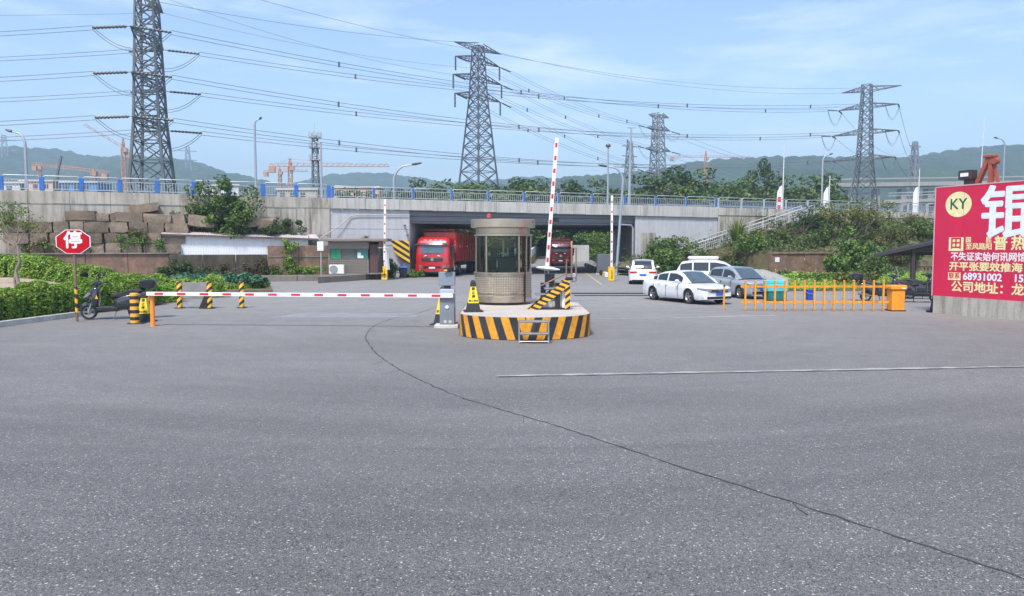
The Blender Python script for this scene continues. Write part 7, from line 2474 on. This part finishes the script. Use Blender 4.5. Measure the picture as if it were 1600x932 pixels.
# fountain of long grass blades on the bank
p = bp_(1152, -5.5)
t = thing("pampas_tuft", "palm-like tuft of long yellow green grass blades on the bank", "grass tuft", p)
rng = np.random.default_rng(77)
V, F = [], []
for k in range(230):
    a_ = rng.uniform(0, 2 * PI); lean = rng.uniform(0.1, 0.75); Lb = rng.uniform(1.9, 3.3); w = rng.uniform(0.03, 0.055)
    d = np.array([math.cos(a_), math.sin(a_), 0]); sd_ = np.array([-d[1], d[0], 0])
    base = len(V)
    for j in range(6):
        q = j / 5
        c = d * (0.15 + Lb * lean * q * (0.4 + 0.6 * q)) + np.array([0, 0, Lb * (q - 0.55 * lean * q ** 2.6)])
        ww = w * (1 - q * 0.9)
        V += [c - sd_ * ww, c + sd_ * ww]
    F += [[base + 2 * j, base + 2 * j + 1, base + 2 * j + 3, base + 2 * j + 2] for j in range(5)]
inst(arr_mesh("blades", np.array(V), np.array(F), LEAF_GRASS), "blades", t)
b = MB(); b.lathe([(0.35, -0.3), (0.3, 0.15), (0.15, 0.4), (0, 0.45)], 10); b.build("root_clump", M_SLOPE, t)

# teal bin, blue tub, covered cart
g = G(1211, 470)
t = thing("teal_container", "teal plastic container with a darker foot beside the silver hatchback", "container", g, 0.05)
TEAL = mat("teal plastic", (0.09, 0.46, 0.47), 0.45, 0, 0.12, 3, dirt=0.2); TEALD = mat("dark teal", (0.01, 0.13, 0.12), 0.5)
b = MB(); b.box((0, 0, 0.22), (0.86, 0.6, 0.40), bev=0.03); b.build("foot", TEALD, t)
b = MB(); b.box((0, 0, 0.60), (0.94, 0.66, 0.34), taper=1.03, bev=0.03); b.build("body", TEAL, t)
b = MB(); b.box((0.0, 0.16, 0.86), (0.94, 0.3, 0.18), bev=0.03); b.build("lid", TEAL, t)
g = G(1265, 469)
t = thing("blue_tub", "small blue plastic tub behind the orange fence", "tub", g)
b = MB(); b.lathe([(0.17, 0.0), (0.23, 0.44), (0.25, 0.45), (0.25, 0.48), (0.22, 0.48), (0.15, 0.03)], 20); b.build("body", mat("blue plastic", (0.01, 0.07, 0.40), 0.4), t, True)
b = MB(); b.tube([(-0.25, 0, 0.44), (-0.12, -0.22, 0.30), (0.12, -0.22, 0.30), (0.25, 0, 0.44)], 0.01, 6); b.build("handle", STEEL, t)
g = Vector((A(1192, 440, 43).x, 43, 0))
t = thing("covered_cart", "low cart under a creased tan cover behind the silver hatchback", "cart", g, -0.15)
t.scale = (0.8, 0.8, 0.86)
b = MB(); rings = []
for k in range(13):
    q = k / 12 * 2 - 1
    h = 1.42 - 0.50 * max(0, q) ** 1.2 - 0.25 * max(0, -q - 0.6)
    rings.append([(q * 1.55, 0.75 * math.cos(a_) * (1 + 0.04 * math.sin(7 * a_ + k)), max(0.25, 0.3 + (h - 0.3) * math.sin(a_) ** 0.6 if math.sin(a_) > 0 else 0.25) + 0.02 * math.sin(k * 2.1 + a_ * 4)) for a_ in [PI * i / 14 for i in range(15)]])
b.loft(rings, closed=False)
for rg in (rings[0], rings[-1]):
    b.add(rg, [tuple(range(len(rg)))])
b.build("cover", mat("tan tarpaulin", (0.28, 0.265, 0.24), 0.6, 0, 0.2, 3, 0.5), t, True, angle=60)
for x in (-1.0, 1.0):
    for sg in (-1, 1):
        add_wheel(t, x, sg * 0.62, 0.26, 0.12, sg, 5)

# ---- orange fence barrier
g = G(1399, 486)
t = thing("fence_barrier", "amber gate machine with a long orange picket boom closed across the lane", "barrier gate", g)
RUSTO = mat("rusty orange rail", (0.70, 0.29, 0.02), 0.55, 0, 0.25, 6, dirt=0.75, dirtcol=(0.14, 0.05, 0.02))
b = MB(); b.box((0, 0, 0.42), (0.50, 0.46, 0.80), bev=0.02); b.build("cabinet", AMBER, t)
b = MB(); b.box((0, -0.01, 0.92), (0.62, 0.56, 0.18), bev=0.04); b.build("cabinet_head", AMBER, t)
b = MB(); b.box((0, 0, 0.02), (0.56, 0.52, 0.05)); b.build("foot_plate", BLACK, t)
b = MB(); b.box((0.15, -0.292, 0.90), (0.14, 0.008, 0.05)); b.build("badge", WHITE, t)
kx = lambda px: A(px, 470, g.y).x - g.x
kz = lambda py: A(1280, py, g.y).z
for py, y in ((448, -0.02), (472, -0.02)):
    b = MB(); b.bar((kx(1157), y, kz(py)), (kx(1388), y, kz(py)), 0.05, 0.075); b.build("rail", RUSTO, t)
pk = MB(); pk.bar((0, 0, 0.02), (0, 0, kz(440)), 0.07, 0.06); pk.box((0, 0, kz(440) + 0.02), (0.075, 0.075, 0.05), bev=0.015)
pkm = pk.mesh("picket", RUSTO)
for k in range(15):
    inst(pkm, "picket", t, (kx(1163.5 + k * 15.35), -0.075, 0.0))
g = G(1131, 485)
t = thing("orange_marker_post", "single thin orange post in front of the white saloon", "post", g)
b = MB(); b.lathe([(0.04, 0), (0.036, 0.9), (0.036, 0.93)], 10); b.build("post", RUSTO, t, True)
b = MB(); b.lathe([(0.04, 0.93), (0.042, 0.99), (0.02, 1.01)], 10); b.build("cap", BLACK, t)

# ---- canopy
t = thing("canopy", "dark lean-to canopy with a bluish roof edge left of the billboard", "canopy", (0, 0, 0))
a_, c_ = A(1366, 396, 38), A(1490, 368.5, 38)
a2, c2 = a_ + Vector((4.3, 7.5, -0.02)), c_ + Vector((4.3, 7.5, -0.85))
b = MB(); b.add([a_, c_, c2, a2, a_ + Vector((0, 0, -0.07)), c_ + Vector((0, 0, -0.07)), c2 + Vector((0, 0, -0.07)), a2 + Vector((0, 0, -0.07))], [(0, 1, 2, 3), (7, 6, 5, 4), (0, 4, 5, 1), (1, 5, 6, 2), (2, 6, 7, 3), (3, 7, 4, 0)])
b.build("roof", mat("blue roof sheet", (0.045, 0.065, 0.10), 0.5, 0, 0.1, 2), t)
b = MB()
for k in range(5):
    q0, q1 = a_.lerp(a2, k / 4), c_.lerp(c2, k / 4)
    b.bar(q0 + Vector((0, 0, -0.14)), q1 + Vector((0, 0, -0.14)), 0.07, 0.13)
b.build("rafters", mat("dark brown steel", (0.045, 0.032, 0.03), 0.6), t)
for px, Y in ((1424, 38.3), (1500, 38.3), (1426, 45)):
    q = A(px, 470, Y)
    f = (q.x - a_.x - (Y - 38) * 0.16) / (c_.x - a_.x)
    zt_ = a_.z + (c_.z - a_.z) * f - (Y - 38) / 7.5 * (0.08 + 0.67 * f)
    b = MB(); b.bar((q.x, Y, 0), (q.x, Y, zt_ - 0.1), 0.16); b.build("post", mat("dark brown steel", (0.045, 0.032, 0.03), 0.6), t)
b = MB(); b.bar((A(1424, 418, 45).x, 45, 1.3), (A(1500, 418, 45).x, 45, 1.3), 0.06); b.build("cross_bar", STEEL_DK, t)

# ================================================================== BILLBOARD
BBd = Vector((0.386, -0.9225, 0)).normalized()
bb0 = Vector((15.96, 29.1, 0))
t = thing("billboard", "large red billboard with white and cream lettering on a concrete plinth", "billboard", bb0, math.atan2(BBd.y, BBd.x))
BBL, z0_, z1_ = 11.0, 0.66, 4.71
BRED = mat("billboard red vinyl", (0.56, 0.012, 0.058), 0.45, 0, 0.10, 0.7, bmp=0.12, dirt=0.10)
b = MB(); b.box((BBL / 2, 0.06, (z0_ + z1_) / 2), (BBL, 0.12, z1_ - z0_)); b.build("panel", BRED, t)
b = MB()
for (xa, za, xb, zb2) in ((0, z1_ + 0.02, BBL, z1_ + 0.02), (0, z0_ - 0.0, 0, z1_)):
    b.bar((xa - 0.02, 0.06, za), (xb - 0.02, 0.06, zb2), 0.14, 0.04)
b.build("edge_trim", mat("pale edge", (0.55, 0.35, 0.38), 0.5), t)
for k in range(6):
    b = MB(); b.box((1.15 + k * 1.85, -0.003, (z0_ + z1_) / 2), (0.012, 0.006, z1_ - z0_)); b.build("seam", mat("seam red", (0.40, 0.02, 0.06), 0.5), t)
b = MB(); b.box((BBL / 2 + 0.05, 0.24, 0.32), (BBL, 0.5, 0.68)); b.build("plinth", M_CONC, t)
b = MB(); b.bar((-0.10, 0.1, 0.03), (0.02, 0.1, 0.7), 0.09); b.box((-0.14, 0.1, 0.04), (0.2, 0.2, 0.08)); b.build("foot_bracket", BLKPLAS, t)
for k in range(5):
    b = MB(); b.bar((0.6 + k * 2.4, 0.3, 0.6), (0.6 + k * 2.4, 0.3, 4.6), 0.12); b.bar((0.6 + k * 2.4, 0.3, 4.2), (0.6 + k * 2.4, 2.6, 0.0), 0.10); b.build("back_strut", STEEL_DK, t)
CREAM = mat("cream lettering", (0.78, 0.70, 0.36), 0.5); LW = mat("white lettering", (0.72, 0.76, 0.84), 0.5); LW2 = mat("pinkish white lettering", (0.80, 0.72, 0.72), 0.5)
GRN = mat("dark green lettering", (0.01, 0.10, 0.06), 0.5)
RX = (PI / 2, 0, 0)
b = MB(); b.lathe([(0, -0.006), (0.46, -0.006), (0.46, 0.0)], 40, (0.93, 0, 4.05), 'y'); lg = b.build("logo_disc", CREAM, t)
lg.scale = (1.12, 1, 1); lg.location.x = -0.11
text("lettering", "KY", 0.55, GRN, t, (0.93, -0.012, 4.05), RX, 0.006, 0.001, sx=1.0)
text("lettering", "锟", 1.95, LW, t, (2.86, -0.006, 3.58), RX, 0.036, 0.004, sx=1.14)
b = MB(); b.box((0.90, -0.004, 2.60), (0.58, 0.006, 0.50)); b.build("cream_tile", CREAM, t)
text("lettering", "田", 0.46, BRED, t, (0.90, -0.010, 2.61), RX, 0.012, 0.001)
text("lettering", "国", 0.22, CREAM, t, (1.38, -0.006, 2.74), RX, 0.006, 0.002)
text("lettering", "胜", 0.22, CREAM, t, (2.15, -0.006, 2.74), RX, 0.006, 0.002)
text("lettering", "至风路阳", 0.25, CREAM, t, (1.78, -0.006, 2.50), RX, 0.006, 0.002)
text("lettering", "普", 0.52, CREAM, t, (2.58, -0.006, 2.60), RX, 0.014, 0.002)
text("lettering", "热", 0.52, CREAM, t, (3.20, -0.006, 2.60), RX, 0.014, 0.002)
text("lettering", "不失证实始何讯网馆", 0.33, LW2, t, (2.10, -0.006, 2.13), RX, 0.009, 0.002, sx=0.94)
text("lettering", "开平张要效推海", 0.34, CREAM, t, (2.02, -0.006, 1.77), RX, 0.010, 0.002, sx=1.15)
b = MB(); b.box((0.88, -0.004, 1.42), (0.50, 0.006, 0.28)); b.build("cream_tile", CREAM, t)
text("lettering", "联系", 0.23, BRED, t, (0.88, -0.010, 1.425), RX, 0.006, 0.001)
text("lettering", "68931002", 0.36, LW, t, (1.95, -0.006, 1.42), RX, 0.010, 0.002, sx=1.02)
text("lettering", "152", 0.36, LW, t, (3.35, -0.006, 1.42), RX, 0.010, 0.002, sx=1.02)
text("lettering", "公司地址：龙", 0.42, CREAM, t, (2.12, -0.006, 1.02), RX, 0.011, 0.002, sx=1.08)
# floodlight and red steel bracket on top
fl = thing("floodlight", "black floodlight with a bright lens standing on the billboard's top edge", "floodlight", bb0 + BBd * 1.1 + Vector((0.1, 0.05, z1_ + 0.04)), math.atan2(BBd.y, BBd.x))
b = MB(); b.box((0, 0.1, 0.36), (0.52, 0.34, 0.34), bev=0.02); b.build("housing", mat("dark brown housing", (0.05, 0.03, 0.03), 0.5), fl)
b = MB(); b.box((0.0, -0.08, 0.36), (0.30, 0.03, 0.13)); b.build("lens", mat("pale lens", (0.75, 0.77, 0.8), 0.2), fl)
b = MB(); b.box((0.08, 0.1, 0.1), (0.3, 0.2, 0.2)); b.build("bracket", mat("dark brown housing", (0.05, 0.03, 0.03), 0.5), fl)
br_ = thing("steel_bracket", "rust red steel A-frame bracket behind the billboard's top edge", "bracket", bb0 + BBd * 1.75 + Vector((0.25, 0.25, z1_)), math.atan2(BBd.y, BBd.x))
RS = mat("rust red steel", (0.33, 0.08, 0.05), 0.6, 0, 0.15, 4)
b = MB(); b.bar((-0.42, 0, -0.4), (0.18, 0, 0.95), 0.16, 0.14); b.build("strut", RS, br_)
b = MB(); b.bar((0.28, 0, -0.6), (0.28, 0, 1.0), 0.16, 0.14); b.build("strut", RS, br_)
b = MB(); b.bar((0.62, 0.1, -0.5), (0.34, 0.05, 0.75), 0.10); b.build("strut", RS, br_)
b = MB(); b.box((0.24, 0, 1.0), (0.42, 0.26, 0.10), bev=0.02); b.lathe([(0.12, -0.1), (0.12, 0.1)], 14, (0.42, 0, 0.82), 'y'); b.build("head_plate", RS, br_)

# ================================================================== HAZE
HZB = MB()
HZB.box((0, 1150, 124), (4400, 2560, 252))
hz = HZB.build("haze", None) if False else None
m, nt, out = nodes_of("thin summer haze")
pv = nt.nodes.new("ShaderNodeVolumePrincipled")
pv.inputs['Color'].default_value = (0.66, 0.87, 1.0, 1)
pv.inputs['Density'].default_value = 0.00058
pv.inputs['Anisotropy'].default_value = 0.2
nt.links.new(pv.outputs[0], out.inputs['Volume'])
hz = HZB.build("haze", m)
hz['kind'] = 'stuff'
tag(hz, "thin pale blue summer haze over the far hills", "haze")

# ------------------------------------------------------------------ label check (console only)
for lab, who in LABELS.items():
    if len(who) > 1 and any(g is None for _, g in who):
        print("DUPLICATE LABEL", lab, who)
    n = len(lab.split())
    if n < 4 or n > 16:
        print("LABEL LENGTH", n, lab)
